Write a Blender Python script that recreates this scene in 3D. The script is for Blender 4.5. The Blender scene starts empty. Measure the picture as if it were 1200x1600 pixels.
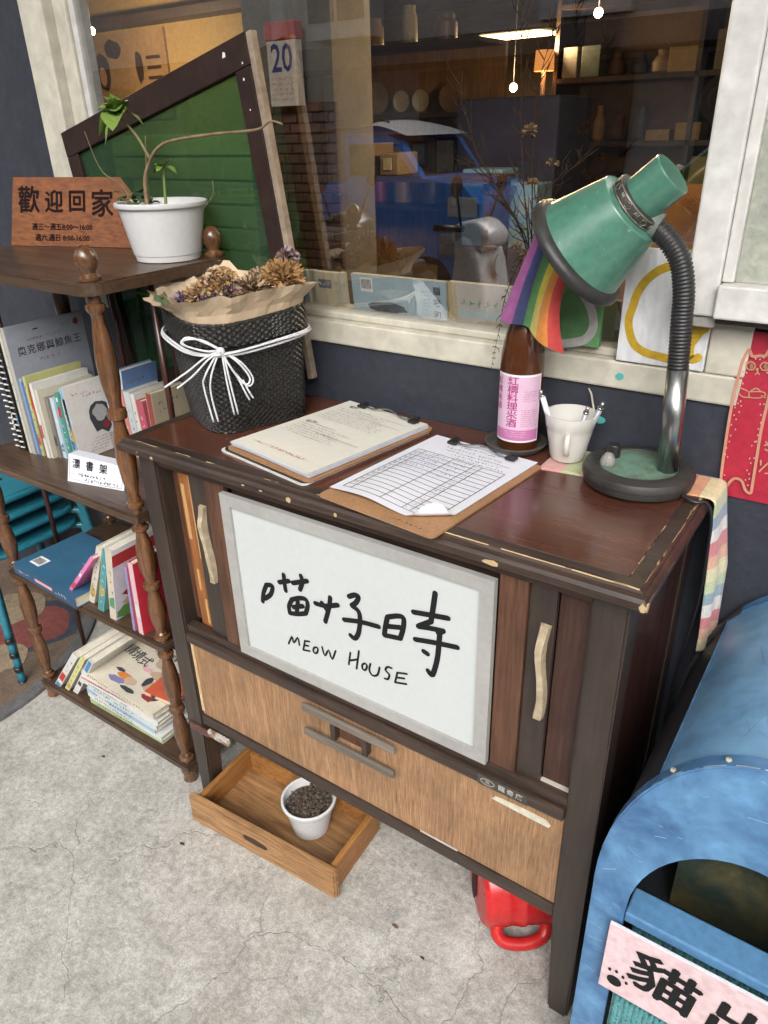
import bpy, bmesh, math, random
from mathutils import Vector, Matrix
V = Vector
R = math.radians
S = bpy.context.scene
COL = S.collection
random.seed(7)

# ---------------------------------------------------------------- camera
cd = bpy.data.cameras.new('camera'); cam = bpy.data.objects.new('camera', cd); COL.objects.link(cam)
S.camera = cam
cd.sensor_fit = 'VERTICAL'; cd.sensor_height = 36.0; cd.lens = 1148.65 / 1600 * 36
cd.clip_start = 0.02; cd.clip_end = 500
yaw, pitch, roll = R(34.977), R(27.572), R(-1.583)
fw = V((-math.sin(yaw) * math.cos(pitch), math.cos(yaw) * math.cos(pitch), -math.sin(pitch)))
rt = fw.cross(V((0, 0, 1))).normalized(); up = rt.cross(fw)
rt2 = math.cos(roll) * rt + math.sin(roll) * up; up2 = -math.sin(roll) * rt + math.cos(roll) * up
m = Matrix((rt2, up2, -fw)).transposed().to_4x4(); m.translation = V((1.1606, -0.7772, 1.4524))
cam.matrix_world = m

# ---------------------------------------------------------------- light
w = bpy.data.worlds.new('World'); S.world = w; w.use_nodes = True
nt = w.node_tree; bg = nt.nodes['Background']
sky = nt.nodes.new('ShaderNodeTexSky'); sky.sky_type = 'NISHITA'; sky.sun_disc = False
SUN_EL, SUN_AZ = R(40), R(152)          # azimuth clockwise from +Y: light comes from the street side, a little left
sky.sun_elevation = SUN_EL; sky.sun_rotation = SUN_AZ
sky.dust_density = 6.0; sky.air_density = 1.0
hs = nt.nodes.new('ShaderNodeHueSaturation'); hs.inputs['Saturation'].default_value = 0.22
nt.links.new(sky.outputs[0], hs.inputs['Color']); nt.links.new(hs.outputs[0], bg.inputs[0])
bg.inputs[1].default_value = 0.15
sd = bpy.data.lights.new('sun', 'SUN'); sd.energy = 1.1; sd.angle = R(60); sd.color = (1, .97, .93)
sun = bpy.data.objects.new('sun', sd); COL.objects.link(sun)
sdir = V((math.sin(SUN_AZ) * math.cos(SUN_EL), math.cos(SUN_AZ) * math.cos(SUN_EL), math.sin(SUN_EL)))
sun.rotation_euler = sdir.to_track_quat('Z', 'Y').to_euler(); sun.location = (0, -6, 8)
S.view_settings.view_transform = 'Standard'; S.view_settings.look = 'None'
S.view_settings.exposure = 0.86; S.view_settings.gamma = 1.0
S.render.engine = 'CYCLES'
S.cycles.use_denoising = True
S.cycles.use_adaptive_sampling = True; S.cycles.adaptive_threshold = .025; S.cycles.max_bounces = 6; S.cycles.diffuse_bounces = 3; S.cycles.glossy_bounces = 3; S.cycles.caustics_reflective = False; S.cycles.caustics_refractive = False; S.cycles.transparent_max_bounces = 12
S.cycles.sample_clamp_indirect = 6.0

# ---------------------------------------------------------------- materials
MATS = {}
def pm(name, c1, c2=None, scale=6.0, rough=.55, rv=.12, bump=.15, bscale=90., metal=0., stretch=(1, 1, 1), coat=0., detail=5., lo=.35, hi=.68, trans=0., sheen=0., spots=None, emit=None, sss=0., spec=None, grain=.55):
    """procedural material: large blotches c1..c2, fine relief, uneven roughness, optional small wear spots"""
    if name in MATS: return MATS[name]
    mt = bpy.data.materials.new(name); mt.use_nodes = True; MATS[name] = mt
    n, l = mt.node_tree.nodes, mt.node_tree.links
    b = n['Principled BSDF']
    c2 = c2 or tuple(x * .78 for x in c1)
    tc = n.new('ShaderNodeTexCoord'); mp = n.new('ShaderNodeMapping'); mp.inputs['Scale'].default_value = stretch
    l.new(tc.outputs['Object'], mp.inputs['Vector'])
    no = n.new('ShaderNodeTexNoise'); no.inputs['Scale'].default_value = scale; no.inputs['Detail'].default_value = detail
    no.inputs['Roughness'].default_value = .62; no.inputs['Distortion'].default_value = .4
    l.new(mp.outputs[0], no.inputs['Vector'])
    cr = n.new('ShaderNodeValToRGB'); cr.color_ramp.elements[0].position = lo; cr.color_ramp.elements[1].position = hi
    cr.color_ramp.elements[0].color = (*c1, 1); cr.color_ramp.elements[1].color = (*c2, 1)
    l.new(no.outputs['Fac'], cr.inputs[0])
    col = cr.outputs[0]
    fn = n.new('ShaderNodeTexNoise'); fn.inputs['Scale'].default_value = bscale; fn.inputs['Detail'].default_value = 3
    l.new(mp.outputs[0], fn.inputs['Vector'])
    if spots:
        sc, thr, colr = spots
        sn = n.new('ShaderNodeTexNoise'); sn.inputs['Scale'].default_value = sc; sn.inputs['Detail'].default_value = 6; sn.inputs['Roughness'].default_value = .7
        l.new(mp.outputs[0], sn.inputs['Vector'])
        sr = n.new('ShaderNodeValToRGB'); sr.color_ramp.elements[0].position = thr; sr.color_ramp.elements[1].position = thr + .03
        l.new(sn.outputs['Fac'], sr.inputs[0])
        mx = n.new('ShaderNodeMixRGB'); l.new(sr.outputs[0], mx.inputs[0]); l.new(col, mx.inputs[1]); mx.inputs[2].default_value = (*colr, 1)
        col = mx.outputs[0]
    if grain:
        gr_ = n.new('ShaderNodeValToRGB'); gr_.color_ramp.elements[0].position = .3; gr_.color_ramp.elements[1].position = .7
        gr_.color_ramp.elements[0].color = (.72, .71, .70, 1); gr_.color_ramp.elements[1].color = (1.18, 1.18, 1.18, 1); l.new(fn.outputs['Fac'], gr_.inputs[0])
        gm_ = n.new('ShaderNodeMixRGB'); gm_.blend_type = 'MULTIPLY'; gm_.inputs[0].default_value = grain; l.new(col, gm_.inputs[1]); l.new(gr_.outputs[0], gm_.inputs[2]); col = gm_.outputs[0]
    l.new(col, b.inputs['Base Color'])
    if rv:
        mr = n.new('ShaderNodeMapRange'); mr.inputs['From Min'].default_value = .3; mr.inputs['From Max'].default_value = .7
        mr.inputs['To Min'].default_value = max(.03, rough - rv); mr.inputs['To Max'].default_value = min(1, rough + rv)
        l.new(no.outputs['Fac'], mr.inputs['Value']); l.new(mr.outputs[0], b.inputs['Roughness'])
    else: b.inputs['Roughness'].default_value = rough
    if bump:
        bp = n.new('ShaderNodeBump'); bp.inputs['Strength'].default_value = bump; bp.inputs['Distance'].default_value = .004
        l.new(fn.outputs['Fac'], bp.inputs['Height']); l.new(bp.outputs[0], b.inputs['Normal'])
    b.inputs['Metallic'].default_value = metal
    if coat: b.inputs['Coat Weight'].default_value = coat; b.inputs['Coat Roughness'].default_value = .18
    if trans: b.inputs['Transmission Weight'].default_value = trans
    if sheen: b.inputs['Sheen Weight'].default_value = sheen
    if sss: b.inputs['Subsurface Weight'].default_value = sss; b.inputs['Subsurface Radius'].default_value = (.01, .008, .004)
    if spec is not None: b.inputs['Specular IOR Level'].default_value = spec
    if emit: b.inputs['Emission Color'].default_value = (*emit[0], 1); b.inputs['Emission Strength'].default_value = emit[1]
    return mt
def wood(name, c1, c2, axis='x', rough=.45, coat=0., scale=16., bump=.12, spots=None, rv=.1, streak=.8):
    """wood: long soft figure, fine dark pores and streaks along the grain, rubbed patches"""
    if name in MATS: return MATS[name]
    st = {'x': (.06, 1, 1), 'y': (1, .06, 1), 'z': (1, 1, .06)}[axis]
    mt = pm(name, c1, c2, scale=scale, rough=rough, rv=rv, bump=bump, bscale=150., stretch=st, coat=coat, detail=8., lo=.3, hi=.72, spots=spots)
    n, l = mt.node_tree.nodes, mt.node_tree.links; b = n['Principled BSDF']
    mp = next(x for x in n if x.type == 'MAPPING'); src = b.inputs['Base Color'].links[0].from_socket
    f = n.new('ShaderNodeTexNoise'); f.inputs['Scale'].default_value = scale * 9; f.inputs['Detail'].default_value = 4; f.inputs['Roughness'].default_value = .7; l.new(mp.outputs[0], f.inputs['Vector'])
    r = n.new('ShaderNodeValToRGB'); r.color_ramp.elements[0].position = .34; r.color_ramp.elements[1].position = .62
    r.color_ramp.elements[0].color = (.48, .45, .43, 1); r.color_ramp.elements[1].color = (1.15, 1.15, 1.15, 1); l.new(f.outputs['Fac'], r.inputs[0])
    m = n.new('ShaderNodeMixRGB'); m.blend_type = 'MULTIPLY'; m.inputs[0].default_value = streak; l.new(src, m.inputs[1]); l.new(r.outputs[0], m.inputs[2])
    g = n.new('ShaderNodeTexNoise'); g.inputs['Scale'].default_value = 7; g.inputs['Detail'].default_value = 9; g.inputs['Roughness'].default_value = .75; tc = next(x for x in n if x.type == 'TEX_COORD'); l.new(tc.outputs['Object'], g.inputs['Vector'])
    gr = n.new('ShaderNodeValToRGB'); gr.color_ramp.elements[0].position = .35; gr.color_ramp.elements[1].position = .68; gr.color_ramp.elements[0].color = (.75, .73, .72, 1); gr.color_ramp.elements[1].color = (1.25, 1.22, 1.2, 1); l.new(g.outputs['Fac'], gr.inputs[0])
    m2 = n.new('ShaderNodeMixRGB'); m2.blend_type = 'MULTIPLY'; m2.inputs[0].default_value = .8; l.new(m.outputs[0], m2.inputs[1]); l.new(gr.outputs[0], m2.inputs[2])
    l.new(m2.outputs[0], b.inputs['Base Color']); return mt
def flat(name, c, rough=.6): return pm(name, c, tuple(x * .9 for x in c), scale=30, rough=rough, rv=.05, bump=.05, spec=.2, grain=.2)

# ---------------------------------------------------------------- mesh builder
class MB:
    def __init__(s): s.v = []; s.f = []; s.mi = []; s.sm = []
    def add(s, vs, fs, M=None, mi=0, sm=False):
        o = len(s.v)
        for q in vs:
            q = V(q); s.v.append(tuple(M @ q) if M is not None else tuple(q))
        for f in fs: s.f.append([i + o for i in f]); s.mi.append(mi); s.sm.append(sm)
        return s
    def box(s, x0, x1, y0, y1, z0, z1, bev=0., M=None, mi=0, seg=2):
        if bev <= 0:
            vs = [(x0, y0, z0), (x1, y0, z0), (x1, y1, z0), (x0, y1, z0), (x0, y0, z1), (x1, y0, z1), (x1, y1, z1), (x0, y1, z1)]
            return s.add(vs, [(0, 3, 2, 1), (4, 5, 6, 7), (0, 1, 5, 4), (1, 2, 6, 5), (2, 3, 7, 6), (3, 0, 4, 7)], M, mi)
        bm = bmesh.new(); bmesh.ops.create_cube(bm, size=1)
        bmesh.ops.scale(bm, vec=(x1 - x0, y1 - y0, z1 - z0), verts=bm.verts)
        bmesh.ops.translate(bm, vec=((x0 + x1) / 2, (y0 + y1) / 2, (z0 + z1) / 2), verts=bm.verts)
        bmesh.ops.bevel(bm, geom=list(bm.edges), offset=min(bev, .45 * min(x1 - x0, y1 - y0, z1 - z0)), segments=seg, affect='EDGES', profile=.5)
        return s.bm(bm, M, mi)
    def bm(s, bm, M=None, mi=0, sm=False):
        bm.verts.index_update()
        s.add([v.co[:] for v in bm.verts], [[v.index for v in f.verts] for f in bm.faces], M, mi, sm); bm.free(); return s
    def lathe(s, prof, n=24, M=None, mi=0, sm=True, cap0=True, cap1=True):
        # a ring is doubled at sharp profile corners so that smooth shading keeps the edge
        pr = [prof[0]]
        for k in range(1, len(prof) - 1):
            a = V((prof[k][0] - prof[k - 1][0], prof[k][1] - prof[k - 1][1])); b = V((prof[k + 1][0] - prof[k][0], prof[k + 1][1] - prof[k][1]))
            pr.append(prof[k])
            if a.length > 0 and b.length > 0 and a.angle(b) > R(38): pr.append(None); pr.append(prof[k])
        pr.append(prof[-1])
        vs = []; fs = []; rows = []
        for q in pr:
            if q is None: rows.append(None); continue
            rows.append(len(vs)); r, z = q
            for i in range(n): a = 2 * math.pi * i / n; vs.append((r * math.cos(a), r * math.sin(a), z))
        for j in range(len(rows) - 1):
            if rows[j] is None or rows[j + 1] is None: continue
            p, q = rows[j], rows[j + 1]
            for i in range(n): i2 = (i + 1) % n; fs.append((p + i, p + i2, q + i2, q + i))
        s.add(vs, fs, M, mi, sm)
        o = len(s.v) - len(vs)
        def cap(row, flip):
            r, z = (prof[0] if flip else prof[-1]); base = len(s.v)
            s.add([(r * math.cos(2 * math.pi * i / n), r * math.sin(2 * math.pi * i / n), z) for i in range(n)], [tuple(range(n))[::-1] if flip else tuple(range(n))], M, mi, False)
        if cap0: cap(0, True)
        if cap1: cap(1, False)
        return s
    def tube(s, pts, r, n=10, M=None, mi=0, sm=True, cap=True, flat=1.0):
        pts = [V(p) for p in pts]; k = len(pts)
        rs = r if isinstance(r, (list, tuple)) else [r] * k
        t0 = (pts[1] - pts[0]).normalized()
        ref = V((0, 0, 1)) if abs(t0.z) < .9 else V((1, 0, 0))
        u = t0.cross(ref).normalized(); vs = []; fs = []
        for i, p in enumerate(pts):
            t = ((pts[min(i + 1, k - 1)] - pts[max(i - 1, 0)])).normalized()
            u = (u - t * u.dot(t)).normalized(); w_ = t.cross(u)
            for j in range(n):
                a = 2 * math.pi * j / n; vs.append(p + (u * math.cos(a) + w_ * math.sin(a) * flat) * rs[i])
        for i in range(k - 1):
            for j in range(n): j2 = (j + 1) % n; fs.append((i * n + j, i * n + j2, (i + 1) * n + j2, (i + 1) * n + j))
        s.add(vs, fs, M, mi, sm); o = len(s.v) - len(vs)
        if cap:
            s.f.append([o + i for i in range(n)][::-1]); s.f.append([o + (k - 1) * n + i for i in range(n)])
            s.mi += [mi, mi]; s.sm += [False, False]
        return s
    def prism(s, poly, z0, z1, M=None, mi=0):
        n = len(poly)
        vs = [(x, y, z0) for x, y in poly] + [(x, y, z1) for x, y in poly]
        fs = [tuple(range(n))[::-1], tuple(range(n, 2 * n))] + [(i, (i + 1) % n, n + (i + 1) % n, n + i) for i in range(n)]
        return s.add(vs, fs, M, mi)
    def surf(s, fn, nu, nv, M=None, mi=0, sm=True, thick=0.):
        vs = [fn(i / nu, j / nv) for j in range(nv + 1) for i in range(nu + 1)]
        fs = [(j * (nu + 1) + i, j * (nu + 1) + i + 1, (j + 1) * (nu + 1) + i + 1, (j + 1) * (nu + 1) + i) for j in range(nv) for i in range(nu)]
        return s.add(vs, fs, M, mi, sm)
    def strip(s, pts, wd, M=None, z=0., mi=0, th=.0004):
        """a flat painted stroke with rounded ends, laid on the local xy plane"""
        P = [V((p[0], p[1])) for p in pts]; n = len(P); L = []; Rr = []
        for i in range(n):
            d = (P[min(i + 1, n - 1)] - P[max(i - 1, 0)]).normalized(); nn = V((-d.y, d.x))
            L.append(P[i] + nn * wd / 2); Rr.append(P[i] - nn * wd / 2)
        d0 = (P[0] - P[1]).normalized(); d1 = (P[-1] - P[-2]).normalized()
        def cap(c, d, a0): return [c + V((math.cos(a0 + t), math.sin(a0 + t))) * wd / 2 for t in (math.pi * .25, math.pi * .5, math.pi * .75)]
        a1 = math.atan2(d1.y, d1.x) - math.pi / 2; a0 = math.atan2(d0.y, d0.x) - math.pi / 2
        c1 = cap(P[-1], d1, a1); c0 = cap(P[0], d0, a0)
        vs = [(q.x, q.y, z) for q in L] + [(q.x, q.y, z) for q in Rr] + [(q.x, q.y, z) for q in c0] + [(q.x, q.y, z) for q in c1]
        fs = [(i, n + i, n + i + 1, i + 1) for i in range(n - 1)]
        fs.append((0, 2 * n, 2 * n + 1, 2 * n + 2, n)); fs.append((2 * n - 1, 2 * n + 3, 2 * n + 4, 2 * n + 5, n - 1))
        return s.add(vs, fs, M, mi)
    def bold(s, body, size, M, d, sx=1.):
        for k, (a, b) in enumerate(((0, 0), (d, 0), (-d, 0), (0, d), (0, -d))): s.text(body, size, M @ T(a, b, .00012 * k), sx=sx)
        return s
    def text(s, body, size, M=None, mi=0, align='CENTER', off=0., z=0., sx=1., shear=0.):
        cu = bpy.data.curves.new('t', 'FONT'); cu.body = body; cu.size = size; cu.align_x = align; cu.align_y = 'CENTER'
        cu.resolution_u = 2; cu.offset = off; cu.shear = shear; cu.fill_mode = 'FRONT'
        ob = bpy.data.objects.new('t', cu); COL.objects.link(ob)
        dg = bpy.context.evaluated_depsgraph_get(); me = bpy.data.meshes.new_from_object(ob.evaluated_get(dg))
        s.add([(v.co.x * sx, v.co.y, z) for v in me.vertices], [tuple(p.vertices) for p in me.polygons], M, mi)
        bpy.data.objects.remove(ob); bpy.data.curves.remove(cu); bpy.data.meshes.remove(me); return s
    def build(s, name, mats, parent=None, subsurf=0, wn=False):
        me = bpy.data.meshes.new(name); me.from_pydata(s.v, [], s.f); 
        for mt in (mats if isinstance(mats, (list, tuple)) else [mats]): me.materials.append(mt)
        me.polygons.foreach_set('material_index', s.mi); me.polygons.foreach_set('use_smooth', s.sm); me.update()
        ob = bpy.data.objects.new(name, me); COL.objects.link(ob)
        if parent is not None:
            ob.parent = parent
            off = V((0, 0, 0)); p = parent
            if p.get('_world', 1): # children are built in world space: undo the thing's own placement
                while p is not None: off += p.location; p = p.parent
                me.transform(Matrix.Translation(-off))
        if subsurf:
            sb = ob.modifiers.new('s', 'SUBSURF'); sb.levels = subsurf; sb.render_levels = subsurf
        return ob
def fr(o, xd, yd):
    x = V(xd).normalized(); z = x.cross(V(yd)).normalized(); y = z.cross(x)
    M = Matrix((x, y, z)).transposed().to_4x4(); M.translation = V(o); return M
def front(y, x=0., z=0.): return fr((x, y, z), (1, 0, 0), (0, 0, 1))     # local xy -> wall-facing plane, normal towards the street
def T(x, y, z): return Matrix.Translation((x, y, z))
def thing(name, label, cat, loc=(0, 0, 0), group=None):
    o = bpy.data.objects.new(name, None); COL.objects.link(o); o.location = loc; o.empty_display_size = .05
    return tag(o, label, cat, group)
def tag(o, label, cat, group=None):
    o['label'] = label; o['category'] = cat
    if group: o['group'] = group
    return o
def struct(name, mb, mats, parent=None):
    o = mb.build(name, mats, parent)
    if parent is None: o['kind'] = 'structure'
    return o
def rn(a, b): return random.uniform(a, b)
def smooth_path(pts, n=6):
    P = [V(p) for p in pts]; out = []
    for i in range(len(P) - 1):
        p0 = P[max(i - 1, 0)]; p1 = P[i]; p2 = P[i + 1]; p3 = P[min(i + 2, len(P) - 1)]
        for k in range(n):
            t = k / n; out.append(.5 * ((2 * p1) + (p2 - p0) * t + (2 * p0 - 5 * p1 + 4 * p2 - p3) * t * t + (3 * p1 - p0 - 3 * p2 + p3) * t ** 3))
    out.append(P[-1]); return out

# colours
INK = flat('black_ink', (.012, .012, .013), .7)
WHITE = pm('white_paint_old', (.63, .62, .6), (.53, .52, .49), scale=9, rough=.55, bump=.35, bscale=40, spots=(14, .72, (.33, .24, .2)))
CREAM = pm('cream_paint', (.58, .55, .46), (.48, .455, .375), scale=7, rough=.5, bump=.3, bscale=35, spots=(17, .74, (.4, .33, .25)))
SLATE = pm('slate_wall_paint', (.036, .040, .054), (.025, .028, .039), scale=7, rough=.55, bump=.4, bscale=45, detail=8, spots=(13, .735, (.075, .08, .1)))
DARKW = wood('dark_stained_wood', (.058, .038, .028), (.034, .022, .017), 'x', .42, .15, spots=(22, .735, (.2, .13, .09)))
DARKWZ = wood('dark_stained_wood_upright', (.048, .034, .027), (.03, .021, .017), 'z', .42, .1, streak=.35, spots=(20, .735, (.18, .12, .08)))
REDW = wood('red_brown_veneer', (.115, .043, .027), (.07, .025, .017), 'x', .2, .5, scale=9, bump=.03, streak=.35, spots=(38, .77, (.2, .13, .1)))
BROWNZ = wood('brown_veneer_upright', (.135, .062, .034), (.075, .034, .02), 'z', .5, spots=(16, .7, (.16, .08, .05)))
ORANGEZ = wood('bare_orange_wood', (.36, .15, .045), (.2, .07, .02), 'z', .55, scale=10)
PLY = wood('plywood_panel', (.37, .222, .12), (.27, .152, .076), 'z', .62, scale=42, bump=.2, streak=.75)
OLDOAK = wood('worn_drawer_wood', (.44, .26, .12), (.26, .135, .055), 'x', .6, scale=14, bump=.3, spots=(12, .68, (.42, .3, .17)))
SHELFW = wood('shelf_wood', (.10, .058, .034), (.045, .028, .018), 'x', .4, .15, spots=(26, .75, (.22, .14, .09)))
POSTW = wood('turned_post_wood', (.17, .078, .032), (.075, .034, .016), 'z', .25, .5, scale=20, bump=.05, spots=(30, .74, (.3, .2, .12)))
SIGN_BIG= [[(0.32, 0.678), (0.325, 0.699), (0.335, 0.72)], [(0.334, 0.719), (0.345, 0.723), (0.35, 0.72), (0.343, 0.702), (0.327, 0.687)], [(0.368, 0.737), (0.392, 0.748)], [(0.381, 0.757), (0.381, 0.74), (0.382, 0.724)], [(0.401, 0.747), (0.435, 0.763)], [(0.422, 0.769), (0.424, 0.757), (0.417, 0.739)], [(0.394, 0.708), (0.386, 0.692), (0.386, 0.678)], [(0.394, 0.709), (0.415, 0.72), (0.429, 0.721), (0.431, 0.708), (0.425, 0.691)], [(0.386, 0.677), (0.405, 0.682), (0.425, 0.691)], [(0.409, 0.711), (0.404, 0.685)], [(0.397, 0.694), (0.42, 0.705)], [(0.45, 0.722), (0.473, 0.725), (0.5, 0.737)], [(0.484, 0.746), (0.48, 0.724), (0.469, 0.69)], [(0.465, 0.728), (0.477, 0.714)], [(0.525, 0.763), (0.538, 0.771), (0.545, 0.769), (0.539, 0.756), (0.53, 0.747)], [(0.531, 0.746), (0.543, 0.741), (0.546, 0.726), (0.542, 0.697), (0.533, 0.68), (0.524, 0.683)], [(0.512, 0.711), (0.546, 0.72), (0.584, 0.725)], [(0.602, 0.75), (0.598, 0.732), (0.595, 0.713)], [(0.602, 0.751), (0.623, 0.761), (0.633, 0.76), (0.632, 0.74), (0.626, 0.718)], [(0.6, 0.732), (0.627, 0.74)], [(0.595, 0.712), (0.626, 0.718)], [(0.691, 0.829), (0.688, 0.804), (0.684, 0.774)], [(0.652, 0.78), (0.682, 0.786), (0.714, 0.792)], [(0.661, 0.756), (0.682, 0.761), (0.706, 0.765)], [(0.684, 0.774), (0.662, 0.757)], [(0.706, 0.765), (0.697, 0.757)], [(0.7, 0.762), (0.698, 0.729), (0.695, 0.701), (0.687, 0.67), (0.679, 0.675)], [(0.655, 0.728), (0.689, 0.736), (0.731, 0.744)], [(0.671, 0.711), (0.678, 0.709)]]
SIGN_LAT= [[(0.375, 0.603), (0.386, 0.624), (0.388, 0.61), (0.4, 0.627), (0.402, 0.611)], [(0.417, 0.627), (0.411, 0.604)], [(0.417, 0.627), (0.428, 0.63)], [(0.414, 0.616), (0.425, 0.619)], [(0.411, 0.604), (0.427, 0.608)], [(0.447, 0.619), (0.446, 0.615), (0.444, 0.612), (0.441, 0.609), (0.438, 0.609), (0.436, 0.611), (0.436, 0.614), (0.437, 0.618), (0.439, 0.621), (0.442, 0.623), (0.445, 0.624), (0.447, 0.622), (0.447, 0.619)], [(0.457, 0.63), (0.462, 0.612), (0.472, 0.629), (0.478, 0.611), (0.488, 0.634)], [(0.521, 0.644), (0.516, 0.616)], [(0.54, 0.656), (0.533, 0.614)], [(0.519, 0.626), (0.536, 0.636)], [(0.556, 0.629), (0.555, 0.625), (0.553, 0.621), (0.551, 0.619), (0.548, 0.619), (0.546, 0.621), (0.546, 0.624), (0.546, 0.628), (0.549, 0.632), (0.551, 0.634), (0.554, 0.634), (0.556, 0.632), (0.556, 0.629)], [(0.564, 0.639), (0.561, 0.624), (0.567, 0.615), (0.578, 0.621), (0.583, 0.639)], [(0.608, 0.649), (0.6, 0.648), (0.595, 0.639), (0.603, 0.633), (0.6, 0.622), (0.593, 0.62)], [(0.619, 0.644), (0.614, 0.621)], [(0.619, 0.644), (0.638, 0.65)], [(0.617, 0.633), (0.633, 0.638)], [(0.614, 0.621), (0.637, 0.628)]]
CAT_BODY= [[(0.998, 0.937), (0.995, 0.972), (0.992, 1.032), (0.991, 1.078), (0.992, 1.108), (0.993, 1.132), (0.995, 1.143), (0.999, 1.154), (1.005, 1.145), (1.015, 1.147), (1.022, 1.148), (1.025, 1.156), (1.031, 1.148), (1.036, 1.134)], [(0.998, 0.937), (1.004, 0.928), (1.011, 0.945), (1.017, 0.952), (1.027, 0.95), (1.035, 0.936), (1.043, 0.933), (1.043, 0.947), (1.041, 0.983), (1.038, 1.035), (1.038, 1.071), (1.038, 1.092), (1.036, 1.134)]]
CAT_FACE= [[(1.012, 1.132), (1.011, 1.129), (1.01, 1.126), (1.007, 1.125), (1.004, 1.125), (1.001, 1.127), (1.0, 1.13), (1.0, 1.133), (1.002, 1.135), (1.004, 1.137), (1.008, 1.136), (1.01, 1.134), (1.012, 1.132)], [(1.03, 1.133), (1.03, 1.13), (1.028, 1.128), (1.026, 1.127), (1.022, 1.127), (1.02, 1.129), (1.018, 1.132), (1.019, 1.135), (1.02, 1.137), (1.023, 1.138), (1.026, 1.138), (1.029, 1.136), (1.03, 1.133)], [(1.015, 1.127), (1.016, 1.123), (1.014, 1.119)], [(1.016, 1.123), (1.019, 1.12)], [(1.017, 1.127), (1.016, 1.126), (1.015, 1.126), (1.014, 1.126), (1.014, 1.128), (1.016, 1.128), (1.017, 1.127)], [(0.998, 1.096), (1.01, 1.092), (1.013, 1.084), (1.028, 1.086), (1.033, 1.092), (1.027, 1.095), (1.01, 1.092)], [(0.998, 1.087), (1.004, 1.083), (1.013, 1.084)], [(1.013, 1.094), (1.019, 1.099), (1.025, 1.096)], [(1.028, 1.089), (1.034, 1.087)]]
CAT_EYE= [[(1.009, 1.131), (1.009, 1.128), (1.007, 1.126), (1.005, 1.127), (1.004, 1.13), (1.004, 1.134), (1.005, 1.135), (1.008, 1.134), (1.009, 1.131)], [(1.028, 1.133), (1.028, 1.13), (1.026, 1.128), (1.024, 1.129), (1.022, 1.132), (1.023, 1.135), (1.024, 1.137), (1.026, 1.136), (1.028, 1.133)]]
CAT_MISC= [[(1.047, 1.014), (1.052, 1.017)], [(1.048, 1.02), (1.053, 1.014)], [(1.049, 1.008), (1.053, 1.007)], [(1.047, 0.989), (1.048, 0.982)], [(1.048, 0.971), (1.054, 0.982), (1.058, 0.988)], [(1.057, 0.97), (1.061, 0.971)]]
CAT_DOTS= [(1.0, 1.144), (0.999, 1.135), (0.997, 1.121), (0.997, 1.109), (0.995, 1.101), (1.002, 1.12), (1.0, 1.103), (0.995, 1.081), (0.999, 1.072), (0.996, 1.065), (1.003, 1.059), (0.997, 1.053), (1.001, 1.047), (0.996, 1.037), (1.003, 1.031), (0.998, 1.02), (0.998, 1.01), (0.996, 0.999), (0.996, 0.988), (1.0, 0.985), (0.996, 0.966), (1.001, 0.954), (1.002, 0.942), (1.029, 1.076), (1.034, 1.077), (1.033, 1.06), (1.035, 1.048), (1.034, 1.038), (1.035, 1.028), (1.033, 1.017), (1.035, 1.018), (1.03, 1.01), (1.031, 0.989), (1.037, 0.991), (1.034, 0.982), (1.031, 0.969), (1.035, 0.964), (1.032, 0.953), (1.037, 0.956), (1.037, 0.945), (1.029, 1.124), (1.02, 1.145), (1.01, 1.142), (1.016, 1.142), (1.004, 1.069), (1.002, 1.076)]
YEL_A= [[(0.9, 1.267), (0.881, 1.265), (0.862, 1.258), (0.85, 1.25), (0.838, 1.237), (0.829, 1.219), (0.825, 1.2), (0.821, 1.178), (0.826, 1.156), (0.836, 1.14), (0.853, 1.131), (0.872, 1.128), (0.888, 1.126)], [(0.899, 1.265), (0.91, 1.223), (0.919, 1.176), (0.918, 1.146), (0.922, 1.13), (0.932, 1.134)], [(0.936, 1.179), (0.928, 1.171), (0.921, 1.157)], [(0.919, 1.176), (0.933, 1.179)]]
GRN_D= [[(0.707, 1.241), (0.723, 1.231), (0.736, 1.217), (0.75, 1.199), (0.76, 1.181), (0.764, 1.159), (0.756, 1.141), (0.74, 1.132), (0.711, 1.125)]]
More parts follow.
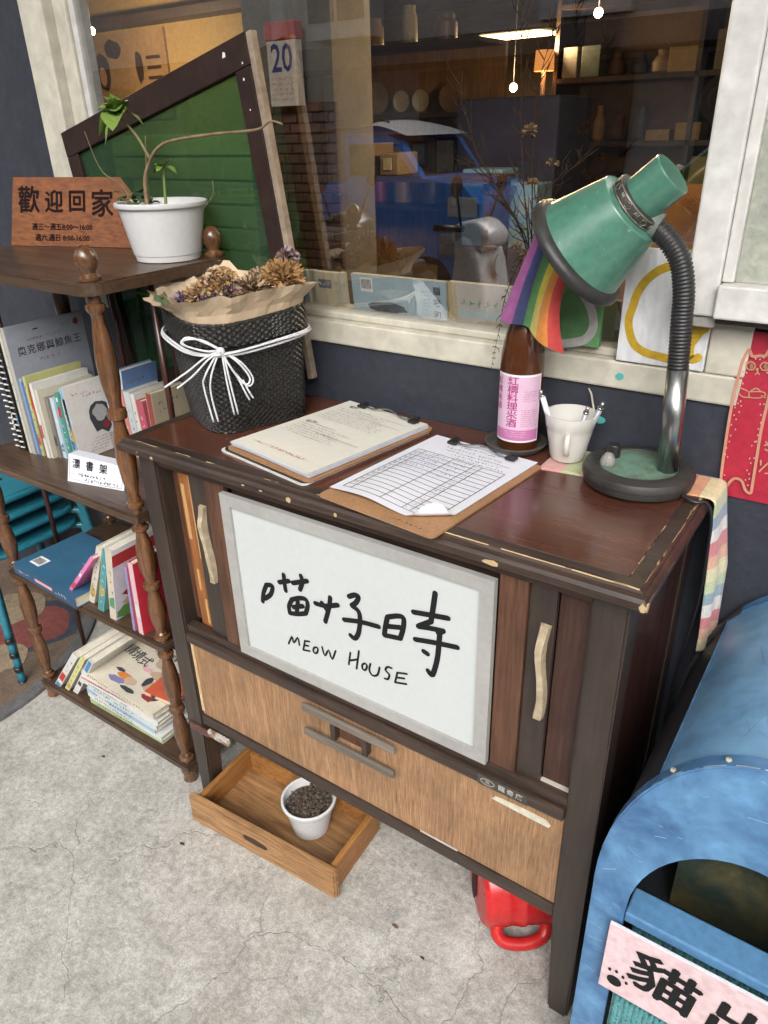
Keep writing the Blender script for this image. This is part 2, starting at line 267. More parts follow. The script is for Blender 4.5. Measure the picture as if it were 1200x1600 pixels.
# ================================================================ the setting
def concrete():
    mt = bpy.data.materials.new('concrete_floor'); mt.use_nodes = True
    n, l = mt.node_tree.nodes, mt.node_tree.links; b = n['Principled BSDF']
    tc = n.new('ShaderNodeTexCoord')
    def noise(sc, det=8, ro=.6, dist=0.):
        q = n.new('ShaderNodeTexNoise'); q.inputs['Scale'].default_value = sc; q.inputs['Detail'].default_value = det
        q.inputs['Roughness'].default_value = ro; q.inputs['Distortion'].default_value = dist; l.new(tc.outputs['Object'], q.inputs['Vector']); return q
    def ramp(src, a, b_, ca, cb):
        q = n.new('ShaderNodeValToRGB'); q.color_ramp.elements[0].position = a; q.color_ramp.elements[1].position = b_
        q.color_ramp.elements[0].color = (*ca, 1); q.color_ramp.elements[1].color = (*cb, 1); l.new(src, q.inputs[0]); return q
    def mix(mode, f, a, b_):
        q = n.new('ShaderNodeMixRGB'); q.blend_type = mode
        for i, x in enumerate((f, a, b_)):
            if isinstance(x, (float, int)): q.inputs[i].default_value = x if i == 0 else (x, x, x, 1)
            elif isinstance(x, tuple): q.inputs[i].default_value = (*x, 1)
            else: l.new(x, q.inputs[i])
        return q.outputs[0]
    big = noise(2.3, 7, .68, .5); mid = noise(11, 8, .74, .35); fine = noise(70, 4, .7)
    c = ramp(big.outputs['Fac'], .33, .66, (.40, .388, .36), (.50, .492, .472)).outputs[0]
    c = mix('MULTIPLY', .9, c, ramp(mid.outputs['Fac'], .32, .66, (.68, .67, .65), (1.12, 1.115, 1.11)).outputs[0])
    c = mix('MULTIPLY', .8, c, ramp(fine.outputs['Fac'], .34, .66, (.66, .65, .63), (1.2, 1.2, 1.19)).outputs[0])
    pale = noise(7, 7, .78, .8); c = mix('MIX', ramp(pale.outputs['Fac'], .55, .72, (0, 0, 0), (.6, .6, .6)).outputs[0], c, (.6, .595, .57))
    dirt = noise(3.4, 6, .74, .5); c = mix('MIX', ramp(dirt.outputs['Fac'], .56, .74, (0, 0, 0), (.45, .45, .45)).outputs[0], c, (.23, .215, .18))
    # hairline cracks: warped cells, broken up by another noise
    wp = noise(3.2, 5, .6); ad = n.new('ShaderNodeVectorMath'); ad.operation = 'MULTIPLY_ADD'
    l.new(wp.outputs['Color'], ad.inputs[0]); ad.inputs[1].default_value = (.34, .34, .34); l.new(tc.outputs['Object'], ad.inputs[2])
    vo = n.new('ShaderNodeTexVoronoi'); vo.feature = 'DISTANCE_TO_EDGE'; vo.inputs['Scale'].default_value = 2.9; l.new(ad.outputs[0], vo.inputs['Vector'])
    cr = ramp(vo.outputs['Distance'], .001, .0055, (1, 1, 1), (0, 0, 0)).outputs[0]
    gate = ramp(noise(1.7, 3).outputs['Fac'], .45, .55, (0, 0, 0), (.55, .55, .55)).outputs[0]
    ad2 = n.new('ShaderNodeVectorMath'); ad2.operation = 'MULTIPLY_ADD'; l.new(mid.outputs['Color'], ad2.inputs[0]); ad2.inputs[1].default_value = (.1, .1, .1); l.new(tc.outputs['Object'], ad2.inputs[2])
    vo2 = n.new('ShaderNodeTexVoronoi'); vo2.feature = 'DISTANCE_TO_EDGE'; vo2.inputs['Scale'].default_value = 9.; l.new(ad2.outputs[0], vo2.inputs['Vector'])
    cr2 = mix('MULTIPLY', 1., ramp(vo2.outputs['Distance'], .002, .014, (1, 1, 1), (0, 0, 0)).outputs[0], ramp(noise(2.6, 3).outputs['Fac'], .5, .64, (0, 0, 0), (.42, .42, .42)).outputs[0])
    ck = mix('LIGHTEN', 1., mix('MULTIPLY', 1., cr, gate), cr2)
    c = mix('MIX', ck, c, (.22, .205, .185))
    sp = noise(38, 2, .5); c = mix('MIX', ramp(sp.outputs['Fac'], .74, .77, (0, 0, 0), (.8, .8, .8)).outputs[0], c, (.16, .14, .12))
    gt = noise(260, 2, .5); c = mix('MULTIPLY', .7, c, ramp(gt.outputs['Fac'], .3, .7, (.68, .67, .65), (1.2, 1.2, 1.2)).outputs[0])
    l.new(c, b.inputs['Base Color'])
    l.new(ramp(mid.outputs['Fac'], .3, .7, (.45, .45, .45), (.72, .72, .72)).outputs[0], b.inputs['Roughness'])
    hgt = mix('ADD', .35, mix('SUBTRACT', 1., mid.outputs['Fac'], ck), fine.outputs['Fac'])
    bp = n.new('ShaderNodeBump'); bp.inputs['Strength'].default_value = .5; bp.inputs['Distance'].default_value = .006
    l.new(hgt, bp.inputs['Height']); l.new(bp.outputs[0], b.inputs['Normal'])
    return mt
CONC = concrete()
ASPH = pm('asphalt', (.07, .07, .072), (.045, .045, .047), scale=3, rough=.85, bump=.5, bscale=150)
struct('floor', MB().box(-6, 7, -2.6, 8.0, -.3, 0), CONC)
struct('ground', MB().add([(-120, -160, -.3), (120, -160, -.3), (120, 60, -.3), (-120, 60, -.3)], [(0, 1, 2, 3)]), ASPH)

WY = .400            # street face of the shop wall
GY = .432            # window glass
WX0, WX1 = -.47, .955   # window opening between the posts
SZ, TZ = 1.118, 2.35    # sill and head
wb = MB().box(-6, 7, WY, WY + .1, 0, SZ - .05).box(-6, WX0 - .11, WY, WY + .1, SZ - .05, 4.2).box(WX1 + .02, 7, WY, WY + .1, SZ - .05, 4.2).box(WX0 - .11, WX1 + .02, WY, WY + .1, TZ, 4.2)
wall = struct('wall', wb, SLATE)

CEIL = pm('arcade_ceiling', (.5, .49, .46), (.42, .41, .39), scale=3, rough=.8)
struct('ceiling', MB().box(-6, 7, -1.25, WY - .002, 3.3, 3.45), CEIL)  # unseen arcade ceiling, put back and cut short to balance the light
# window: sill board, posts, glass
win = thing('shop_window', 'large cream framed shop window with dark warm interior behind the glass', 'window', (.24, WY, SZ))
MB().box(WX0 - .12, WX1 + .045, WY - .008, GY + .06, 1.064, SZ - .008, .004).build('sill', CREAM, win)
MB().box(WX0 - .12, WX1 - .02, WY + .012, GY + .055, SZ - .0078, SZ + .006, .003).build('sill', CREAM, win)
MB().box(WX0 - .135, WX0 - .05, WY - .012, GY + .05, SZ - .007, TZ, .004).build('frame_post', CREAM, win)
MB().box(WX0 - .0495, WX0 - .005, WY + .014, GY + .04, SZ + .0065, TZ, .004).build('frame_post', CREAM, win)
MB().box(WX0 - .0045, WX0 + .012, WY + .022, GY + .03, SZ + .0065, TZ, .003).build('frame_post', WHITE, win)
MB().box(WX1 - .012, WX1 + .045, WY - .0085, GY + .05, SZ - .0075, TZ, .003).build('frame_post', CREAM, win)
MB().box(WX0 - .04, WX1 - .013, WY + .002, GY + .05, TZ - .06, TZ + .02, .004).build('head', CREAM, win)
g = bpy.data.materials.new('window_glass'); g.use_nodes = True
n, l = g.node_tree.nodes, g.node_tree.links; n.clear()
out = n.new('ShaderNodeOutputMaterial'); mx = n.new('ShaderNodeMixShader'); fz = n.new('ShaderNodeFresnel'); fz.inputs[0].default_value = 2.9
tr = n.new('ShaderNodeBsdfTransparent'); tr.inputs[0].default_value = (.97, .97, .95, 1); gl = n.new('ShaderNodeBsdfGlossy'); gl.inputs['Roughness'].default_value = .004
def two_sided(n, l, fz, ior):      # the pane reflects alike from both sides
    ge = n.new('ShaderNodeNewGeometry'); mp = n.new('ShaderNodeMapRange'); mp.inputs['To Min'].default_value = ior; mp.inputs['To Max'].default_value = 1 / ior
    l.new(ge.outputs['Backfacing'], mp.inputs['Value']); l.new(mp.outputs[0], fz.inputs[0])
two_sided(n, l, fz, 3.8)
l.new(fz.outputs[0], mx.inputs[0]); l.new(tr.outputs[0], mx.inputs[1]); l.new(gl.outputs[0], mx.inputs[2]); l.new(mx.outputs[0], out.inputs[0])
MB().add([(WX0 - .004, GY, SZ + .002), (WX1, GY, SZ + .002), (WX1, GY, TZ), (WX0 - .004, GY, TZ)], [(0, 1, 2, 3)]).build('glass', g, win)
DOTC = flat('turquoise_paint', (.09, .42, .4), .4)
for i, (x, z, a, b_) in enumerate(((.817, 1.086, .0065, .006), (.79, 1.0035, .010, .0065))):
    pl = [(a * math.cos(t * .5236) * (1 + .12 * math.sin(t * 2.3)), b_ * math.sin(t * .5236)) for t in range(12)]
    tag(MB().prism(pl, 0, .001, front(WY - (.0085 if i == 0 else .0005), x, z)).build('paint_splat', DOTC), ('small turquoise paint dab on the cream sill board', 'oval turquoise paint splash on the dark wall under the sill')[i], 'paint')

# opened white casement at the right end, frosted pane
FROST = pm('frosted_glass', (.42, .43, .36), (.3, .32, .28), scale=18, rough=.25, bump=.6, bscale=70)
cs = thing('casement_sash', 'chipped white wooden casement sash with frosted pane at the right edge', 'window', (.95, .36, 1.2))
MB().box(.906, .950, .352, .3905, 1.203, 2.3, .003).build('stile', WHITE, cs)
MB().box(.906, .951, .358, .3885, 1.186, 1.2025, .002).build('stile_foot', pm('bare_grey_wood', (.34, .33, .31), (.25, .24, .22), rough=.7), cs)
MB().box(.9505, .966, .360, .388, 1.250, 2.3, .002).build('bead', WHITE, cs)
MB().box(.9505, 1.40, .340, .388, 1.203, 1.249, .003).build('rail', WHITE, cs)
MB().box(.9505, 1.40, .362, .386, 1.192, 1.2025, .001).build('rail_underside', pm('weathered_rail', (.12, .1, .08), (.07, .06, .05), rough=.8), cs)
MB().box(.9665, 1.40, .372, .378, 1.2495, 2.3).build('pane', FROST, cs)

# ================================================================ cabinet
H = .946
cab = thing('cabinet', 'old dark brown wooden television cabinet under the shop window', 'cabinet', (.5, .2, 0))
def ring(x0, x1, y0, y1, z): return [(x0, y0, z), (x1, y0, z), (x1, y1, z), (x0, y1, z)]
prof = [(.012, .918), (.006, .919), (.0015, .9215), (0, .926), (.001, .9325), (.0045, .9375), (.0085, .9392), (.0092, .9425), (.0125, .9455), (.0135, .946), (.032, .946), (.0335, .9448), (.035, .946)]
vs = []; fs = []
for i, (d, z) in enumerate(prof): vs += ring(d, 1 - d, d, .39 - d * .2, z)
for i in range(len(prof) - 1):
    for j in range(4): j2 = (j + 1) % 4; fs.append((i * 4 + j, i * 4 + j2, i * 4 + 4 + j2, i * 4 + 4 + j))
fs.append((3, 2, 1, 0))
MB().add(vs, fs).build('top_moulding', DARKW, cab)
MB().box(.0348, .9652, .0348, .383, .93, .9458).build('table_top', REDW, cab)
# pale scuffs along the moulding edges
CHIP = flat('bare_wood_chip', (.5, .36, .2), .8)
sc = MB(); random.seed(3)
def scuff(x0, x1, y, z, wd): sc.strip([(x0, 0), ((x0 + x1) / 2, rn(-.0006, .0006)), (x1, rn(-.0004, .0004))], wd, fr((0, y, z), (1, 0, 0), (0, 1, .6)))
for k in range(26):
    x = rn(.02, .93); L = rn(.004, .03); scuff(x, x + L, .0118, .9462, rn(.0004, .0011))
for x, L, wd in ((.235, .012, .0014), (.62, .05, .0015), (.70, .08, .0018), (.80, .09, .0016), (.90, .07, .002), (.955, .03, .0022)): scuff(x, x + L, .0116, .9463, wd)
for k in range(22):
    y = rn(.01, .30); L = rn(.006, .05) ; sc.strip([(y, 0), (y + L, rn(-.0008, .0008))], rn(.0006, .0018), fr((rn(.9865, .9885), 0, .9464), (0, 1, 0), (-1, 0, 0)))
for k in range(12):
    y = rn(.03, .18); L = rn(.008, .03); sc.strip([(y, 0), (y + L, rn(-.0006, .0006))], rn(.0007, .0017), fr((.9667, 0, .9463), (0, 1, 0), (-1, 0, 0)))
for k in range(10):
    y = rn(.005, .12); L = rn(.006, .025); sc.strip([(y, 0), (y + L, rn(-.003, .003))], rn(.0008, .002), fr((.9992, 0, rn(.928, .934)), (0, 1, 0), (0, 0, 1)))
sc.build('scuff_mark', CHIP, cab)['kind'] = 'stuff'
ch = MB()
for x, z, a, b_ in ((.43, .9275, .006, .005), (.525, .927, .0035, .004), (.79, .927, .013, .0045), (.995, .928, .005, .007), (.10, .927, .004, .003), (.33, .929, .004, .0015), (.37, .9285, .004, .0015), (.06, .93, .002, .001)):
    pl = [(a * math.cos(t * .628) * rn(.7, 1.1), b_ * math.sin(t * .628) * rn(.6, 1.1)) for t in range(10)]
    ch.prism(pl, -.002, .0016, front(.0012, x, z))
pl = [(.006 * math.cos(t * .628), .007 * math.sin(t * .628) * rn(.7, 1.1)) for t in range(10)]
ch.prism(pl, -.002, .0018, fr((.9985, .006, .928), (0, 1, 0), (0, 0, 1)))
ch.build('chip', CHIP, cab)['kind'] = 'stuff'
# posts with tapered feet
def post(x0, x1, y0, y1, inner):
    t = .012
    a0, a1 = (x0, x1 - t) if inner > 0 else (x0 + t, x1)
    vs = [(a0, y0, 0), (a1, y0, 0), (a1, y1 - .008, 0), (a0, y1 - .008, 0)] + ring(x0, x1, y0, y1, .26) + ring(x0, x1, y0, y1, .9175)
    fs = [(3, 2, 1, 0)] + [(k * 4 + j, k * 4 + (j + 1) % 4, k * 4 + 4 + (j + 1) % 4, k * 4 + 4 + j) for k in range(2) for j in range(4)] + [(8, 9, 10, 11)]
    bm = bmesh.new(); bv = [bm.verts.new(q) for q in vs]; [bm.faces.new([bv[i] for i in f]) for f in fs]
    bmesh.ops.bevel(bm, geom=[e for e in bm.edges if abs((e.verts[0].co - e.verts[1].co).z) > .1], offset=.004, segments=2, affect='EDGES')
    mb = MB().bm(bm)
    return mb.build('leg', DARKWZ, cab)
post(.028, .078, .022, .07, 1); post(.927, .977, .022, .07, -1); post(.028, .078, .33, .378, 1); post(.927, .977, .33, .378, -1)
MB().box(.9705, .9745, .0705, .3295, .25, .9172).build('side_panel', wood('side_veneer', (.05, .02, .015), (.026, .011, .009), 'z', .35, .2), cab)
MB().box(.031, .035, .0705, .3295, .25, .9172).build('side_panel', MATS['side_veneer'], cab)
MB().box(.0785, .9265, .36, .365, .25, .9172).build('back_panel', MATS['side_veneer'], cab)
MB().box(.0785, .9265, .05, .355, .262, .272).build('bottom_board', MATS['side_veneer'], cab)
# carcase front: head rail, middle rail (half round), foot rail
MB().box(.0785, .9265, .026, .05, .896, .9172, .002).build('head_rail', BROWNZ if 0 else wood('brown_rail', (.06, .027, .017), (.035, .016, .011), 'x', .5), cab)
mr = MB().box(.0785, .9265, .018, .05, .487, .512, .004)
mr.build('middle_rail', DARKW, cab)
MB().box(.0785, .9265, .027, .048, .5125, .530, .002).build('sliding_track', DARKW, cab)
MB().box(.0785, .9265, .024, .05, .250, .2785, .002).build('foot_rail', DARKW, cab)
MB().box(.9267, .9275, .02, .0225, .33, .6).build('bead', INK, cab) if 0 else None
# door fields, left: gap, bare wood strip, dark stile, brown stile / right: brown stile, dark stile, brown panel
MB().box(.0785, .1055, .058, .062, .5305, .8955).build('door_edge', BROWNZ, cab)
MB().box(.106, .148, .047, .055, .5305, .8955, .001).build('stripped_panel', ORANGEZ, cab)
pt = MB()
for x0, x1, z0, z1 in ((.112, .121, .74, .86), (.135, .147, .70, .885), (.118, .124, .62, .67), (.128, .134, .54, .6)): pt.box(x0, x1, .0455, .0472, z0, z1)
pt.build('bare_patch', pm('pale_bare_wood', (.55, .33, .14), (.45, .24, .09), rough=.7, stretch=(1, 1, .1)), cab)
MB().box(.1485, .198, .036, .046, .5305, .8955, .0015).build('door_stile', DARKWZ, cab)
MB().box(.1985, .246, .030, .042, .5305, .8955, .0015).build('door_stile', BROWNZ, cab)
MB().box(.7915, .8355, .030, .042, .5305, .8955, .0015).build('door_stile', BROWNZ, cab)
MB().box(.836, .876, .036, .046, .5305, .8955, .0015).build('door_stile', DARKWZ, cab)
MB().box(.8765, .9265, .047, .055, .5305, .8955, .001).build('door_panel', wood('brown_door_panel', (.075, .034, .024), (.045, .02, .015), 'z', .5), cab)
MB().box(.8765, .9265, .0405, .0468, .5303, .5335).build('bead', CREAM, cab)
MB().box(.2465, .791, .05, .056, .5305, .8955).build('screen_back', DARKW, cab)
# carved pale pull handles on the sliding doors
PULL = pm('worn_pale_handle', (.5, .42, .29), (.3, .23, .15), scale=25, rough=.5, bump=.3)
def pull(x, z0, z1, yb):
    L = z1 - z0; n_ = 16; mb = MB(); vs = []; fs = []
    for i in range(n_ + 1):
        t = i / n_; z = z0 + L * t
        s_ = math.sin(math.pi * t); e = .5 * (1 - math.cos(2 * math.pi * t))
        hw = .0085 - .002 * e; pr = .008 + .010 * s_ ** 2 * (1 - .55 * math.exp(-((t - .5) / .18) ** 2)) + .003 * math.exp(-((t - .78) / .05) ** 2)
        cx = x + .004 * math.sin(2 * math.pi * t)
        vs += [(cx - hw, yb, z), (cx + hw, yb, z), (cx + hw * .8, yb - pr, z), (cx - hw * .6, yb - pr, z)]
    for i in range(n_):
        for j in range(4): j2 = (j + 1) % 4; fs.append((i * 4 + j, i * 4 + j2, i * 4 + 4 + j2, i * 4 + 4 + j))
    fs += [(0, 1, 2, 3), tuple(n_ * 4 + k for k in (3, 2, 1, 0))]
    mb.add(vs, fs, None, 0, False); return mb.build('handle', PULL, cab)
pull(.180, .667, .836, .0358); pull(.864, .662, .832, .0358)
# drop front of pale plywood, with its two-bar handle, tape scar, maker's plate, hinge
dp = MB().box(.0800, .9255, .0285, .036, .2795, .4855, .001).build('drop_front', PLY, cab)
MB().box(.0795, .0872, .0268, .0283, .29, .4845).build('bare_edge', pm('pale_ply_edge', (.6, .44, .25), (.5, .35, .18), rough=.7), dp)
GREYW = pm('weathered_grey_wood', (.2, .17, .14), (.12, .1, .08), scale=20, rough=.75, bump=.4, stretch=(.1, 1, 1))
hd = MB().box(.405, .618, .008, .0165, .466, .4835, .003).build('bar_handle', GREYW, dp)
MB().box(.405, .615, .008, .0165, .405, .4215, .003).build('bar_handle', GREYW, dp)
for x in (.475, .548): MB().box(x - .006, x + .006, .012, .0284, .422, .4655, .002).build('handle_strut', DARKWZ, dp)
MB().box(.470, .553, .0262, .0284, .4225, .465).build('handle_plate', BROWNZ, dp)
TAPE = pm('old_tape', (.6, .58, .47), (.5, .47, .38), rough=.6)
pl = [(-.052, -.004), (-.046, .003), (.0, .006), (.045, .0045), (.052, -.003), (.05, -.008), (.0, -.0065)]
MB().prism(pl, 0, .0022, fr((.853, .0284, .4605), (1, 0, .0), (0, 0, 1))).build('tape_scar', TAPE, dp)
MB().box(.66, .74, .0268, .0283, .2798, .284, .0005).build('tape_scar', pm('paper_tape', (.5, .46, .4), (.4, .36, .3)), dp)
mpl = MB().box(.779, .868, .0162, .0178, .489, .511, .0008).build('maker_plate', pm('plate_metal', (.09, .085, .075), (.06, .056, .05), rough=.4, metal=.4), cab)
lg = MB(); PM = front(.0160, .0, .5)
ov = [(.797 + .0125 * math.cos(t * math.pi / 10), .0062 * math.sin(t * math.pi / 10) * (abs(math.sin(t * math.pi / 10)) ** .15)) for t in range(21)]
lg.strip(ov, .0014, PM); lg.text('龍', .008, PM @ T(.797, 0, 0))
for i, c_ in enumerate('龍奇廠'): lg.text(c_, .0125, PM @ T(.822 + i * .0155, 0, 0), off=.0003)
lg.build('lettering', flat('plate_silver', (.42, .4, .36), .4), mpl)['kind'] = 'stuff'
hg = MB().box(.036, .098, .0165, .0218, .222, .241, .001).build('hinge_plate', pm('red_brown_strip', (.11, .05, .04), (.08, .035, .03)), cab)
MB().box(.0985, .162, .0165, .0236, .228, .2475, .001).box(.1, .162, .0145, .0163, .2405, .2475).build('hinge', pm('peeling_metal', (.5, .47, .42), (.2, .12, .08), scale=45, rough=.5, lo=.45, hi=.55), cab)

# ================================================================ the white sign in the cabinet
sg = thing('sign_board', 'white cat house sign with brushed black lettering in a grey frame', 'sign', (.52, .02, .53))
GREYF = pm('grey_tape_frame', (.37, .365, .35), (.31, .305, .29), scale=8, rough=.5, bump=.15, spots=(11, .72, (.52, .5, .46)), grain=.2)
fx0, fx1, fz0, fz1, fwid = .2475, .790, .5335, .886, .0225
def mitre(a, b, c, d): return MB().prism([a, b, c, d], 0, .011, front(.029))
o = [(fx0, fz0), (fx1, fz0), (fx1, fz1), (fx0, fz1)]; i_ = [(fx0 + fwid, fz0 + fwid), (fx1 - fwid, fz0 + fwid), (fx1 - fwid, fz1 - fwid), (fx0 + fwid, fz1 - fwid)]
for k in range(4): mitre(o[k], o[(k + 1) % 4], i_[(k + 1) % 4], i_[k]).build('frame', GREYF, sg)
MB().box(fx0 + fwid - .002, fx1 - fwid + .002, .0235, .0285, fz0 + fwid - .002, fz1 - fwid + .002).build('panel', pm('white_acrylic', (.52, .55, .542), (.50, .53, .522), scale=3, rough=.4, rv=0, bump=0, grain=.08), sg)
SM = front(.0230)
st = MB()
for k, s_ in enumerate(SIGN_BIG): st.strip(smooth_path([(a, b, 0) for a, b in s_], 4), .0098, SM, z=.00015 * (k % 6))
st.build('lettering', INK, sg)
for word in (SIGN_LAT[:7], SIGN_LAT[7:]):
    st = MB()
    for k, s_ in enumerate(word): st.strip(smooth_path([(a, b, 0) for a, b in s_], 3), .0042, SM, z=.00015 * (k % 6))
    st.build('lettering', INK, sg)

# ================================================================ bookshelf of turned posts
sh = thing('bookshelf', 'four tier dark wooden bookshelf with turned posts left of the cabinet', 'shelf', (-.32, .19, 0))
PX0, PX1, PY0, PY1 = -.61, -.03, .037, .338
Z1, Z2, Z3, Z4 = 1.225, .765, .435, .062
def board(z, t, ov=.02, rr=.03):
    pts = []
    x0, x1, y0, y1 = PX0 - ov, PX1 + ov, PY0 - ov, PY1 + ov
    for cx, cy, a0 in ((x1 - rr, y0 + rr, -90), (x1 - rr, y1 - rr, 0), (x0 + rr, y1 - rr, 90), (x0 + rr, y0 + rr, 180)):
        for k in range(5): a = R(a0 + k * 22.5); pts.append((cx + rr * math.cos(a), cy + rr * math.sin(a)))
    bm = bmesh.new(); n_ = len(pts)
    bot = [bm.verts.new((x, y, z - t)) for x, y in pts]; top = [bm.verts.new((x, y, z)) for x, y in pts]
    bm.faces.new(bot[::-1]); ft = bm.faces.new(top)
    for i in range(n_): bm.faces.new((bot[i], bot[(i + 1) % n_], top[(i + 1) % n_], top[i]))
    bmesh.ops.bevel(bm, geom=list(ft.edges), offset=.004, segments=2, affect='EDGES')
    return MB().bm(bm).build('shelf_board', SHELFW, sh)
board(Z1, .022, .028, .03); board(Z2, .02, .018, .006); board(Z3, .018, .018, .006); board(Z4, .018, .018, .006)
def turned(z0, z1, r=.0165):
    L = z1 - z0
    pr = [(0, .6), (.025, .6), (.03, 1.05), (.045, 1.1), (.055, .75), (.07, .8), (.085, .62), (.17, .98), (.27, 1.18), (.36, 1.0), (.43, .72), (.455, .7), (.465, 1.08), (.485, 1.18), (.505, 1.08), (.515, .74), (.55, .8), (.63, 1.12), (.73, 1.2), (.83, .95), (.9, .66), (.92, .72), (.935, 1.05), (.955, 1.1), (.965, .7), (1, .62)]
    return [(r * b, z0 + L * a) for a, b in pr]
for px in (PX0, PX1):
    for py in (PY0, PY1):
        mb = MB()
        for za, zb in ((Z4, Z3 - .018), (Z3, Z2 - .02), (Z2, Z1 - .022)): mb.lathe(turned(za + .0003, zb - .0003), 20, T(px, py, 0))
        mb.build('post', POSTW, sh)
        MB().lathe([(.012, 0), (.018, .004), (.015, .02), (.02, .034), (.0185, .0435)], 18, T(px, py, 0)).build('foot', POSTW, sh)
        MB().lathe([(.0185, 0), (.0205, .003), (.0205, .007), (.0165, .010), (.0125, .013), (.0125, .016), (.0165, .022), (.0195, .030), (.0205, .037), (.0188, .046), (.014, .054), (.0075, .0595), (.0005, .061)], 22, T(px, py, Z1 + .0003), cap1=False).build('finial', POSTW, sh)
ROD = wood('thin_rod_wood', (.07, .025, .018), (.04, .015, .012), 'z', .35, .2)
for px in (PX0, PX1):
    for za, zb in ((Z4, Z3 - .018), (Z3, Z2 - .02), (Z2, Z1 - .022)):
        MB().tube([(px, .165, za), (px, .165, zb)], .0065, 10).build('side_rod', ROD, sh)
for px in (-.2, -.4):
    for za, zb in ((Z4, Z3 - .018), (Z3, Z2 - .02), (Z2, Z1 - .022)):
        MB().tube([(px, PY1, za), (px, PY1, zb)], .0065, 10).build('back_rod', ROD, sh)
# ================================================================ things on the cabinet
PAPER = pm('white_paper', (.64, .655, .71), (.6, .615, .67), scale=4, rough=.8, bump=.05, grain=.1)
PAPERC = pm('cream_paper', (.6, .585, .52), (.56, .545, .48), scale=4, rough=.8, bump=.05, grain=.1)
MASON = pm('clipboard_hardboard', (.36, .2, .1), (.3, .16, .08), scale=14, rough=.6, bump=.15, bscale=200)
BLACKM = pm('black_metal', (.02, .02, .021), (.012, .012, .013), rough=.35, bump=.05)
STEEL = pm('grey_steel', (.5, .5, .5), (.4, .4, .4), rough=.25, metal=1., bump=.03)
GREYINK = flat('grey_print', (.13, .12, .12), .8); BLUEINK = flat('blue_pen_ink', (.08, .09, .25), .8); REDINK = flat('red_pen_ink', (.42, .07, .04), .8); BROWNINK = flat('brown_print', (.2, .1, .06), .8)
def scribble(mb, x, y, L, h, M, wd=.0006, dens=1.0, z=.0002):
    """one line of illegible small writing: a row of tiny broken strokes"""
    t = x; k = 0
    while t < x + L:
        cw = h * rn(.7, 1.0)
        for q in range(int(rn(2, 4) * dens)):
            a = (t + rn(0, cw), y + rn(-.45, .45) * h); b = (t + rn(0, cw), y + rn(-.45, .45) * h)
            if abs(a[0] - b[0]) + abs(a[1] - b[1]) > h * .25: mb.strip([a, b], wd, M, z + .00004 * (k % 4)); k += 1
        t += h * rn(1.0, 1.25)
def rrect(w_, h_, r, n_=4):
    out_ = []
    for cx, cy, a0 in ((w_ / 2 - r, -h_ / 2 + r, -90), (w_ / 2 - r, h_ / 2 - r, 0), (-w_ / 2 + r, h_ / 2 - r, 90), (-w_ / 2 + r, -h_ / 2 + r, 180)):
        for k in range(n_ + 1): a = R(a0 + k * 90 / n_); out_.append((cx + r * math.cos(a), cy + r * math.sin(a)))
    return out_
def clip_parts(par, M, wd=.115):
    sp = [(-wd / 2 + .012, 0, .004), (-wd / 4, -.004, .004), (0, .003, .009), (wd / 4, -.004, .004), (wd / 2 - .012, 0, .004)]
    MB().tube(smooth_path(sp, 4), .0016, 6, M).build('clip_bar', STEEL, par)
    for s_ in (-1, 1): MB().box(s_ * (wd / 2 - .008) - .009, s_ * (wd / 2 - .008) + .009, -.010, .006, .0005, .0055, .0015, M).box(s_ * (wd / 2 - .008) - .005, s_ * (wd / 2 - .008) + .005, .004, .011, .0035, .0085, .0015, M).build('clip_jaw', BLACKM, par)
# --- left clipboard: a stack of cream printed sheets
random.seed(11)
c1 = thing('clipboard', 'brown clipboard holding thick stack of cream printed sheets nearest the basket', 'clipboard', (.365, .2, H), 'clipboards on the cabinet')
Mc = fr((.367, .199, H + .0004), (math.cos(R(-9.5)), math.sin(R(-9.5)), 0), (math.sin(R(8.5)), math.cos(R(8.5)), 0))
MB().prism(rrect(.232, .318, .012), 0, .0022, Mc @ T(-.008, -.004, 0)).build('under_board', flat('white_board', (.6, .6, .58)), c1)
MB().prism(rrect(.228, .312, .014), .0024, .0045, Mc @ T(-.006, -.003, 0)).build('dark_board', BLACKM, c1)
MB().prism(rrect(.225, .312, .012), .0047, .0078, Mc).build('board', MASON, c1)
def sheet_fn(w_, h_, z, curl=0., cx=0, cy=0):
    def f(u, v):
        x, y = (u - .5) * w_, (v - .5) * h_
        zz = z + .0012 * math.sin(u * 5 + v * 3) * (1 - v) + .0025 * (1 - v) ** 3
        return (x + cx, y + cy, zz)
    return f
for k in range(7): MB().surf(sheet_fn(.21, .295, .0084 + k * .0011, 0, rn(-.0025, .0025), rn(-.004, .002)), 10, 14, Mc, sm=True).build('sheet', PAPER if k < 6 else PAPERC, c1)
tp = MB(); rd = MB(); ML = Mc @ T(0, 0, .0166)
def onsheet(v): return 0
pr = MB()
yy = .112
pr.text('簡介', .0105, ML @ T(-.065, yy + .006, .0012), off=.0003)
for q in range(3): scribble(pr, -.085 if q else -.05, yy - .004 - q * .0088, .15 - rn(0, .03), .0046, ML, .0007, z=.0012)
for q in range(5): scribble(pr, -.085, yy - .034 - q * .009, rn(.12, .155), .0046, ML, .0007, z=.0012)
yy = .012
pr.text('以下', .0135, ML @ T(-.072, yy, .0012), off=.0002); pr.strip([(-.055, yy - .003), (-.03, yy - .004), (.0, yy - .003)], .001, ML, .0013)
for q in range(6): scribble(pr, -.085, yy - .014 - q * .0088, rn(.1, .15), .0046, ML, .0007, z=.0016)
pr.build('print', GREYINK, c1)
pr = MB()
for y in (.084, .104 - .125): pr.strip([(-.02, y), (.088, y)], .0009, ML, .0014)
scribble(rd, -.075, -.118, .13, .0085, ML, .0011, z=.0034)
pr.build('print', BROWNINK, c1); rd.build('handwriting', REDINK, c1)
